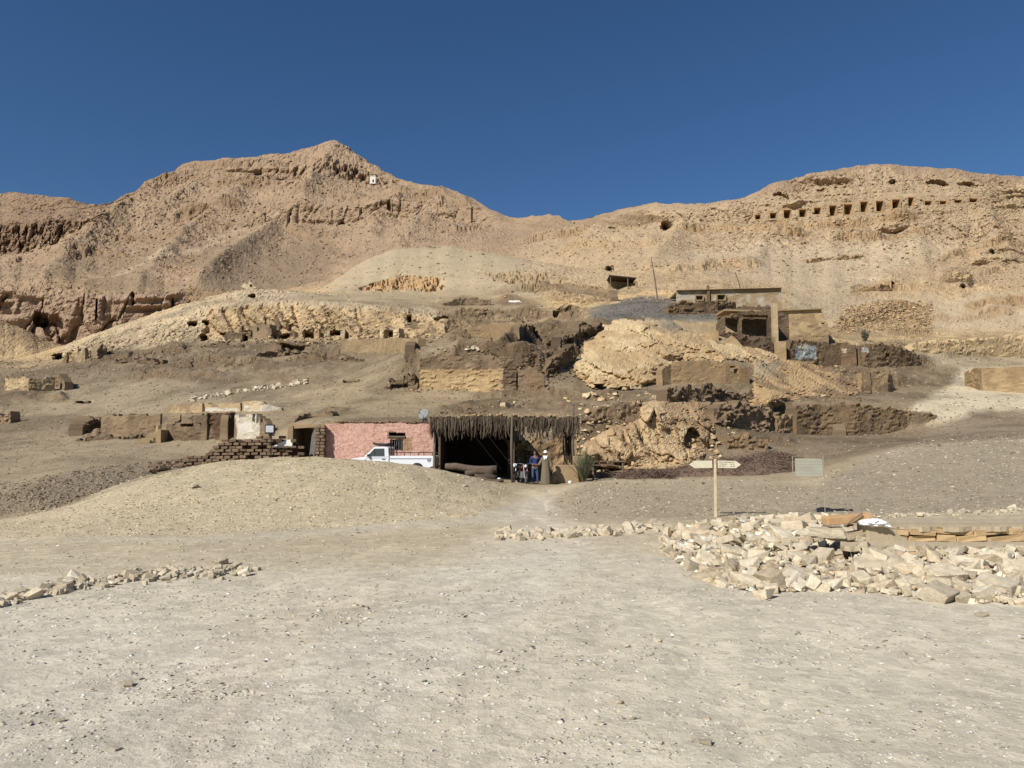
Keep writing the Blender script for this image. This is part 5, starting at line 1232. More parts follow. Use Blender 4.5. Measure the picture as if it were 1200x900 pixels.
M_STONE3 = mat('brown_limestone_block', tone(188, 169, 138), .92, .2, 3.2, .5, 14)
M_FROND = mat('dry_palm_frond', tone(88, 75, 58), .9, .45, 7, .2)
M_PALMLOG = mat('palm_log', (.105, .075, .052), .9, .25, 7, .5, 16)
M_TRUCK = mat('white_car_paint', (.68, .69, .70), .35, .03, 2, 0, 30, 0, .5)
M_RUBBER = mat('tyre_rubber', (.02, .02, .02), .8, .1)
M_STEEL = mat('dull_steel', (.42, .42, .42), .4, .1, 6, 0, 30, .8)
M_GLASS = mat('car_glass', (.04, .05, .055), .08, .02, 1, 0, 30, 0, .6)
M_BLACK = mat('black_plastic', (.018, .018, .02), .5, .1)
M_GREY = mat('grey_stripe', (.22, .24, .27), .5, .05)
M_RED = mat('red_lens', (.30, .02, .02), .3, .05)
M_LAMP = mat('clear_lens', (.62, .64, .66), .15, .05)
M_SIGNWOOD = mat('pale_signboard', tone(224, 214, 184), .7, .08, 6, .1)
M_SIGNPOST = mat('planed_post', tone(208, 188, 146), .75, .12, 7, .15)
M_INK = mat('dark_print', (.05, .045, .035), .8, .1)
M_PLANK = mat('orange_timber', tone(200, 160, 112), .75, .14, 6, .25)
M_SACK = mat('white_plastic_sack', (.72, .72, .69), .55, .08, 6, .3, 8)
M_DISH = mat('satellite_dish_paint', (.19, .195, .185), .6, .06)
M_LEDGE = mat('grey_mud_ledge', tone(176, 160, 130), .95, .1, 2.2, .35, 18)
M_BLOCK = mat('dressed_block', tone(204, 172, 124), .95, .14, 3.0, .45, 16)

# --- pink house
hp = pt(445, 556, 44.0)
house = thing('pink_house', 'low flat roofed house with a cracked pink front and a barred window', 'house', hp)
PINK = (212, 168, 147)
wall('front_wall', None, [(382, 497, 44), (420, 495.5, 44), (470, 495.5, 44), (508.5, 497, 44)], th=.4, col=PINK, col2=(208, 162, 140), patch=.4, rough=.025, jag=.05, parent=house, mats=M_PINK, base_py=560, bury=.1, res=.06,
     holes=((457, 472.5, 514.5, 528), (456, 474.5, 507, 511.5)), paint=((472, 483, 513, 528, (168, 134, 100)), (454, 476, 505.5, 515, (150, 116, 86)), (502, 510, 496, 512, (168, 136, 104)), (500, 508, 500, 509, (190, 140, 118))))
zt = pt(445, 496, 44).z - hp.z
xl = pt(382, 530, 44).x - hp.x; xr = pt(508, 530, 44).x - hp.x
MB().box((xl + .2, 3.2, zt / 2 - .25), (.4, 5.6, zt - .2)).build('side_wall', M_MUDPLAIN, house)
MB().box((xr - .2, 3.2, zt / 2 - .25), (.4, 5.6, zt - .2)).build('side_wall', M_MUDPLAIN, house)
MB().box(((xl + xr) / 2, 6.2, zt / 2 - .3), (xr - xl, .3, zt)).build('back_wall', M_MUDPLAIN, house)
MB().box(((xl + xr) / 2, 3.25, zt - .02), (xr - xl + .1, 5.8, .14)).build('roof', M_MUDPLAIN, house)
wa, wb = pt(457, 528, 44) - hp, pt(472.5, 514.5, 44) - hp
win = MB()
for c, sz in ((((wa.x + wb.x) / 2, .12, wb.z - .04), (wb.x - wa.x, .14, .08)), (((wa.x + wb.x) / 2, .12, wa.z + .04), (wb.x - wa.x, .14, .08)), ((wa.x + .04, .12, (wa.z + wb.z) / 2), (.08, .14, wb.z - wa.z - .17)), ((wb.x - .04, .12, (wa.z + wb.z) / 2), (.08, .14, wb.z - wa.z - .17))):
    win.box(c, sz)
wo = win.build('window', M_DARKWOOD, house)
for k in range(5):
    MB().tube([(wa.x + .13 + k * (wb.x - wa.x - .26) / 4, .1, wa.z + .06), (wa.x + .13 + k * (wb.x - wa.x - .26) / 4, .1, wb.z - .06)], .014, 6).build('window_bar', M_STEEL, wo)
MB().box(((wa.x + wb.x) / 2, .04, wb.z + .14), (wb.x - wa.x + .24, .2, .09)).build('lintel', M_WOOD, house)
sm = [stone_mesh(700 + k, M_BRICK, .6, 1.4, 13, 'coping_stone') for k in range(5)]
for k in range(46):
    x = xl + .6 + (xr - xl - .7) * (k + rng.uniform(-.3, .3)) / 46
    s_ = rng.uniform(.12, .28)
    link('coping_stone', rng.choice(sm), house, (x, .2 + rng.uniform(-.1, .15), zt + .06 + rng.uniform(-.02, .03)), (rng.uniform(-.3, .3), rng.uniform(-.3, .3), rng.uniform(0, 6.3)), (s_, s_, s_ * .8))
# brick pillar at the house's left end
pb = [MB().box((0, 0, 0), (.40, .36, .165)).mesh('brick', M_BRICK, bevel=.02) for k in range(1)]
pil = thing('brick_pillar', 'mud brick pillar at the left end of the pink house', 'pillar', pt(374.5, 552, 43.7))
ph = pt(374, 497, 43.7).z - pil.location.z
MB().box((0, .05, ph / 2 - .1), (.44, .34, ph + .1)).build('core', M_MUDPLAIN, pil)
nco = int(ph / .19)
for k in range(nco):
    for q in (-1, 1):
        link('brick', pb[0], pil, (q * .15 + rng.uniform(-.02, .02) + (.05 if k % 2 else 0), -.07 + rng.uniform(-.03, .03), .1 + k * .19), (rng.uniform(-.05, .05), rng.uniform(-.06, .06), rng.uniform(-.1, .1)), (.62, .9, .9))
M_DOORLEAF = mat('grey_door_wood', (.12, .112, .10), .85, .15, 6, .2)
# doorway with its leaf
dw = thing('doorway', 'dark open doorway with a grey wooden door leaf beside the brick pillar', 'doorway', pt(358, 552, 43.9))
dh = pt(358, 500, 43.9).z - dw.location.z
MB().box((.42, -.02, dh / 2), (.07, 1.0, dh - .2), rot=(0, .10, .55)).build('door_leaf', M_DOORLEAF, dw)
MB().box((0, .3, dh + .02), (1.5, .5, .16), rot=(0, -.06, 0)).build('lintel', M_MUDPLAIN, dw)
MB().box((0, 2.6, dh / 2), (2.4, .3, dh)).build('back_wall', M_MUDPLAIN, dw)
MB().box((0, 1.4, dh + .1), (2.2, 2.4, .12)).build('roof', M_MUDPLAIN, dw)
MB().box((-.95, 1.3, dh / 2), (.3, 2.6, dh)).build('side_wall', M_MUDPLAIN, dw)
MB().box((-.55, -.25, .62), (.16, .16, 1.5)).build('post', M_WHITE, dw)
# front brick wall of the yard
yw = thing('yard_wall', 'broken mud brick yard wall with a white plaster patch left of the pink house', 'wall', pt(290, 550, 43.2))
yw['kind'] = 'thing'
tx = [206, 222, 238, 247, 262, 272, 300, 312, 330, 343, 349]; ty = [541, 536, 532, 525, 517, 512.5, 513, 511, 512, 514, 517]
bm_ = []
for k in range(5):
    b = MB().box((0, 0, 0), (.42, .3, .165)).mesh('brick', M_BRICK, bevel=.028)
    for v in b.vertices: v.co += Vector((rng.uniform(-.012, .012), rng.uniform(-.012, .012), rng.uniform(-.01, .01)))
    bm_.append(b)
X0, X1 = pt(206, 530, 43.2).x, pt(349, 530, 43.2).x
zb0 = pt(300, 549, 43.2).z
nb = 0
for row in range(14):
    z = zb0 + row * .188
    x = X0 + (row % 2) * .22
    while x < X1:
        px_ = 600 + FPX * (x + .2) / 43.2
        top = pt(px_, np.interp(px_, tx, ty), 43.2).z
        inpatch = 320 < px_ < 342 and pt(px_, 523, 43.2).z < z + .05 < pt(px_, 516, 43.2).z
        if z + .1 < top and nb < 290 and not inpatch and rng.random() > .07:
            link('brick', rng.choice(bm_), yw, Vector((x + .21 + rng.uniform(-.02, .02), 43.2 + rng.uniform(-.05, .05), z + .09 + rng.uniform(-.012, .012))) - yw.location, (rng.uniform(-.08, .08), rng.uniform(-.07, .07), rng.uniform(-.16, .16)), (rng.uniform(.75, 1), 1, rng.uniform(.8, 1.02)))
            nb += 1
        x += .44
wall('core', None, [(a, b + 3, 43.35) for a, b in zip(tx, ty)], th=.3, col=(84, 66, 50), rough=.03, jag=.05, parent=yw, base_py=556, bury=.1)
wall('plaster_patch', None, [(320, 520.5, 43.0), (330, 517, 43.0), (342.5, 515, 43.0)], th=.14, col=(240, 236, 226), rough=.015, jag=.02, parent=yw, base_py=522, bury=-.0, res=.06) if False else None
pa, pb_ = pt(320, 522.8, 43.05) - yw.location, pt(342.5, 515, 43.05) - yw.location
MB().prism([(pa.x, pa.z), (pb_.x, pa.z), (pb_.x, pb_.z), (pb_.x - .35, pb_.z - .02), (pa.x + .45, pa.z + .2)], pa.y, pa.y + .2).build('plaster_patch', M_WHITE, yw)
sh_ = MB().box(((pa.x + pb_.x) / 2 + .12, pa.y + .02, pa.z - .05), (pb_.x - pa.x + .3, .34, .07)).build('shelf', M_WOOD, yw)
# tumbled bricks running down to the left of the yard wall
tb = thing('brick_rubble', 'heap of tumbled mud bricks trailing down from the broken yard wall', 'rubble', pt(215, 545, 42.5))
smr = [stone_mesh(720 + k, M_BRICK, .6, 1.3, 12, 'rubble_brick') for k in range(6)]
for k in range(150):
    px_ = rng.uniform(176, 262); py_ = np.interp(px_, [176, 215, 262], [548, 541, 535]) + rng.uniform(-3, 5) + 1.5
    p = at(px_, py_)
    if p is None or p.y < 34 or p.y > 60: continue
    s_ = rng.uniform(.15, .42)
    link('brick', rng.choice(smr), tb, p + Vector((0, 0, s_ * .15)) - tb.location, (rng.uniform(-.6, .6), rng.uniform(-.6, .6), rng.uniform(0, 6.3)), (s_, s_, s_))
# floodlight
fl_p = pt(317, 549, 42.6)
fl = thing('floodlight', 'square floodlight on a thin post in front of the yard wall', 'floodlight', fl_p)
fz = pt(317, 503, 42.6).z - fl_p.z
MB().tube([(0, 0, 0), (0, 0, fz - .32)], .03, 8).build('post', M_BLACK, fl)
fh = MB().box((-.06, -.1, fz), (.56, .16, .52), rot=(.15, 0, .2)).build('head', M_BLACK, fl, bevel=.03)
MB().box((-.06, -.185, fz + .01), (.42, .02, .38), rot=(.15, 0, .2)).build('lens', M_LAMP, fh)
MB().box((0, 0, fz - .33), (.3, .14, .1)).build('bracket', M_BLACK, fl)
# satellite dish on the roof
sd_p = pt(498, 494, 44.8)
sd = thing('satellite_dish', 'grey satellite dish on the roof edge of the pink house', 'satellite dish', sd_p)
dm = MB().lathe([(.001, 0), (.12, .01), (.24, .045), (.34, .10), (.335, .115), (.23, .06), (.001, .02)], n=22).build('dish', M_DISH, sd, True, loc=(-.05, 0, .42), rot=(R(62), R(18), R(-38)))
MB().tube([(0, .05, -.2), (0, .05, .38)], .028, 8).build('mast', M_STEEL, sd)
MB().tube([(-.05, -.05, .35), (-.28, -.38, .48)], .012, 6).build('feed_arm', M_STEEL, sd)
MB().box((-.28, -.38, .5), (.07, .09, .07)).build('feed_horn', M_BLACK, sd)
MB().lathe([(.0, 0), (.14, 0), (.15, .28), (.10, .33), (.0, .33)], (-.02, .2, -.12), n=14).build('counterweight', M_DISH, sd, True)

M_MUDSHADE = mat('mud_painted_shade', (.06, .045, .033), .95, .2, 3, .3)  # near-black base colour paints the shelter's inner shade onto its back wall
# --- the palm frond shelter
sx0, sx1 = pt(509, 530, 41).x, pt(672, 530, 41).x
xm = pt(601, 530, 41).x
sz = 3.45
shed = thing('palm_frond_shelter', 'open shelter with a long ragged fringe of dry palm fronds beside the pink house', 'shelter', (xm, 41.0, 0.0))
zt_ = pt(600, 489, 40.6).z; zb_ = pt(600, 514.5, 40.6).z
def loc_(v): return Vector(v) - shed.location
for k in range(3):
    y_ = 40.75 + k * 4.2
    x1_ = sx1 if k == 0 else xm
    MB().tube([loc_((sx0 - .1, y_, zt_ - .42)), loc_(((sx0 + x1_) / 2, y_, zt_ - .36 )), loc_((x1_ + .1, y_, zt_ - .45))], [.075, .085, .07], 8).build('beam', M_PALMLOG, shed, True)
brd = [MB().box((0, 0, 0), (.43, 8.9, .07)).mesh('roof_board', M_WOOD)]
nx = int((xm - sx0) / .45) + 1
for k in range(nx):
    gap = 1 < k < 11
    link('roof_board', brd[0], shed, loc_((sx0 + .22 + k * .45, 45.1, zt_ - .28 + .03 * (k % 2))), (0, 0, 0), (rng.uniform(.88, .95) if gap else 1.04, 1, 1))
MB().box(loc_(((sx0 + xm) / 2, 43.6, zt_ - .17)), (xm - sx0 + .1, 5.8, .10)).build('earth_cover', M_MUDPLAIN, shed)
mw = MB()
for k in range(16): mw.tube([loc_((xm + .2 + k * .2, 40.6, zt_ - .3)), loc_((xm + .22 + k * .2, 42.4, zt_ - .2))], .035, 5)
o_ = mw.build('roof_ribs', M_PALMLOG, shed); o_['kind'] = 'stuff'
for (px_, y_, zz, r_, nm) in ((600, 40.0, pt(600, 486, 40).z, .078, 'post'), (672, 40.4, pt(672, 473, 40.4).z, .085, 'post'), (664, 41.8, zt_ - .3, .08, 'post'), (509.5, 40.6, zt_ - .3, .09, 'post')):
    x = pt(px_, 530, y_).x; g = gz(x, y_) - .25
    MB().tube([loc_((x + .04, y_, g)), loc_((x - .03, y_ + .02, g + (zz - g) * .5)), loc_((x, y_, zz))], [r_, r_ * .9, r_ * .75], 8).build(nm, M_WOOD, shed, True)
# side screen and back that keep the inside dark
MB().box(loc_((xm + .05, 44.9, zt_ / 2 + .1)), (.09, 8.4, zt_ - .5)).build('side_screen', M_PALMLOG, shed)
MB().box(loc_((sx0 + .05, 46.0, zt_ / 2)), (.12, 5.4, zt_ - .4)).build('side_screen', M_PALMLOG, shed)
MB().box(loc_(((sx0 + xm) / 2, 49.2, zt_ / 2)), (xm - sx0, .2, zt_ + .2)).build('back_wall', M_MUDSHADE, shed)
# fringe: every frond a part
fm = []
for k in range(7):
    m_ = MB(); ln = 1.0; w_ = .055
    r = random.Random(40 + k)
    pts_ = []
    for q in range(6):
        t = q / 5
        pts_.append((r.uniform(-.05, .05) * t, -.02 - .05 * t + r.uniform(-.03, .03), -t * ln))
    vs_ = []
    for q, p in enumerate(pts_):
        t = q / 5; ww = w_ * (1.15 - .75 * t) ; tw = r.uniform(-.8, .8)
        vs_ += [(p[0] - ww * math.cos(tw), p[1] - ww * math.sin(tw), p[2]), (p[0], p[1] - .035, p[2]), (p[0] + ww * math.cos(tw), p[1] + ww * math.sin(tw), p[2])]
    fs_ = []
    for q in range(5):
        fs_ += [(q * 3, q * 3 + 1, q * 3 + 4, q * 3 + 3), (q * 3 + 1, q * 3 + 2, q * 3 + 5, q * 3 + 4)]
    m_.add(vs_, fs_); fm.append(m_.mesh('palm_frond', M_FROND, fixn=False))
zl = zt_ - .05
nf = 0
for lay in range(3):
    for k in range(94):
        x = sx0 - .15 + (sx1 - sx0 + .3) * (k + rng.uniform(-.4, .4)) / 92
        L_ = .93 * (zl - zb_) * rng.uniform(.6, 1.18) * (1.0 if lay else .9)
        if x > xm and rng.random() < .25: L_ *= rng.uniform(.5, .8)
        link('palm_frond', rng.choice(fm), shed, loc_((x, 40.45 - lay * .07, zl + rng.uniform(-.06, .10) - .05 * math.sin(x * .9))), (rng.uniform(-.08, .08), rng.uniform(-.11, .11), rng.uniform(-.6, .6)), (rng.uniform(.7, 1.5), 1, L_)); nf += 1
for k in range(18):     # dark bunch hanging at the right end
    link('palm_frond', rng.choice(fm), shed, loc_((pt(664, 530, 41.5).x + rng.uniform(-.3, .3), 41.4 + rng.uniform(-.2, .2), zl)), (0, rng.uniform(-.05, .05), rng.uniform(0, 3)), (1.5, 1.5, rng.uniform(2.2, 2.9)))
# earth and rubble lying on the roof edge
er = MB()
for k in range(70):
    x = rng.uniform(sx0, sx1); s_ = rng.uniform(.06, .2)
    er.box(loc_((x, 40.8 + rng.uniform(0, 1.2), zl + .04 + rng.uniform(0, .12))), (s_ * 1.6, s_, s_ * .7), rot=(rng.uniform(0, 1), rng.uniform(0, 1), rng.uniform(0, 3)))
o_ = er.build('roof_rubble', M_MUDPLAIN, shed); o_['kind'] = 'stuff'
# palm logs lying in front
def log(px0, py0, px1, py1, d0, d1, r, lab, low=False):
    a, b = pt(px0, py0, d0), pt(px1, py1, d1)
    if low: a.z = gz(a.x, a.y) + r * .9; b.z = gz(b.x, b.y) + r * .9
    pth = [a.lerp(b, t) + Vector((0, 0, .05 * math.sin(t * 7 + px0))) for t in (0, .2, .4, .6, .8, 1)]
    c = (a + b) / 2
    o = MB().tube([p - c for p in pth], [r * .8, r, r * .94, r * 1.05, r, r * 1.1], 10).build('palm_log', M_PALMLOG, None, True, loc=c)
    tag(o, lab, 'log', 'palm logs lying before the shelter')
log(456, 546.5, 566, 553, 39.6, 39.4, .13, 'longest palm log lying nearest to the white pickup', True)
log(522, 547, 582, 551, 39.9, 39.6, .20, 'palm log lying on top of the stack in front of the shelter')
log(545, 554, 578, 553, 39.2, 39.3, .17, 'palm log leaning across the stack in front of the shelter')
log(556, 556, 581, 554.5, 39.0, 39.3, .19, 'thick short palm log with its round end facing the yard', True)
log(560, 556.5, 590, 561, 38.7, 38.6, .09, 'thin pole lying at the foot of the palm logs', True)
log(516, 546, 545, 546, 40.5, 40.3, .14, 'palm log partly hidden behind the others beside the pickup', True)
tag(MB().lathe([(.02, .0), (.08, .0), (.09, .08), (.09, .2), (.07, .22), (.02, .22)], n=16).build('pale_bucket', M_SACK, None, True, loc=(pt(585, 552, 38.9).x, 38.9, gz(pt(585, 552, 38.9).x, 38.9) - .01)), 'small pale bucket among the palm logs', 'bucket')

# --- white pickup
tz = gz(pt(460, 550, 41.6).x, 41.6)
tk = thing('pickup_truck', 'white pickup truck parked in front of the pink house', 'pickup', (pt(459.5, 550, 41.6).x, 41.6, tz - .0), R(-3))
W = .84
def arch(cx, r, n=9): return [(cx + r * math.cos(a), .34 + r * math.sin(a)) for a in [math.pi - math.pi * k / (n - 1) for k in range(n)]]
# lower body outline: front (-x) to tail (+x); the cab/bed joint at x=0
low = [(-2.30, .42), (-2.32, .62), (-2.26, .86), (-2.1, .92), (-1.35, 1.02), (-.02, 1.02), (-.02, .40)] + []
low2 = low + [(-.9, .36)] + arch(-1.45, .36)[::-1]
MB().prism(low2, -W, W).build('body', M_TRUCK, tk, bevel=.02)
cabp = [(-1.40, 1.03), (-.86, 1.53), (-.74, 1.57), (-.16, 1.57), (-.05, 1.52), (-.02, 1.03)]
MB().prism(cabp, -W + .04, W - .04).build('cab', M_TRUCK, tk, bevel=.03)
for sgn in (-1, 1):
    y_ = sgn * (W - .035)
    gl = MB().prism([(-1.20, 1.07), (-.82, 1.47), (-.28, 1.48), (-.26, 1.07)], y_ - .012, y_ + .012).build('side_window', M_GLASS, tk)
    MB().box((-.80, y_ + sgn * .012, 1.27), (.03, .02, .40), rot=(0, .0, 0)).build('divider', M_BLACK, gl)
    d_ = MB().box((-.68, sgn * (W + .004), .76), (1.0, .012, .48)).build('door', M_TRUCK, tk, bevel=.004)
    MB().box((-.30, sgn * (W + .02), .90), (.16, .03, .04)).build('handle', M_BLACK, d_)
    MB().box((-1.12, sgn * (W + .12), 1.10), (.10, .16, .13)).build('mirror', M_BLACK, tk, bevel=.02)
    MB().box((-.7, sgn * (W + .012), .97), (1.1, .01, .035)).build('trim_strip', M_GREY, tk)
MB().prism([(-1.36, 1.055), (-.90, 1.485), (-.915, 1.50), (-1.375, 1.07)], -W + .12, W - .12).build('windscreen', M_GLASS, tk)
MB().box((-.018, 0, 1.29), (.02, 1.3, .34)).build('rear_window', M_GLASS, tk)
# load bed
bl = [(.04, .52), (.04, 1.08), (2.42, 1.08), (2.42, .52)] + arch(1.55, .37)[::-1]
for sgn in (-1, 1):
    bs = MB().prism(bl, sgn * W - .03, sgn * W + .03).build('bed_side', M_TRUCK, tk, bevel=.012)
    MB().box((1.2, sgn * (W + .035), .93), (2.3, .012, .05)).build('trim_strip', M_GREY, bs)
    if sgn < 0: MB().lathe([(.0, 0), (.11, .0), (.11, .014), (.0, .014)], (2.2, -W - .045, .86), 'y', 20).build('emblem', M_GREY, bs)
    rl = MB()
    rl.tube([(.1, sgn * W, 1.26), (2.38, sgn * W, 1.26)], .022, 8)
    for q in (.1, .86, 1.62, 2.38): rl.tube([(q, sgn * W, 1.06), (q, sgn * W, 1.26)], .018, 6)
    rl.build('side_rail', M_BLACK, tk)
MB().box((1.23, 0, .66), (2.3, 2 * W - .08, .06)).build('bed_floor', M_GREY, tk)
MB().box((2.44, 0, .82), (.05, 2 * W - .1, .50)).build('tailgate', M_TRUCK, tk, bevel=.012)
MB().box((.05, 0, .82), (.04, 2 * W - .1, .50)).build('bed_front', M_TRUCK, tk)
rb = MB()
for sgn in (-1, 1): rb.tube([(.10, sgn * .72, 1.06), (.10, sgn * .72, 1.64)], .025, 8)
rb.tube([(.10, -.72, 1.64), (.10, .72, 1.64)], .025, 8)
rb.build('roll_bar', M_BLACK, tk)
MB().tube([(-1.02, -.30, 1.78), (-.75, -.3, 1.70), (-.35, -.28, 1.68), (.06, -.25, 1.70)], [.05, .075, .085, .10], 10).build('roof_bundle', M_BLACK, tk, True)
MB().box((-2.34, 0, .50), (.10, 2 * W, .18)).build('bumper', M_BLACK, tk, bevel=.02)
MB().box((2.50, 0, .50), (.09, 2 * W - .1, .12)).build('bumper', M_STEEL, tk, bevel=.02)
for sgn in (-1, 1):
    MB().box((-2.30, sgn * .62, .74), (.06, .26, .15)).build('headlight', M_LAMP, tk, bevel=.02)
    MB().box((2.47, sgn * .76, .80), (.04, .12, .28)).build('tail_light', M_RED, tk)
wt = MB().lathe([(.20, -.09), (.30, -.10), (.335, -.06), (.335, .06), (.30, .10), (.20, .09)], axis='y', n=26).mesh('tyre', M_RUBBER, True)
wr = MB().lathe([(.001, -.05), (.07, -.055), (.16, -.03), (.205, -.085), (.205, .085), (.001, .06)], axis='y', n=20).mesh('rim', M_STEEL, True)
for x in (-1.45, 1.55):
    for sgn in (-1, 1):
        w_ = thing('wheel', None, None, (0, 0, 0)); w_.parent = tk; w_.location = (x, sgn * .72, .335)
        link('tyre', wt, w_); link('rim', wr, w_, rot=(0, 0, 0 if sgn < 0 else math.pi))

# --- motorcycles
def motorcycle(px, d, rz, lab, tank):
    g = gz(pt(px, 560, d).x, d)
    o = thing('motorcycle', lab, 'motorcycle', (pt(px, 560, d).x, d, g), rz, 'motorcycles by the shelter post')
    # built facing -y
    ty = MB().lathe([(.235, -.04), (.275, -.05), (.30, -.02), (.30, .02), (.275, .05), (.235, .04)], axis='x', n=26)
    tm_ = ty.mesh('tyre', M_RUBBER, True)
    sp_ = MB()
    sp_.lathe([(.225, -.02), (.245, -.03), (.245, .03), (.225, .02)], axis='x', n=24)
    sp_.lathe([(.03, -.07), (.04, -.06), (.04, .06), (.03, .07)], axis='x', n=10)
    for k in range(8):
        a = k * math.pi / 4
        sp_.tube([(0, .03 * math.cos(a), .03 * math.sin(a)), (0, .235 * math.cos(a), .235 * math.sin(a))], .006, 4)
    rm_ = sp_.mesh('rim', M_STEEL)
    for y in (-.64, .62):
        w_ = thing('wheel', None, None); w_.parent = o; w_.location = (0, y, .30)
        link('tyre', tm_, w_); link('rim', rm_, w_)
    fk = MB()
    for s in (-1, 1): fk.tube([(s * .085, -.64, .30), (s * .085, -.48, .72), (s * .08, -.38, .98)], .024, 7)
    fk.build('fork', M_STEEL, o)
    MB().tube([(-.36, -.20, 1.05), (-.28, -.30, 1.04), (-.08, -.37, 1.0), (.08, -.37, 1.0), (.28, -.30, 1.04), (.36, -.20, 1.05)], .014, 7).build('handlebar', M_STEEL, o)
    for s in (-1, 1):
        MB().tube([(s * .30, -.28, 1.045), (s * .38, -.18, 1.052)], .02, 7).build('grip', M_RUBBER, o)
        mi = MB().tube([(s * .27, -.31, 1.04), (s * .33, -.34, 1.18)], .007, 5)
        mi.lathe([(.0, -.008), (.055, -.006), (.055, .006), (.0, .008)], (s * .335, -.35, 1.22), 'y', 14)
        mi.build('mirror', M_BLACK, o)
    hl = MB().lathe([(.0, .08), (.07, .07), (.095, 0), (.09, -.03), (.0, -.045)], (0, -.50, .90), 'y', 18).build('headlight', M_BLACK, o, True)
    MB().lathe([(.0, -.02), (.08, -.01), (.082, .0), (.0, .01)], (0, -.535, .90), 'y', 18).build('lens', M_LAMP, hl, True)
    MB().prism([(-.09, .64), (.09, .64), (.055, .665), (-.055, .665)], -.92, -.42).build('front_mudguard', tank, o)
    m_ = MB(); m_.lathe([(.02, -.30), (.10, -.26), (.135, -.12), (.125, .08), (.09, .22), (.02, .25)], (0, -.10, .86), 'y', 14)
    m_.build('fuel_tank', tank, o, True)
    MB().box((0, .45, .84), (.24, .72, .10), rot=(.05, 0, 0)).build('seat', M_BLACK, o, bevel=.03)
    MB().box((0, .0, .45), (.28, .36, .34)).build('engine', M_STEEL, o, bevel=.03)
    fr = MB()
    fr.tube([(0, -.38, .92), (0, -.28, .5), (0, 0, .26), (0, .4, .30), (0, .62, .30)], .022, 6)
    fr.tube([(0, -.36, .88), (0, .3, .78), (0, .8, .80)], .022, 6)
    for s in (-1, 1): fr.tube([(s * .10, .62, .30), (s * .10, .5, .80)], .02, 6)
    fr.build('frame', M_BLACK, o)
    MB().tube([(.13, -.1, .40), (.15, .1, .22), (.16, .9, .34)], [.022, .03, .042], 8).build('exhaust', M_STEEL, o, True)
    MB().box((0, .86, .70), (.16, .10, .12)).build('tail_light', M_RED, o)
    return o
M_TANKRED = mat('red_tank', (.22, .02, .02), .3, .05)
M_TANKBLK = mat('black_tank', (.02, .022, .03), .3, .05)
motorcycle(613.5, 39.6, R(12), 'motorcycle with a red tank facing out beside the standing men', M_TANKRED)
motorcycle(605.5, 41.0, R(-16), 'dark motorcycle standing behind the shelter post', M_TANKBLK)

# --- low mud block wall, palm shrub, rail fence
bk = thing('mud_block', 'low square mud block beside the man in the long robe', 'wall', (pt(660, 566, 40.3).x, 40.3, gz(pt(660, 566, 40.3).x, 40.3) - .05)); bk['kind'] = 'thing'
MB().prism([(-.70, 0), (-.46, 1.02), (.72, 1.02), (.86, .0)], -.22, .3).build('block', M_MUDPLAIN, bk, bevel=.05)
MB().box((-.55, -.35, .2), (.25, .3, .5), rot=(0, .5, .2)).build('leaning_slab', M_MUDPLAIN, bk, bevel=.02)
MB().box((.78, .15, .55), (.42, .36, 1.9), rot=(0, -.04, 0)).build('pillar', M_MUDPLAIN, bk, bevel=.05)
cn = MB().lathe([(.0, 0), (.08, 0), (.09, .02), (.09, .13), (.06, .15), (.0, .15)], n=16).build('white_can', M_SACK, None, True, loc=(pt(668, 563.5, 39.4).x, 39.4, gz(pt(668, 563.5, 39.4).x, 39.4) - .01))
tag(cn, 'white can on the ground at the foot of the mud block', 'can')
ps = thing('palm_shrub', 'young green palm with dry tips right of the shelter', 'palm', (pt(684, 562.5, 39.6).x, 39.6, gz(pt(684, 562.5, 39.6).x, 39.6) - .03))
for k in range(84):
    a = rng.uniform(0, 6.28); ln = rng.uniform(1.0, 2.3); le = rng.uniform(.1, .75)
    m_ = MB(); vs_ = []
    for q in range(6):
        t = q / 5
        rr = ln * le * t; zz = ln * (t * (1 - .18 * le) - .35 * le * t * t)
        p = Vector((math.cos(a) * rr * .8, math.sin(a) * rr * .8, zz)); sd_ = Vector((-math.sin(a), math.cos(a), 0)) * .045 * (1 - .85 * t)
        vs_ += [p - sd_, p + sd_]
    m_.add(vs_, [(q * 2, q * 2 + 1, q * 2 + 3, q * 2 + 2) for q in range(5)])
    for q in range(9):
        t = .25 + .7 * q / 9; rr = ln * le * t; zz = ln * (t * (1 - .18 * le) - .35 * le * t * t)
        p = Vector((math.cos(a) * rr * .8, math.sin(a) * rr * .8, zz))
        for sg in (-1, 1):
            e = p + Vector((-math.sin(a) * sg * .16 + math.cos(a) * .08, math.cos(a) * sg * .16 + math.sin(a) * .08, .10))
            m_.add([p, p + Vector((0, 0, .02)), e], [(0, 1, 2)])
    m_.build('leaf', M_DRYLEAF if k % 3 == 0 else M_LEAF, ps)
rf_ = thing('rail_fence', 'two weathered poles laid between stumps right of the young palm', 'fence', (pt(708, 561, 41.5).x, 41.5, gz(pt(708, 561, 41.5).x, 41.5) - .03))
MB().tube([(-.75, 0, .97), (0, .02, 1.02), (1.2, 0, 1.0)], .05, 7).build('rail', M_WOOD, rf_)
MB().tube([(-.7, -.04, .80), (.4, .0, .82), (1.1, 0, .70)], .035, 7).build('rail', M_WOOD, rf_)
for x in (-.6, 1.05): MB().tube([(x, .06, -.2), (x, .06, 1.08)], .06, 7).build('post', M_WOOD, rf_)
wall('brick_kerb', 'low dark brick wall along the foot of the outcrop with the cave', [(694, 551, 42.6), (712, 550, 43), (760, 549, 43.5), (800, 545, 44), (840, 538, 45), (866, 536, 46)], col=(126, 104, 78), col2=MUD_DK, patch=.5, jag=.12, rough=.1, th=.5, base_py=558)
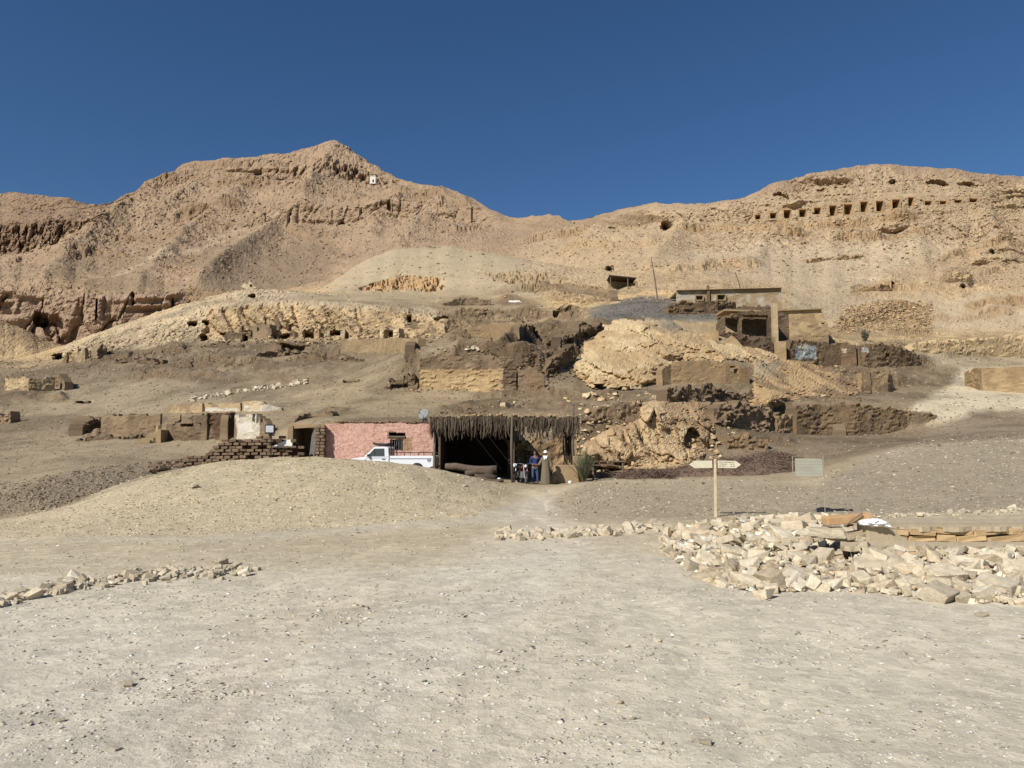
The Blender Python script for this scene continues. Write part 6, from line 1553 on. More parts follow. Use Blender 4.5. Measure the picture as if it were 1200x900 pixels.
# dark dry brush on the earth below the outcrop
M_BRUSH = mat('dead_brush', (.135, .09, .062), .95, .3, 4)
for (bx0, bx1, bpy_, dd, hh, lab) in ((782, 935, 548, 42.5, .75, 'wide dark heap of dead brush behind the signpost'), (866, 932, 536, 46, .6, 'smaller dark heap of dead brush behind the information panel'), (720, 790, 557, 41, .3, 'thin layer of dead brush along the foot of the outcrop')):
    c = pt((bx0 + bx1) / 2, bpy_, dd); c.z = gz(c.x, c.y)
    bo = thing('brush_heap', lab, 'brush', c)
    hw = (bx1 - bx0) / 2 * dd / FPX
    nU, nV = 40, 16
    gv = []
    for j in range(nV + 1):
        for i in range(nU + 1):
            u = -1 + 2 * i / nU; v = -1 + 2 * j / nV
            x = u * hw; y = v * 1.6
            z = max(0, 1 - u * u * .9 - v * v) ** .7 * hh
            gv.append((x, y, z))
    ga_ = np.array(gv); ga_[:, 2] = ga_[:, 2] * (1 + .5 * fbm(ga_ + c.x, .7, 3)) + np.array([gz(c.x + x, c.y + y) - c.z for x, y, _ in gv]) - .08
    mm_ = MB(); mm_.add([tuple(v) for v in ga_], [(j * (nU + 1) + i, j * (nU + 1) + i + 1, (j + 1) * (nU + 1) + i + 1, (j + 1) * (nU + 1) + i) for j in range(nV) for i in range(nU)])
    mm_.build('mound', M_BRUSH, bo, True)
    sk_ = MB()
    for q in range(700):
        a = rng.uniform(0, 6.28); rr = rng.random() ** .5
        u, v = math.cos(a) * rr, math.sin(a) * rr
        x, y = u * hw * .97, v * 1.55
        z = max(0, 1 - u * u * .9 - v * v) ** .7 * hh + gz(c.x + x, c.y + y) - c.z
        az = rng.uniform(0, 6.28); L_ = rng.uniform(.2, .7)
        dv = Vector((math.cos(az), math.sin(az), rng.uniform(-.1, .6))) * L_
        sk_.tube([(x, y, z - .03), Vector((x, y, z)) + dv * .5 + Vector((0, 0, .06)), Vector((x, y, z)) + dv], [.02, .014, .006], 3, 0, False)
    o_ = sk_.build('twigs', M_BRUSH, bo); o_['kind'] = 'stuff'

# --- signpost
s_p = at(839, 606)
sg = thing('signpost', 'pale wooden signpost with two arrow boards behind the stone heap', 'signpost', s_p)
dS = s_p.y; k_ = dS / FPX
hp_ = (606 - 539) * k_
MB().box((0, 0, hp_ / 2 - .1), (.06, .06, hp_ + .2), rot=(0, .015, 0)).build('post', M_SIGNPOST, sg, bevel=.008)
def arrow(sgn, l, zc, hgt_):
    pl = [(0, -hgt_ / 2), (sgn * (l - .14), -hgt_ / 2), (sgn * l, 0), (sgn * (l - .14), hgt_ / 2), (0, hgt_ / 2)]
    return [(x, z + zc) for x, z in pl]
zc = (606 - 545) * k_
for sgn in (-1, 1):
    b_ = MB().prism([(x + sgn * .045, z) for x, z in arrow(sgn, 27 * k_, zc, .185)], -.045, -.020).build('arrow_board', M_SIGNWOOD, sg, bevel=.004)
    b_.rotation_euler = (0, sgn * .02, 0)
    if sgn > 0:
        r = random.Random(5); tx_ = MB()
        for row in range(3):
            z = zc + .055 - row * .05
            x = .075
            for wd in range(3 if row else 4):          # left column: small print, worn past reading
                wl = r.uniform(.03, .075)
                q = 0
                while q < wl:
                    tx_.box((x + q, -.0455, z + r.uniform(-.003, .003)), (.007, .002, r.uniform(.012, .024))); q += .0105
                x += wl + .014
                if x > .30: break
            x = .33 + .03 * (row > 0)
            for wd in range(2):                         # right column: joined script
                wl = r.uniform(.035, .055)
                tx_.box((x + wl / 2, -.0455, z - .004), (wl, .002, .007))
                for q in range(3): tx_.box((x + wl * (.15 + .35 * q), -.0455, z + .006), (.007, .002, r.uniform(.014, .022)))
                x += wl + .02
        lo = tx_.build('lettering', M_INK, b_); lo['kind'] = 'stuff'
# --- information panel
i_p = at(950, 603)
ip = thing('information_panel', 'pale greenish metal information panel on two thin posts', 'sign', i_p)
kk = i_p.y / FPX
M_PANEL = mat('faded_panel', tone(176, 172, 150), .5, .08, 4)
M_PANELPOST = mat('panel_post', tone(158, 150, 128), .6, .08, 4)
zc = (603 - 548.5) * kk
MB().prism([(-16 * kk, zc - 9 * kk), (-14.5 * kk, zc - 10.5 * kk), (13.5 * kk, zc - 10.5 * kk), (15.5 * kk, zc - 9 * kk), (15.5 * kk, zc + 8 * kk), (14 * kk, zc + 10 * kk), (-16 * kk, zc + 10.2 * kk)], -.015, .005).build('panel', M_PANEL, ip)
fr = MB()
for x in (-18.5 * kk, 17.2 * kk): MB().tube([(x, .02, -.2), (x, .02, zc + 13 * kk)], .011, 8).build('post', M_PANELPOST, ip)
for z in (zc + 6 * kk, zc - 6 * kk): MB().tube([(-18.5 * kk, .022, z), (17.2 * kk, .022, z)], .009, 6).build('crossbar', M_PANEL, ip)
r = random.Random(9); tx_ = MB()
for row in range(5):
    z = zc + (6.6 - row * 3.5) * kk
    tx_.box((-3.4 * kk, -.0175, z), (.9 * kk, .002, 1.0 * kk))
    for (xa, xb) in ((-14.5, -5.5), (0.0, 12.8)):
        x = xa
        while x < xb:
            wl = r.uniform(1.0, 2.6); tx_.box(((x + wl / 2) * kk, -.0175, z), (wl * kk, .002, .38 * kk)); x += wl + .7
lo = tx_.build('lettering', M_GREY, ip); lo['kind'] = 'stuff'

# ================================================================== stone heap, ledges and courses at the right
SM = [stone_mesh(100 + k, (M_STONE, M_STONE, M_STONE2, M_STONE, M_STONE3)[k % 5], rng.choice((.45, .6, .75)), rng.choice((1.1, 1.3, 1.5)), rng.choice((10, 12, 14)), 'stone') for k in range(20)]
SMP = [m for k, m in enumerate(SM) if k % 5 != 4]
# ledge strips (mud capped) and the squared masonry of the two low walls
def ledge_strip(lab, px0, px1, pyf0, pyf1, d0, d1, th):
    a, b = pt(px0, pyf0, d0), pt(px1, pyf1, d0)
    a2, b2 = pt(px0, pyf0, d0), pt(px1, pyf1, d0)
    n = 60; vs_ = []; m_ = MB()
    for i in range(n + 1):
        t = i / n
        f = a.lerp(b, t)
        w = .025 * math.sin(t * 40) + rng.uniform(-.02, .02); zz = f.z + rng.uniform(-.008, .008)
        k2 = d1 / d0
        bx = f.x * k2
        vs_ += [(f.x, d0 + w, zz - th), (f.x, d0 + w, zz), (f.x + (bx - f.x) * .5, (d0 + d1) / 2, zz + .015 + rng.uniform(-.006, .006)), (bx, d1, zz + .01), (bx, d1, zz - th)]
    fs_ = []
    for i in range(n):
        for q in range(5):
            fs_.append((i * 5 + q, i * 5 + (q + 1) % 5, (i + 1) * 5 + (q + 1) % 5, (i + 1) * 5 + q))
    fs_.append((0, 1, 2, 3, 4)); fs_.append(tuple(n * 5 + q for q in (4, 3, 2, 1, 0)))
    m_.add(vs_, fs_)
    o = m_.build('mud_ledge', M_LEDGE, None)
    tag(o, lab, 'ledge')
    return o
LZ = pt(1100, 640, 10.42).z
ledge_strip('lower grey mud ledge running from the stone heap to the right edge', 985, 1330, 640, 640, 10.42, 10.98, .07)
ledge_strip('upper pale mud ledge above the course of squared blocks', 1046, 1330, 617.5, 617, 10.86, 12.0, .07)
# sloping mud buttress beside the sack
bt = MB().prism([(-.35, 0), (.30, 0), (-.12, .28), (-.35, .29)], -.12, .2).build('mud_buttress', M_LEDGE, None, bevel=.02, loc=pt(1040, 632, 10.95)); bt.location.z = LZ - .01
tag(bt, 'sloping grey mud buttress at the left end of the block course', 'buttress')
# upper course of blocks, each a part
cw = thing('block_course', 'low wall of squared pale blocks between the two mud ledges', 'wall', pt(1060, 636, 10.9)); cw['kind'] = 'thing'
bkm = []
for k in range(5):
    b = MB().box((0, 0, 0), (1, .22, 1)).mesh('block', M_BLOCK, bevel=.03)
    for v in b.vertices: v.co += Vector((rng.uniform(-.02, .02), rng.uniform(-.012, .012), rng.uniform(-.03, .03)))
    bkm.append(b)
zB, zT = LZ + .005, pt(1100, 619, 10.9).z
xa, xb_ = pt(1052, 630, 10.9).x, pt(1330, 630, 10.9).x
rows = 2
for r_ in range(rows):
    x = xa - .25 + .08 * r_
    while x < xb_:
        w = rng.choice((.2, .3, .38, .5, .62)) * rng.uniform(.9, 1.1)
        h = (zT - zB) / rows
        tilt = rng.uniform(-.03, .03) if x > xa + 1.3 else rng.uniform(-.10, .10)
        link('block', rng.choice(bkm), cw, Vector((x + w / 2, 10.98 + rng.uniform(-.035, .02), zB + (r_ + .5) * h + rng.uniform(-.006, .006))) - cw.location, (rng.uniform(-.04, .04), tilt, rng.uniform(-.04, .04)), (w - .018, 1, h * rng.uniform(.86, .95)))
        x += w
MB().box(Vector(((xa + xb_) / 2, 11.08, (zA := (zB + zT) / 2))) - cw.location, (xb_ - xa, .2, zT - zB + .1)).build('mud_core', M_LEDGE, cw)
# lower retaining wall, part standing, part hidden by fallen stone
lw = thing('block_retaining_wall', 'pale block retaining wall half buried behind the fallen stones at right', 'wall', pt(1100, 680, 10.35)); lw['kind'] = 'thing'
for r_ in range(3):
    x = pt(1000, 650, 10.35).x + .1 * r_
    xe = pt(1330, 650, 10.35).x
    while x < xe:
        w = rng.choice((.22, .3, .42, .5, .62)) * rng.uniform(.9, 1.1)
        h = (LZ - .14) / 3 + .02
        px_ = 600 + FPX * x / 10.35
        link('block', rng.choice(bkm), lw, Vector((x + w / 2, 10.40 + rng.uniform(-.05, .03), -.02 + (r_ + .5) * h)) - lw.location, (rng.uniform(-.06, .06), rng.uniform(-.07, .07), rng.uniform(-.06, .06)), (w - .02, 1, h * rng.uniform(.85, .97)))
        x += w
big = MB().box((0, 0, 0), (.66, .3, .36)).build('slab', M_BLOCK, lw, bevel=.03, loc=Vector((pt(1081, 665, 10.3).x, 10.28, pt(1081, 664, 10.28).z)) - lw.location)
# --- the heap
hpx = [(772, 642), (782, 622), (812, 614), (860, 606), (910, 603), (990, 604), (1004, 606), (990, 618), (960, 632), (1000, 639), (1050, 643), (1120, 644), (1210, 643), (1300, 644), (1300, 712), (1210, 706), (1120, 702), (1075, 700), (1040, 692), (960, 690), (880, 690), (832, 684), (815, 668), (790, 655)]
hp_poly = [(p[0], p[1]) for p in hpx]
def heap_d(px, py):
    """depth of the heap's face on a sight line: the foot lies about nine metres off, the crest thirteen"""
    foot = np.interp(px, [772, 800, 832, 1000, 1200, 1300], [643, 662, 688, 692, 706, 710])
    top = np.interp(px, [772, 800, 860, 910, 1000, 1010, 1060, 1200, 1300], [624, 615, 606, 602, 603, 636, 641, 641, 642])
    df = 1.65 * FPX / (foot - 530.0)
    dtop = np.interp(px, [772, 860, 1000, 1010, 1060, 1300], [14.2, 13.4, 12.4, 10.5, 10.38, 10.36])
    t = min(1, max(0, (foot - py) / max(1.0, foot - top)))
    return df + (max(dtop, df + .35) - df) * (t ** .85)
heap = thing('stone_heap', 'big heap of broken pale limestone blocks at right beside the mud ledges', 'stone heap', pt(950, 690, 9.3))
core = MB(); nU, nV = 120, 26
cv = []
for i in range(nU + 1):
    px_ = 772 + (1300 - 772) * i / nU
    foot = np.interp(px_, [772, 800, 832, 1000, 1200, 1300], [643, 662, 688, 692, 706, 710]); top = np.interp(px_, [772, 800, 860, 910, 1000, 1010, 1060, 1200, 1300], [624, 615, 606, 602, 603, 636, 641, 641, 642])
    for j in range(nV + 1):
        t = j / nV
        py_ = foot + (top - foot) * t
        p = pt(px_, py_, heap_d(px_, py_)); p.z -= .10; p.y += .05
        cv.append(p - heap.location)
cva = np.array(cv); cva[:, 2] += .05 * fbm(cva, .25, 3)
core.add([tuple(v) for v in cva], [(i * (nV + 1) + j, (i + 1) * (nV + 1) + j, (i + 1) * (nV + 1) + j + 1, i * (nV + 1) + j + 1) for i in range(nU) for j in range(nV)])
core.build('rubble_core', M_STONE3, heap)
placed = []
cand = []
poly_np = np.array(hp_poly)
def inside1(px, py): return bool(inpoly(hp_poly, np.array([px]), np.array([py]))[0])
def put(px, py, s_px, name='stone', parent=heap, rot=None, sc=None, mesh=None, lift=.12):
    d = heap_d(px, py); p = pt(px, py, d)
    s_ = .72 * s_px * d / FPX
    me = mesh or rng.choice(SM)
    sc = sc or (s_ * rng.uniform(.85, 1.15), s_ * rng.uniform(.75, 1.05), s_ * rng.uniform(.85, 1.35))
    return link(name, me, parent, p + Vector((0, .05 * s_, lift * s_ - .02)) - parent.location, rot or (rng.uniform(-.5, .5), rng.uniform(-.5, .5), rng.uniform(0, 6.28)), sc)
bigs = [(1028, 660, 62), (880, 617, 30), (818, 624, 34), (905, 632, 30), (862, 645, 30), (936, 672, 30), (912, 684, 22), (898, 684, 20), (836, 668, 26), (832, 676, 22), (960, 676, 26), (985, 682, 24), (1000, 668, 30), (1060, 668, 24),
        (1110, 672, 36), (1135, 660, 40), (1150, 672, 34), (1170, 688, 44), (1195, 690, 40), (1140, 690, 34), (1180, 668, 34), (1205, 660, 34), (1090, 690, 26), (990, 648, 26), (950, 612, 24), (900, 606, 26), (925, 606, 28), (968, 622, 34), (996, 622, 30), (842, 612, 22), (1230, 680, 40), (1260, 690, 40), (1280, 670, 36)]
for b in bigs:
    q_ = .82 * b[2] * heap_d(b[0], b[1]) / FPX
    put(*b, lift=.0, rot=(rng.uniform(-.25, .25), rng.uniform(-.25, .25), rng.uniform(0, 6.28)), sc=(q_, q_ * .8, q_ * rng.uniform(.75, 1.0))); placed.append(b)
nst = len(bigs); tries = 0
while nst < 298 and tries < 9000:
    tries += 1
    px_, py_ = rng.uniform(770, 1290), rng.uniform(596, 712)
    if not inside1(px_, py_): continue
    s_ = min(40, 13 + rng.expovariate(1 / 8.5)) * (1.0 + .2 * (px_ > 1050))
    tl_ = np.interp(px_, [772, 800, 860, 910, 1000, 1010, 1060, 1300], [624, 615, 606, 602, 603, 636, 641, 642])
    if py_ < tl_ + 9: s_ = min(s_, 19)
    if any((px_ - q[0]) ** 2 + ((py_ - q[1]) * 1.5) ** 2 < (.36 * (s_ + q[2])) ** 2 for q in placed): 
        if tries < 7000: continue
    put(px_, py_, s_, lift=.05 + .1 * rng.random()); placed.append((px_, py_, s_)); nst += 1
# small chips between the blocks: too many to tell apart
def pebble_cloud(name, pts_, sizes, cols, parent=None, seed=0, squash=.6):
    r = np.random.default_rng(seed)
    T = []
    for k in range(8):
        me = stone_mesh(900 + k, None, .62, 1.25, 8, 'tmp') if False else None
    base = np.array([(-1, -.6, -.4), (.9, -.8, -.5), (1, .7, -.4), (-.8, .8, -.5), (-.7, -.5, .5), (.6, -.6, .7), (.8, .5, .45), (-.5, .6, .6)], float) * .5
    fq = np.array([(4, 5, 6, 7), (0, 1, 5, 4), (1, 2, 6, 5), (2, 3, 7, 6), (3, 0, 4, 7)])
    n = len(pts_)
    jit = base[None] * (1 + r.uniform(-.45, .45, (n, 8, 1))) + r.uniform(-.13, .13, (n, 8, 3))
    jit[..., 2] *= squash
    a = r.uniform(0, 6.28, n); ca_, sa_ = np.cos(a), np.sin(a)
    tl = r.uniform(-.5, .5, n)
    z2 = jit[..., 2] + jit[..., 0] * tl[:, None]
    x = jit[..., 0] * ca_[:, None] - jit[..., 1] * sa_[:, None]
    y = jit[..., 0] * sa_[:, None] + jit[..., 1] * ca_[:, None]
    Vv = np.stack([x, y, z2], -1) * sizes[:, None, None] + pts_[:, None, :]
    if parent is not None: Vv = Vv - np.array(parent.location)
    F_ = fq[None] + (np.arange(n) * 8)[:, None, None]
    me = bpy.data.meshes.new(name)
    me.vertices.add(n * 8); me.vertices.foreach_set('co', Vv.astype(np.float32).ravel())
    q = F_.reshape(-1, 4)
    me.loops.add(q.size); me.loops.foreach_set('vertex_index', q.astype(np.int32).ravel())
    me.polygons.add(len(q)); me.polygons.foreach_set('loop_start', (np.arange(len(q)) * 4).astype(np.int32)); me.polygons.foreach_set('loop_total', np.full(len(q), 4, np.int32))
    me.update(calc_edges=True)
    c_ = me.color_attributes.new('earth', 'FLOAT_COLOR', 'POINT')
    c8 = np.repeat(cols, 8, 0)
    c_.data.foreach_set('color', np.concatenate([c8, np.ones((n * 8, 1))], 1).astype(np.float32).ravel())
    me.materials.append(M_ROCK)
    o = link(name, me, parent)
    o['kind'] = 'stuff'
    return o
def jcol(n, cols, r, v=.14):
    c = np.array([tone(*c) for c in cols])[r.integers(0, len(cols), n)]
    return c * (1 + r.normal(0, v, (n, 1)))
STONES = [(216, 200, 168), (222, 212, 188), (200, 178, 140), (206, 190, 156), (184, 164, 134)]
pp, ss = [], []
for _ in range(5000):
    px_, py_ = rng.uniform(765, 1295), rng.uniform(596, 716)
    if not inside1(px_, py_): continue
    d = heap_d(px_, py_); p = pt(px_, py_, d)
    pp.append((p.x, p.y + .03, p.z - .02)); ss.append((3 + 11 * rng.random() ** 2.5) * d / FPX)
r0 = np.random.default_rng(21)
pebble_cloud('stone_chips', np.array(pp), np.array(ss), jcol(len(pp), STONES, r0), heap, 1, .8)
# timber, sack and black sheet lying on the heap
tb_ = pt(993, 608, 11.0)
tm_ = MB().box((0, 0, 0), (.70, .18, .115)).build('timber_beam', M_PLANK, None, bevel=.012, loc=tb_, rot=(.05, -.075, .10))
tag(tm_, 'orange sawn timber beam lying on top of the stone heap', 'beam')
lp = MB().tube([(-.10, -.12, -.10), (.02, -.13, .0), (.12, -.12, .06), (.17, -.11, .09)], .012, 5).build('stick', M_WOOD, None, loc=tb_)
tag(lp, 'thin crooked stick leaning against the orange timber beam', 'stick')
sk = pt(1013, 624, 10.85)
bm = bmesh.new(); bmesh.ops.create_icosphere(bm, subdivisions=5, radius=1)
sk_n = facets(np.array([v.co for v in bm.verts]) * 2.3, 1.6)[0]
bm.verts.index_update()
for v in bm.verts:
    n_ = math.sin(v.co.x * 9 + v.co.y * 5) * .05 + math.sin(v.co.y * 11 - v.co.z * 8 + v.co.x * 3) * .04
    v.co *= 1 + n_ + .22 * sk_n[v.index]
    dr = max(0, v.co.x - .2)
    v.co = Vector((v.co.x * .22, v.co.y * .14, v.co.z * .055 + .05 - dr * dr * .14))
me = bpy.data.meshes.new('white_sack'); bm.to_mesh(me); bm.free(); me.materials.append(M_SACK)
so = link('white_sack', me, None, sk + Vector((.16, 0, .09)))
tag(so, 'crumpled white plastic sack draped over stones under the timber beam', 'sack')
for (a_, b_, s_) in ((968, 624, 36), (992, 629, 30), (1010, 630, 24), (952, 626, 24)):
    d = 10.95; p = pt(a_, b_, d); q = s_ * d / FPX
    link('stone', rng.choice(SM), heap, p - heap.location, (rng.uniform(-.2, .2), rng.uniform(-.15, .15), rng.uniform(-.4, .4)), (q * 1.1, q * .7, q * .6))
ws = thing('grey_stone', None, None) if False else None
bs_ = at(976, 599)
bsm = MB(); vs_ = []
for i in range(13):
    t = i / 12
    vs_ += [(-.45 + .95 * t, -.05 + .04 * math.sin(t * 9), .07 + .045 * math.sin(t * 7) - .03 * t), (-.45 + .95 * t, .10, .04 + .02 * math.sin(t * 11)), (-.45 + .95 * t, -.08, -.02)]
bsm.add(vs_, [(i * 3, i * 3 + 1, i * 3 + 4, i * 3 + 3) for i in range(12)] + [(i * 3 + 2, i * 3, i * 3 + 3, i * 3 + 5) for i in range(12)])
bso = bsm.build('black_sheet', M_BLACK, None, True, loc=bs_)
tag(bso, 'strip of black plastic sheet lying behind the stone heap', 'plastic sheet')

# --- lines of stones
def stone_line(lab, line, n, smin, smax, spread, name='stone_row', jit=None):
    first = at(*line[0])
    o = thing(name, lab, 'stone row', first)
    xs = [p[0] for p in line]; ys = [p[1] for p in line]
    k = 0; t_ = 0
    while k < n and t_ < n * 4:
        t_ += 1
        px_ = rng.uniform(xs[0], xs[-1]); py_ = np.interp(px_, xs, ys) + rng.gauss(0, spread)
        p = at(px_, py_)
        if p is None: continue
        s_ = .85 * rng.uniform(smin, smax) * p.y / FPX * (1.6 if rng.random() < .12 else 1)
        link('stone', rng.choice(SMP), o, p + Vector((0, 0, s_ * .2)) - o.location, (rng.uniform(-.5, .5), rng.uniform(-.5, .5), rng.uniform(0, 6.28)), (s_, s_ * rng.uniform(.7, 1), s_ * rng.uniform(.9, 1.5)))
        k += 1
    return o
stone_line('line of rubble stones on the bare ground at left', [(-6, 708), (30, 699), (54, 694), (80, 688), (120, 681), (170, 677), (220, 673), (290, 670)], 230, 4, 13, 4.0)
stone_line('row of pale stones along the far side of the track left of the heap', [(582, 631), (620, 629), (660, 626), (720, 623), (780, 619)], 170, 4, 11, 2.6)
stone_line('low dark stone row on the slope above the white plastered ruin', [(220, 469), (260, 463), (300, 456), (362, 449)], 130, 2.4, 5.0, 1.3)
stone_line('row of pale stones along the top edge of the dark mound at right', [(1010, 607), (1060, 606), (1120, 603), (1210, 597)], 70, 3, 7, 1.3)
stone_line('small scatter of pale stones on the bank above the tan plastered ruin', [(546, 410), (552, 408), (560, 409)], 14, 3, 5, 2)
# --- single larger stones on the bare ground
for k, (px_, py_, s_, lab) in enumerate(((827, 872, 11, 'fist sized pale stone near the bottom right of the gravel'), (70, 846, 9, 'small pale stone alone near the lower left edge'), (135, 878, 10, 'flat pale stone near the bottom left corner'), (726, 824, 9, 'flat pale stone on the gravel below the centre'),
        (742, 843, 7, 'small grey stone right of the flat pale stone below the centre'), (829, 843, 8, 'round stone above the fist sized pale stone'), (770, 751, 9, 'pale stone on open gravel below the stone heap'), (895, 700, 20, 'flat pale stone lying clear in front of the stone heap'),
        (150, 804, 12, 'broad flat stone flush with the gravel at left'), (1150, 722, 12, 'small block fallen clear of the heap at the right edge'), (300, 668, 8, 'lone stone at the right end of the left rubble line'), (228, 571, 9, 'large white stone on the dark slope at left'), (545, 570, 5, 'white stone on the pebbly mound'))):
    p = at(px_, py_); q = s_ * p.y / FPX
    o = link('loose_stone', SMP[k % len(SMP)], None, p + Vector((0, 0, q * .16)), (rng.uniform(-.2, .2), rng.uniform(-.2, .2), rng.uniform(0, 6)), (q, q, q * .8))
    tag(o, lab, 'stone')

# --- gravel: what nobody could count
def scatter(name, n, polys, smin, smax, cols, seed, dmin=0, dmax=1e9, power=2.2, sink=.25, squash=.6, mpx=None, minpx=1.2):
    r = np.random.default_rng(seed)
    P_, S_ = [], []
    poly = np.array(polys, float)
    x0, y0 = poly.min(0); x1, y1 = poly.max(0)
    xs = r.uniform(x0, x1, n * 2); ys = r.uniform(y0, y1, n * 2)
    ins = inpoly(polys, xs, ys)
    xs, ys = xs[ins][:n], ys[ins][:n]
    u = r.random(len(xs))
    for i in range(len(xs)):
        p = at(xs[i], ys[i])
        if p is None or p.y < dmin or p.y > dmax: continue
        pxs = smin + (smax - smin) * u[i] ** power * 1.0
        s_ = pxs * p.y / FPX
        if mpx: s_ = min(s_, mpx)
        P_.append((p.x, p.y, p.z + s_ * (.5 * squash - sink))); S_.append(s_)
    P_ = np.array(P_); S_ = np.array(S_)
    return pebble_cloud(name, P_, S_, jcol(len(P_), cols, r, .10), None, seed, squash)
scatter('gravel', 25000, [(-60, 690), (1260, 690), (1260, 960), (-60, 960)], .9, 5.2, [(216, 208, 190), (230, 225, 212), (206, 196, 176), (210, 200, 178), (196, 186, 166)], 31, power=6.0, mpx=.05, squash=.30, sink=.08)
for k_, (cx_, cy_, rx_, ry_) in enumerate(((180, 800, 120, 26), (240, 812, 60, 12), (640, 770, 160, 18), (500, 800, 90, 30), (820, 850, 160, 30), (60, 860, 90, 40), (1000, 760, 180, 22), (700, 880, 120, 22), (420, 720, 120, 12), (1100, 860, 100, 40))):
    scatter('gravel', 300, [(cx_ + rx_ * math.cos(a * math.pi / 6) * (1 + .25 * math.sin(a * 5 + k_)), cy_ + ry_ * math.sin(a * math.pi / 6)) for a in range(12)], 1.2, 7.5, [(222, 213, 192), (212, 200, 174), (202, 190, 164)], 60 + k_, power=5.0, mpx=.08, squash=.34, sink=.08)
scatter('gravel', 9000, [(-60, 640), (600, 590), (1260, 600), (1260, 705), (-60, 715)], 1.0, 4.2, [(208, 200, 178), (216, 208, 188), (192, 180, 154), (200, 186, 158), (180, 168, 144)], 32, power=5, dmax=20, squash=.35, sink=.1)
scatter('gravel', 11500, [(-60, 632), (-60, 612), (0, 606), (70, 594), (160, 556), (250, 538), (340, 533), (430, 539), (560, 560), (606, 575), (560, 604), (300, 626)], 1.0, 4.0, [(204, 186, 144), (216, 202, 166), (186, 166, 124), (196, 176, 134), (170, 150, 114)], 33, power=4.0, dmax=34, squash=.5)
scatter('gravel', 9000, [(640, 604), (660, 578), (700, 562), (860, 560), (940, 566), (1010, 540), (1070, 518), (1140, 508), (1260, 500), (1260, 600), (1060, 606), (900, 606)], 1.0, 4.0, [(176, 161, 134), (194, 181, 154), (152, 137, 112), (162, 147, 120), (140, 125, 102)], 34, power=4.5, dmin=15, dmax=50)
scatter('gravel', 4500, [(-60, 612), (0, 604), (70, 594), (150, 562), (215, 546), (200, 540), (120, 546), (40, 560), (-60, 575)], 1.0, 4.2, [(150, 134, 110), (166, 150, 124), (128, 112, 90), (114, 99, 79)], 35, power=3.6, dmin=24, dmax=46)
scatter('scree', 16000, [(-40, 570), (-40, 400), (240, 396), (500, 396), (700, 380), (1000, 400), (1240, 400), (1240, 500), (1060, 515), (960, 545), (690, 556), (350, 500), (230, 545)], 1.0, 3.0, [(150, 132, 102), (166, 147, 114), (124, 105, 80), (112, 95, 72), (180, 160, 124)], 36, power=4.0, dmin=40, dmax=140)
scatter('scree', 9000, [(80, 405), (240, 350), (420, 300), (600, 290), (760, 250), (1000, 215), (1240, 215), (1240, 400), (900, 390), (500, 396), (240, 398)], 1.0, 3.6, [(186, 158, 116), (196, 168, 124), (166, 138, 100), (150, 124, 90)], 37, power=4.5, dmin=95, dmax=300)
scatter('scree', 900, [(976, 388), (990, 360), (1030, 352), (1092, 354), (1092, 388)], 1.5, 4.0, [(186, 158, 116), (160, 134, 98), (140, 114, 82)], 45, 100, 160, 2.0, .2, .8)
scatter('scree', 1300, [(690, 372), (740, 348), (800, 352), (860, 364), (850, 374), (760, 372)], 1.0, 2.6, [(110, 106, 98), (124, 120, 110), (94, 90, 84)], 46, 75, 115, 3.0)
scatter('scree', 5000, [(0, 300), (0, 240), (110, 250), (215, 205), (330, 190), (390, 178), (480, 222), (570, 250), (600, 262), (420, 300), (380, 335), (220, 345), (0, 345)], 1.0, 3.4, [(160, 134, 104), (150, 124, 95), (172, 146, 114), (134, 110, 84)], 47, 430, 950, 4.0, .2, .8)
scatter('scree', 3500, [(600, 290), (640, 268), (760, 246), (860, 244), (940, 216), (1020, 200), (1240, 215), (1240, 330), (900, 320), (720, 320)], 1.0, 3.4, [(176, 150, 114), (160, 134, 100), (188, 164, 128), (140, 116, 86)], 48, 140, 440, 4.0, .2, .8)
# blocks fallen from the outcrops
for (nm, poly, n, a_, b_, cs, sd_) in (('fallen_rock', [(660, 462), (700, 462), (760, 460), (870, 496), (850, 530), (835, 556), (700, 556), (676, 540)], 330, 2.5, 9, [(196, 168, 124), (176, 148, 108), (206, 182, 140)], 41),
                          ('fallen_rock', [(640, 430), (672, 410), (690, 460), (760, 462), (900, 470), (1020, 470), (1030, 440), (920, 405), (880, 470), (760, 465)], 360, 2, 7, [(190, 162, 118), (150, 126, 94), (120, 100, 76)], 42),
                          ('fallen_rock', [(230, 400), (240, 392), (400, 392), (520, 392), (520, 402), (300, 404)], 260, 1.8, 5, [(196, 168, 124), (150, 126, 94), (120, 100, 76)], 43),
                          ('fallen_rock', [(570, 430), (640, 396), (700, 384), (680, 440), (640, 458), (480, 460), (440, 455)], 420, 1.5, 5, [(120, 100, 76), (100, 82, 62), (146, 122, 92)], 44)):
    scatter(nm, n, poly, a_, b_, cs, sd_, 40, 120, 2.2, .2, .75)

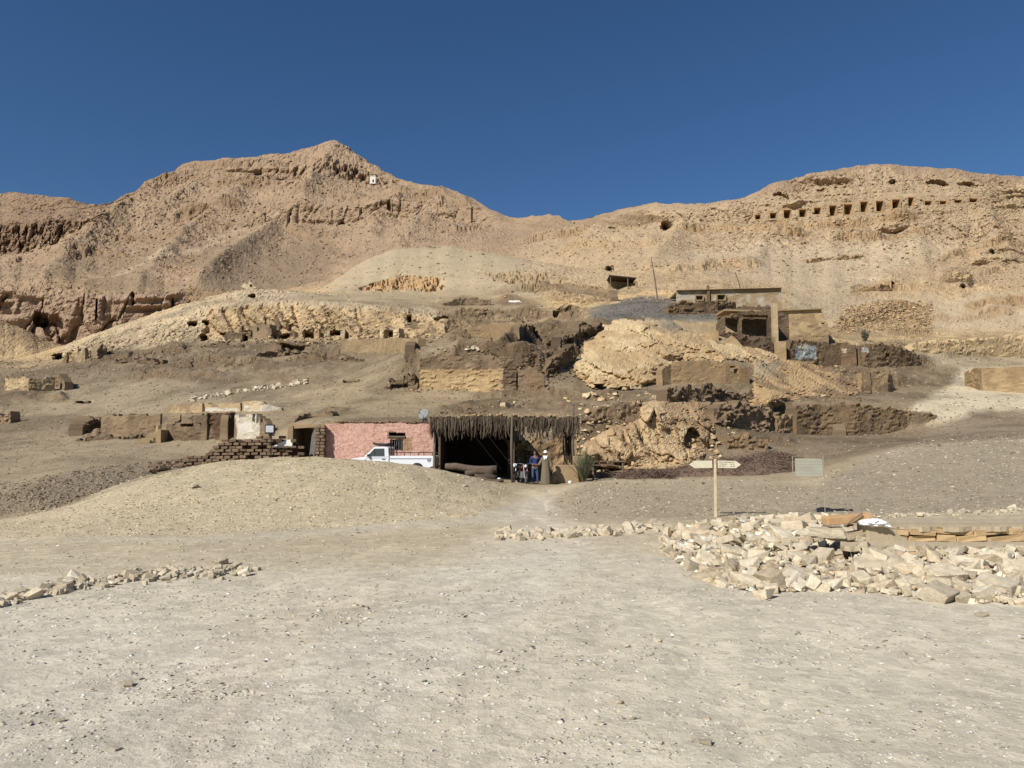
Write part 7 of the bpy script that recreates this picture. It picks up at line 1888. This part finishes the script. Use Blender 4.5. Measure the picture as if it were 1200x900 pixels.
# ================================================================== the two men
M_SKIN = mat('brown_skin', (.20, .105, .065), .6, .06, 5)
M_HAIR = mat('black_hair', (.012, .010, .009), .7, .1)
M_BLUE = mat('blue_jacket', (.018, .032, .13), .8, .12, 7, .2)
M_JEANS = mat('blue_jeans', (.045, .07, .13), .85, .15, 8, .2)
M_ROBE = mat('olive_robe', (.165, .135, .085), .9, .08, 4, .2)
M_SCARF = mat('white_scarf', (.74, .73, .70), .85, .05, 5, .2)
M_SHOE = mat('dark_shoe', (.03, .025, .02), .6, .1)
def skin(name, verts, edges, parent, m, lv=2, smooth=True):
    """verts: (x,y,z,rx[,ry]); the first is the root"""
    me = bpy.data.meshes.new(name)
    me.from_pydata([v[:3] for v in verts], edges, [])
    o = link(name, me, parent)
    sk_ = o.modifiers.new('skin', 'SKIN'); sk_.use_smooth_shade = smooth
    for v, q in zip(verts, me.skin_vertices[0].data):
        q.radius = (v[3], v[4] if len(v) > 4 else v[3])
    me.skin_vertices[0].data[0].use_root = True
    sb = o.modifiers.new('sub', 'SUBSURF'); sb.levels = lv; sb.render_levels = lv
    me.materials.append(m)
    return o
def hand(vs_, es, wrist, dirv, side, up):
    """five bent fingers off a palm; wrist is the index of the wrist vertex"""
    d = Vector(dirv).normalized(); s_ = Vector(side).normalized(); u = Vector(up).normalized()
    w = Vector(vs_[wrist][:3])
    p = len(vs_); vs_.append((*(w + d * .055), .034, .017)); es.append((wrist, p))
    for k, ln in enumerate((.062, .072, .067, .052)):
        b = w + d * .085 + s_ * (.027 - .018 * k)
        i = len(vs_)
        vs_.append((*b, .0095)); es.append((p, i))
        vs_.append((*(b + d * ln * .5 + u * .006), .0088)); es.append((i, i + 1))
        vs_.append((*(b + d * ln * .85 + u * .028), .0075)); es.append((i + 1, i + 2))
    b = w + d * .028 + s_ * .034; i = len(vs_)
    vs_.append((*b, .011)); es.append((p, i))
    vs_.append((*(b + d * .035 + s_ * .018 + u * .012), .0095)); es.append((i, i + 1))
def head_parts(o, hz, y0, x0=0):
    """nose, eyes, brows, mouth and ears on the face, which looks towards -y"""
    m_ = MB()
    m_.prism([(-.014, 0), (.014, 0), (.006, .042), (-.006, .042)], -.022, .02)
    n = m_.build('nose', M_SKIN, o, True, bevel=.004, loc=(x0, y0 - .095, hz - .012))
    for s in (-1, 1):
        MB().lathe([(.0, -.008), (.009, -.004), (.011, .004), (.0, .008)], axis='y', n=10).build('eye', M_HAIR, o, True, loc=(x0 + s * .032, y0 - .088, hz + .022))
        MB().box((0, 0, 0), (.036, .012, .008), rot=(0, s * .1, 0)).build('eyebrow', M_HAIR, o, loc=(x0 + s * .032, y0 - .092, hz + .040))
        MB().lathe([(.0, -.010), (.02, -.008), (.026, .004), (.0, .010)], axis='x', n=10).build('ear', M_SKIN, o, True, loc=(x0 + s * .078, y0 + .005, hz + .008))
    MB().box((0, 0, 0), (.044, .012, .009)).build('mouth', mat('lip', (.14, .06, .045), .6, .03), o, bevel=.003, loc=(x0, y0 - .088, hz - .046))

def place(px, py, d, lab, rz):
    p = pt(px, py, d); p.z = gz(p.x, p.y)
    return thing('person', lab, 'person', p, rz)
# man in blue: weight on one leg, right forearm across the belly, left arm round the other's back
A = place(627, 567, 39.4, 'man in a dark blue jacket and jeans standing with one hand on his belly', R(6))
v = [(0, 0, .93, .135, .10), (0, -.005, 1.10, .135, .095), (0, .0, 1.28, .155, .10), (0, .005, 1.42, .12, .085), (0, 0, 1.50, .055), (0, -.012, 1.56, .055), (0, -.02, 1.62, .072, .082), (0, -.015, 1.69, .074, .088), (0, -.008, 1.745, .045)]
e = [(i, i + 1) for i in range(8)]
def limb(base, pts_):
    prev = base
    for p in pts_:
        v.append(p); e.append((prev, len(v) - 1)); prev = len(v) - 1
    return prev
limb(0, [(-.10, 0, .86, .095), (-.115, -.01, .50, .062), (-.12, .015, .27, .055), (-.125, .02, .08, .042), (-.13, -.06, .035, .042, .03), (-.135, -.15, .03, .036, .022)])
limb(0, [(.10, 0, .86, .095), (.125, -.03, .50, .062), (.14, .0, .27, .055), (.15, .01, .08, .042), (.165, -.06, .035, .042, .03), (.18, -.14, .03, .036, .022)])
wr = limb(3, [(-.19, .0, 1.42, .062), (-.25, .01, 1.14, .046), (-.14, -.14, 1.04, .037), (-.07, -.175, 1.05, .027)])
hand(v, e, wr, (1, -.05, .08), (0, -.2, 1), (0, 1, 0))
wl = limb(3, [(.19, .0, 1.42, .062), (.32, .06, 1.22, .046), (.46, .05, 1.26, .036), (.52, .03, 1.27, .027)])
hand(v, e, wl, (1, -.05, .05), (0, -.2, 1), (0, -1, 0))
skin('body', v, e, A, M_SKIN)
# jacket with sleeves
v = [(0, 0, .88, .155, .115), (0, -.005, 1.02, .155, .115), (0, -.005, 1.15, .155, .112), (0, .0, 1.30, .175, .12), (0, .005, 1.42, .14, .10), (0, .0, 1.475, .07)]
e = [(i, i + 1) for i in range(5)]
limb(4, [(-.19, .0, 1.42, .078), (-.255, .01, 1.14, .062), (-.17, -.12, 1.05, .048)])
limb(4, [(.19, .0, 1.42, .078), (.325, .06, 1.22, .062), (.43, .05, 1.255, .048)])
skin('jacket', v, e, A, M_BLUE)
v = [(0, 0, .90, .145, .112)]; e = []
limb(0, [(-.10, 0, .80, .105), (-.115, -.01, .50, .078), (-.12, .012, .28, .072), (-.125, .015, .10, .068)])
limb(0, [(.10, 0, .80, .105), (.125, -.03, .50, .078), (.14, .0, .28, .072), (.15, .008, .10, .068)])
skin('trousers', v, e, A, M_JEANS)
for (x, y, rz_) in ((-.13, -.05, .05), (.165, -.045, -.15)):
    MB().prism([(-.05, 0), (.05, 0), (.045, .07), (-.045, .07)], -.14, .10).build('shoe', M_SHOE, A, bevel=.02, loc=(x, y, -.0), rot=(0, 0, rz_))
hm = bmesh.new(); bmesh.ops.create_uvsphere(hm, u_segments=20, v_segments=14, radius=1)
bmesh.ops.delete(hm, geom=[q for q in hm.verts if q.co.z < -.15 or (q.co.y < -.55 and q.co.z < .35)], context='VERTS')
for q in hm.verts: q.co = Vector((q.co.x * .088, q.co.y * .102, q.co.z * .098))
me = bpy.data.meshes.new('hair'); hm.to_mesh(me); hm.free(); me.materials.append(M_HAIR)
hob = link('hair', me, A, (0, -.005, 1.685))
hs_m = hob.modifiers.new('thick', 'SOLIDIFY'); hs_m.thickness = .012
head_parts(A, 1.655, -.018)

# man in the long robe
B = place(639.5, 567.5, 39.3, 'man in a long olive robe with a white turban and scarf standing arm in arm', R(-4))
v = [(0, 0, .93, .14, .105), (0, -.005, 1.10, .14, .10), (0, .0, 1.28, .155, .105), (0, .005, 1.42, .12, .085), (0, 0, 1.50, .055), (0, -.012, 1.56, .055), (0, -.02, 1.62, .072, .082), (0, -.015, 1.69, .074, .088), (0, -.008, 1.745, .045)]
e = [(i, i + 1) for i in range(8)]
limb(0, [(-.10, 0, .86, .09), (-.11, -.01, .50, .06), (-.115, .015, .27, .053), (-.12, .02, .08, .042), (-.125, -.06, .035, .042, .03), (-.13, -.14, .03, .036, .022)])
limb(0, [(.10, 0, .86, .09), (.11, -.01, .50, .06), (.115, .015, .27, .053), (.12, .02, .08, .042), (.125, -.06, .035, .042, .03), (.13, -.14, .03, .036, .022)])
wr = limb(3, [(-.19, .0, 1.42, .06), (-.27, .0, 1.15, .046), (-.36, -.13, 1.05, .036), (-.41, -.17, 1.04, .027)])
hand(v, e, wr, (-1, -.2, 0), (0, -.2, 1), (0, 1, 0))
wl = limb(3, [(.19, .0, 1.42, .06), (.26, .03, 1.14, .046), (.29, -.02, .89, .036), (.295, -.03, .83, .027)])
hand(v, e, wl, (.05, -.1, -1), (0, -1, 0), (-1, 0, 0))
skin('body', v, e, B, M_SKIN)
nA = 40; prof = [(.265, .06), (.262, .10), (.25, .35), (.235, .6), (.215, .85), (.20, 1.05), (.20, 1.25), (.205, 1.36), (.16, 1.44), (.085, 1.485), (.06, 1.50)]
vs_ = []; fs_ = []
for r_, z in prof:
    for k in range(nA):
        a = 2 * math.pi * k / nA
        fold = (1 + .075 * math.sin(7 * a + .6) * max(0, 1 - z / 1.2) + .04 * math.sin(13 * a + z * 2) * max(0, 1 - z / 1.3))
        vs_.append((r_ * 1.0 * math.cos(a) * fold, r_ * .72 * math.sin(a) * fold, z))
for i in range(len(prof) - 1):
    for k in range(nA): fs_.append((i * nA + k, i * nA + (k + 1) % nA, (i + 1) * nA + (k + 1) % nA, (i + 1) * nA + k))
rob = MB().add(vs_, fs_).build('robe', M_ROBE, B, True)
for sgn, pts_ in ((-1, [(-.15, .0, 1.40, .085), (-.28, .0, 1.15, .082), (-.35, -.11, 1.06, .075), (-.375, -.14, 1.05, .072)]), (1, [(.15, .0, 1.40, .085), (.27, .03, 1.14, .085), (.295, -.01, .96, .082), (.297, -.015, .91, .080)])):
    skin('sleeve', pts_, [(0, 1), (1, 2), (2, 3)], B, M_ROBE)
for x in (-.12, .12):
    MB().prism([(-.045, 0), (.045, 0), (.04, .06), (-.04, .06)], -.15, .09).build('shoe', M_SHOE, B, bevel=.02, loc=(x, -.05, 0))
tw = MB()
for k in range(4):
    zz = 1.695 + .026 * k; rr = .096 - .010 * k
    tw.tube([(rr * math.cos(q * math.pi / 10) * .95, -.012 + rr * 1.08 * math.sin(q * math.pi / 10), zz + .012 * math.sin(q * math.pi / 10 + k)) for q in range(21)], .023, 7)
tw.lathe([(.09, 1.70), (.085, 1.76), (.05, 1.79), (.0, 1.797)], (0, -.012, 0), n=18)
tw.build('turban', M_SCARF, B, True)
sc_ = MB()
sc_.tube([(.10 * math.cos(q * math.pi / 9), -.02 + .085 * math.sin(q * math.pi / 9), 1.495 - .02 * math.sin(q * math.pi / 9) - (.03 if math.sin(q * math.pi / 9) < -.5 else 0)) for q in range(19)], .038, 8)
sc_.tube([(-.06, -.10, 1.47), (-.05, -.145, 1.38), (-.04, -.155, 1.30)], [.045, .05, .035], 8)
sc_.tube([(.06, -.10, 1.47), (.045, -.14, 1.40), (.03, -.15, 1.34)], [.045, .045, .03], 8)
sc_.build('scarf', M_SCARF, B, True)
head_parts(B, 1.655, -.018)
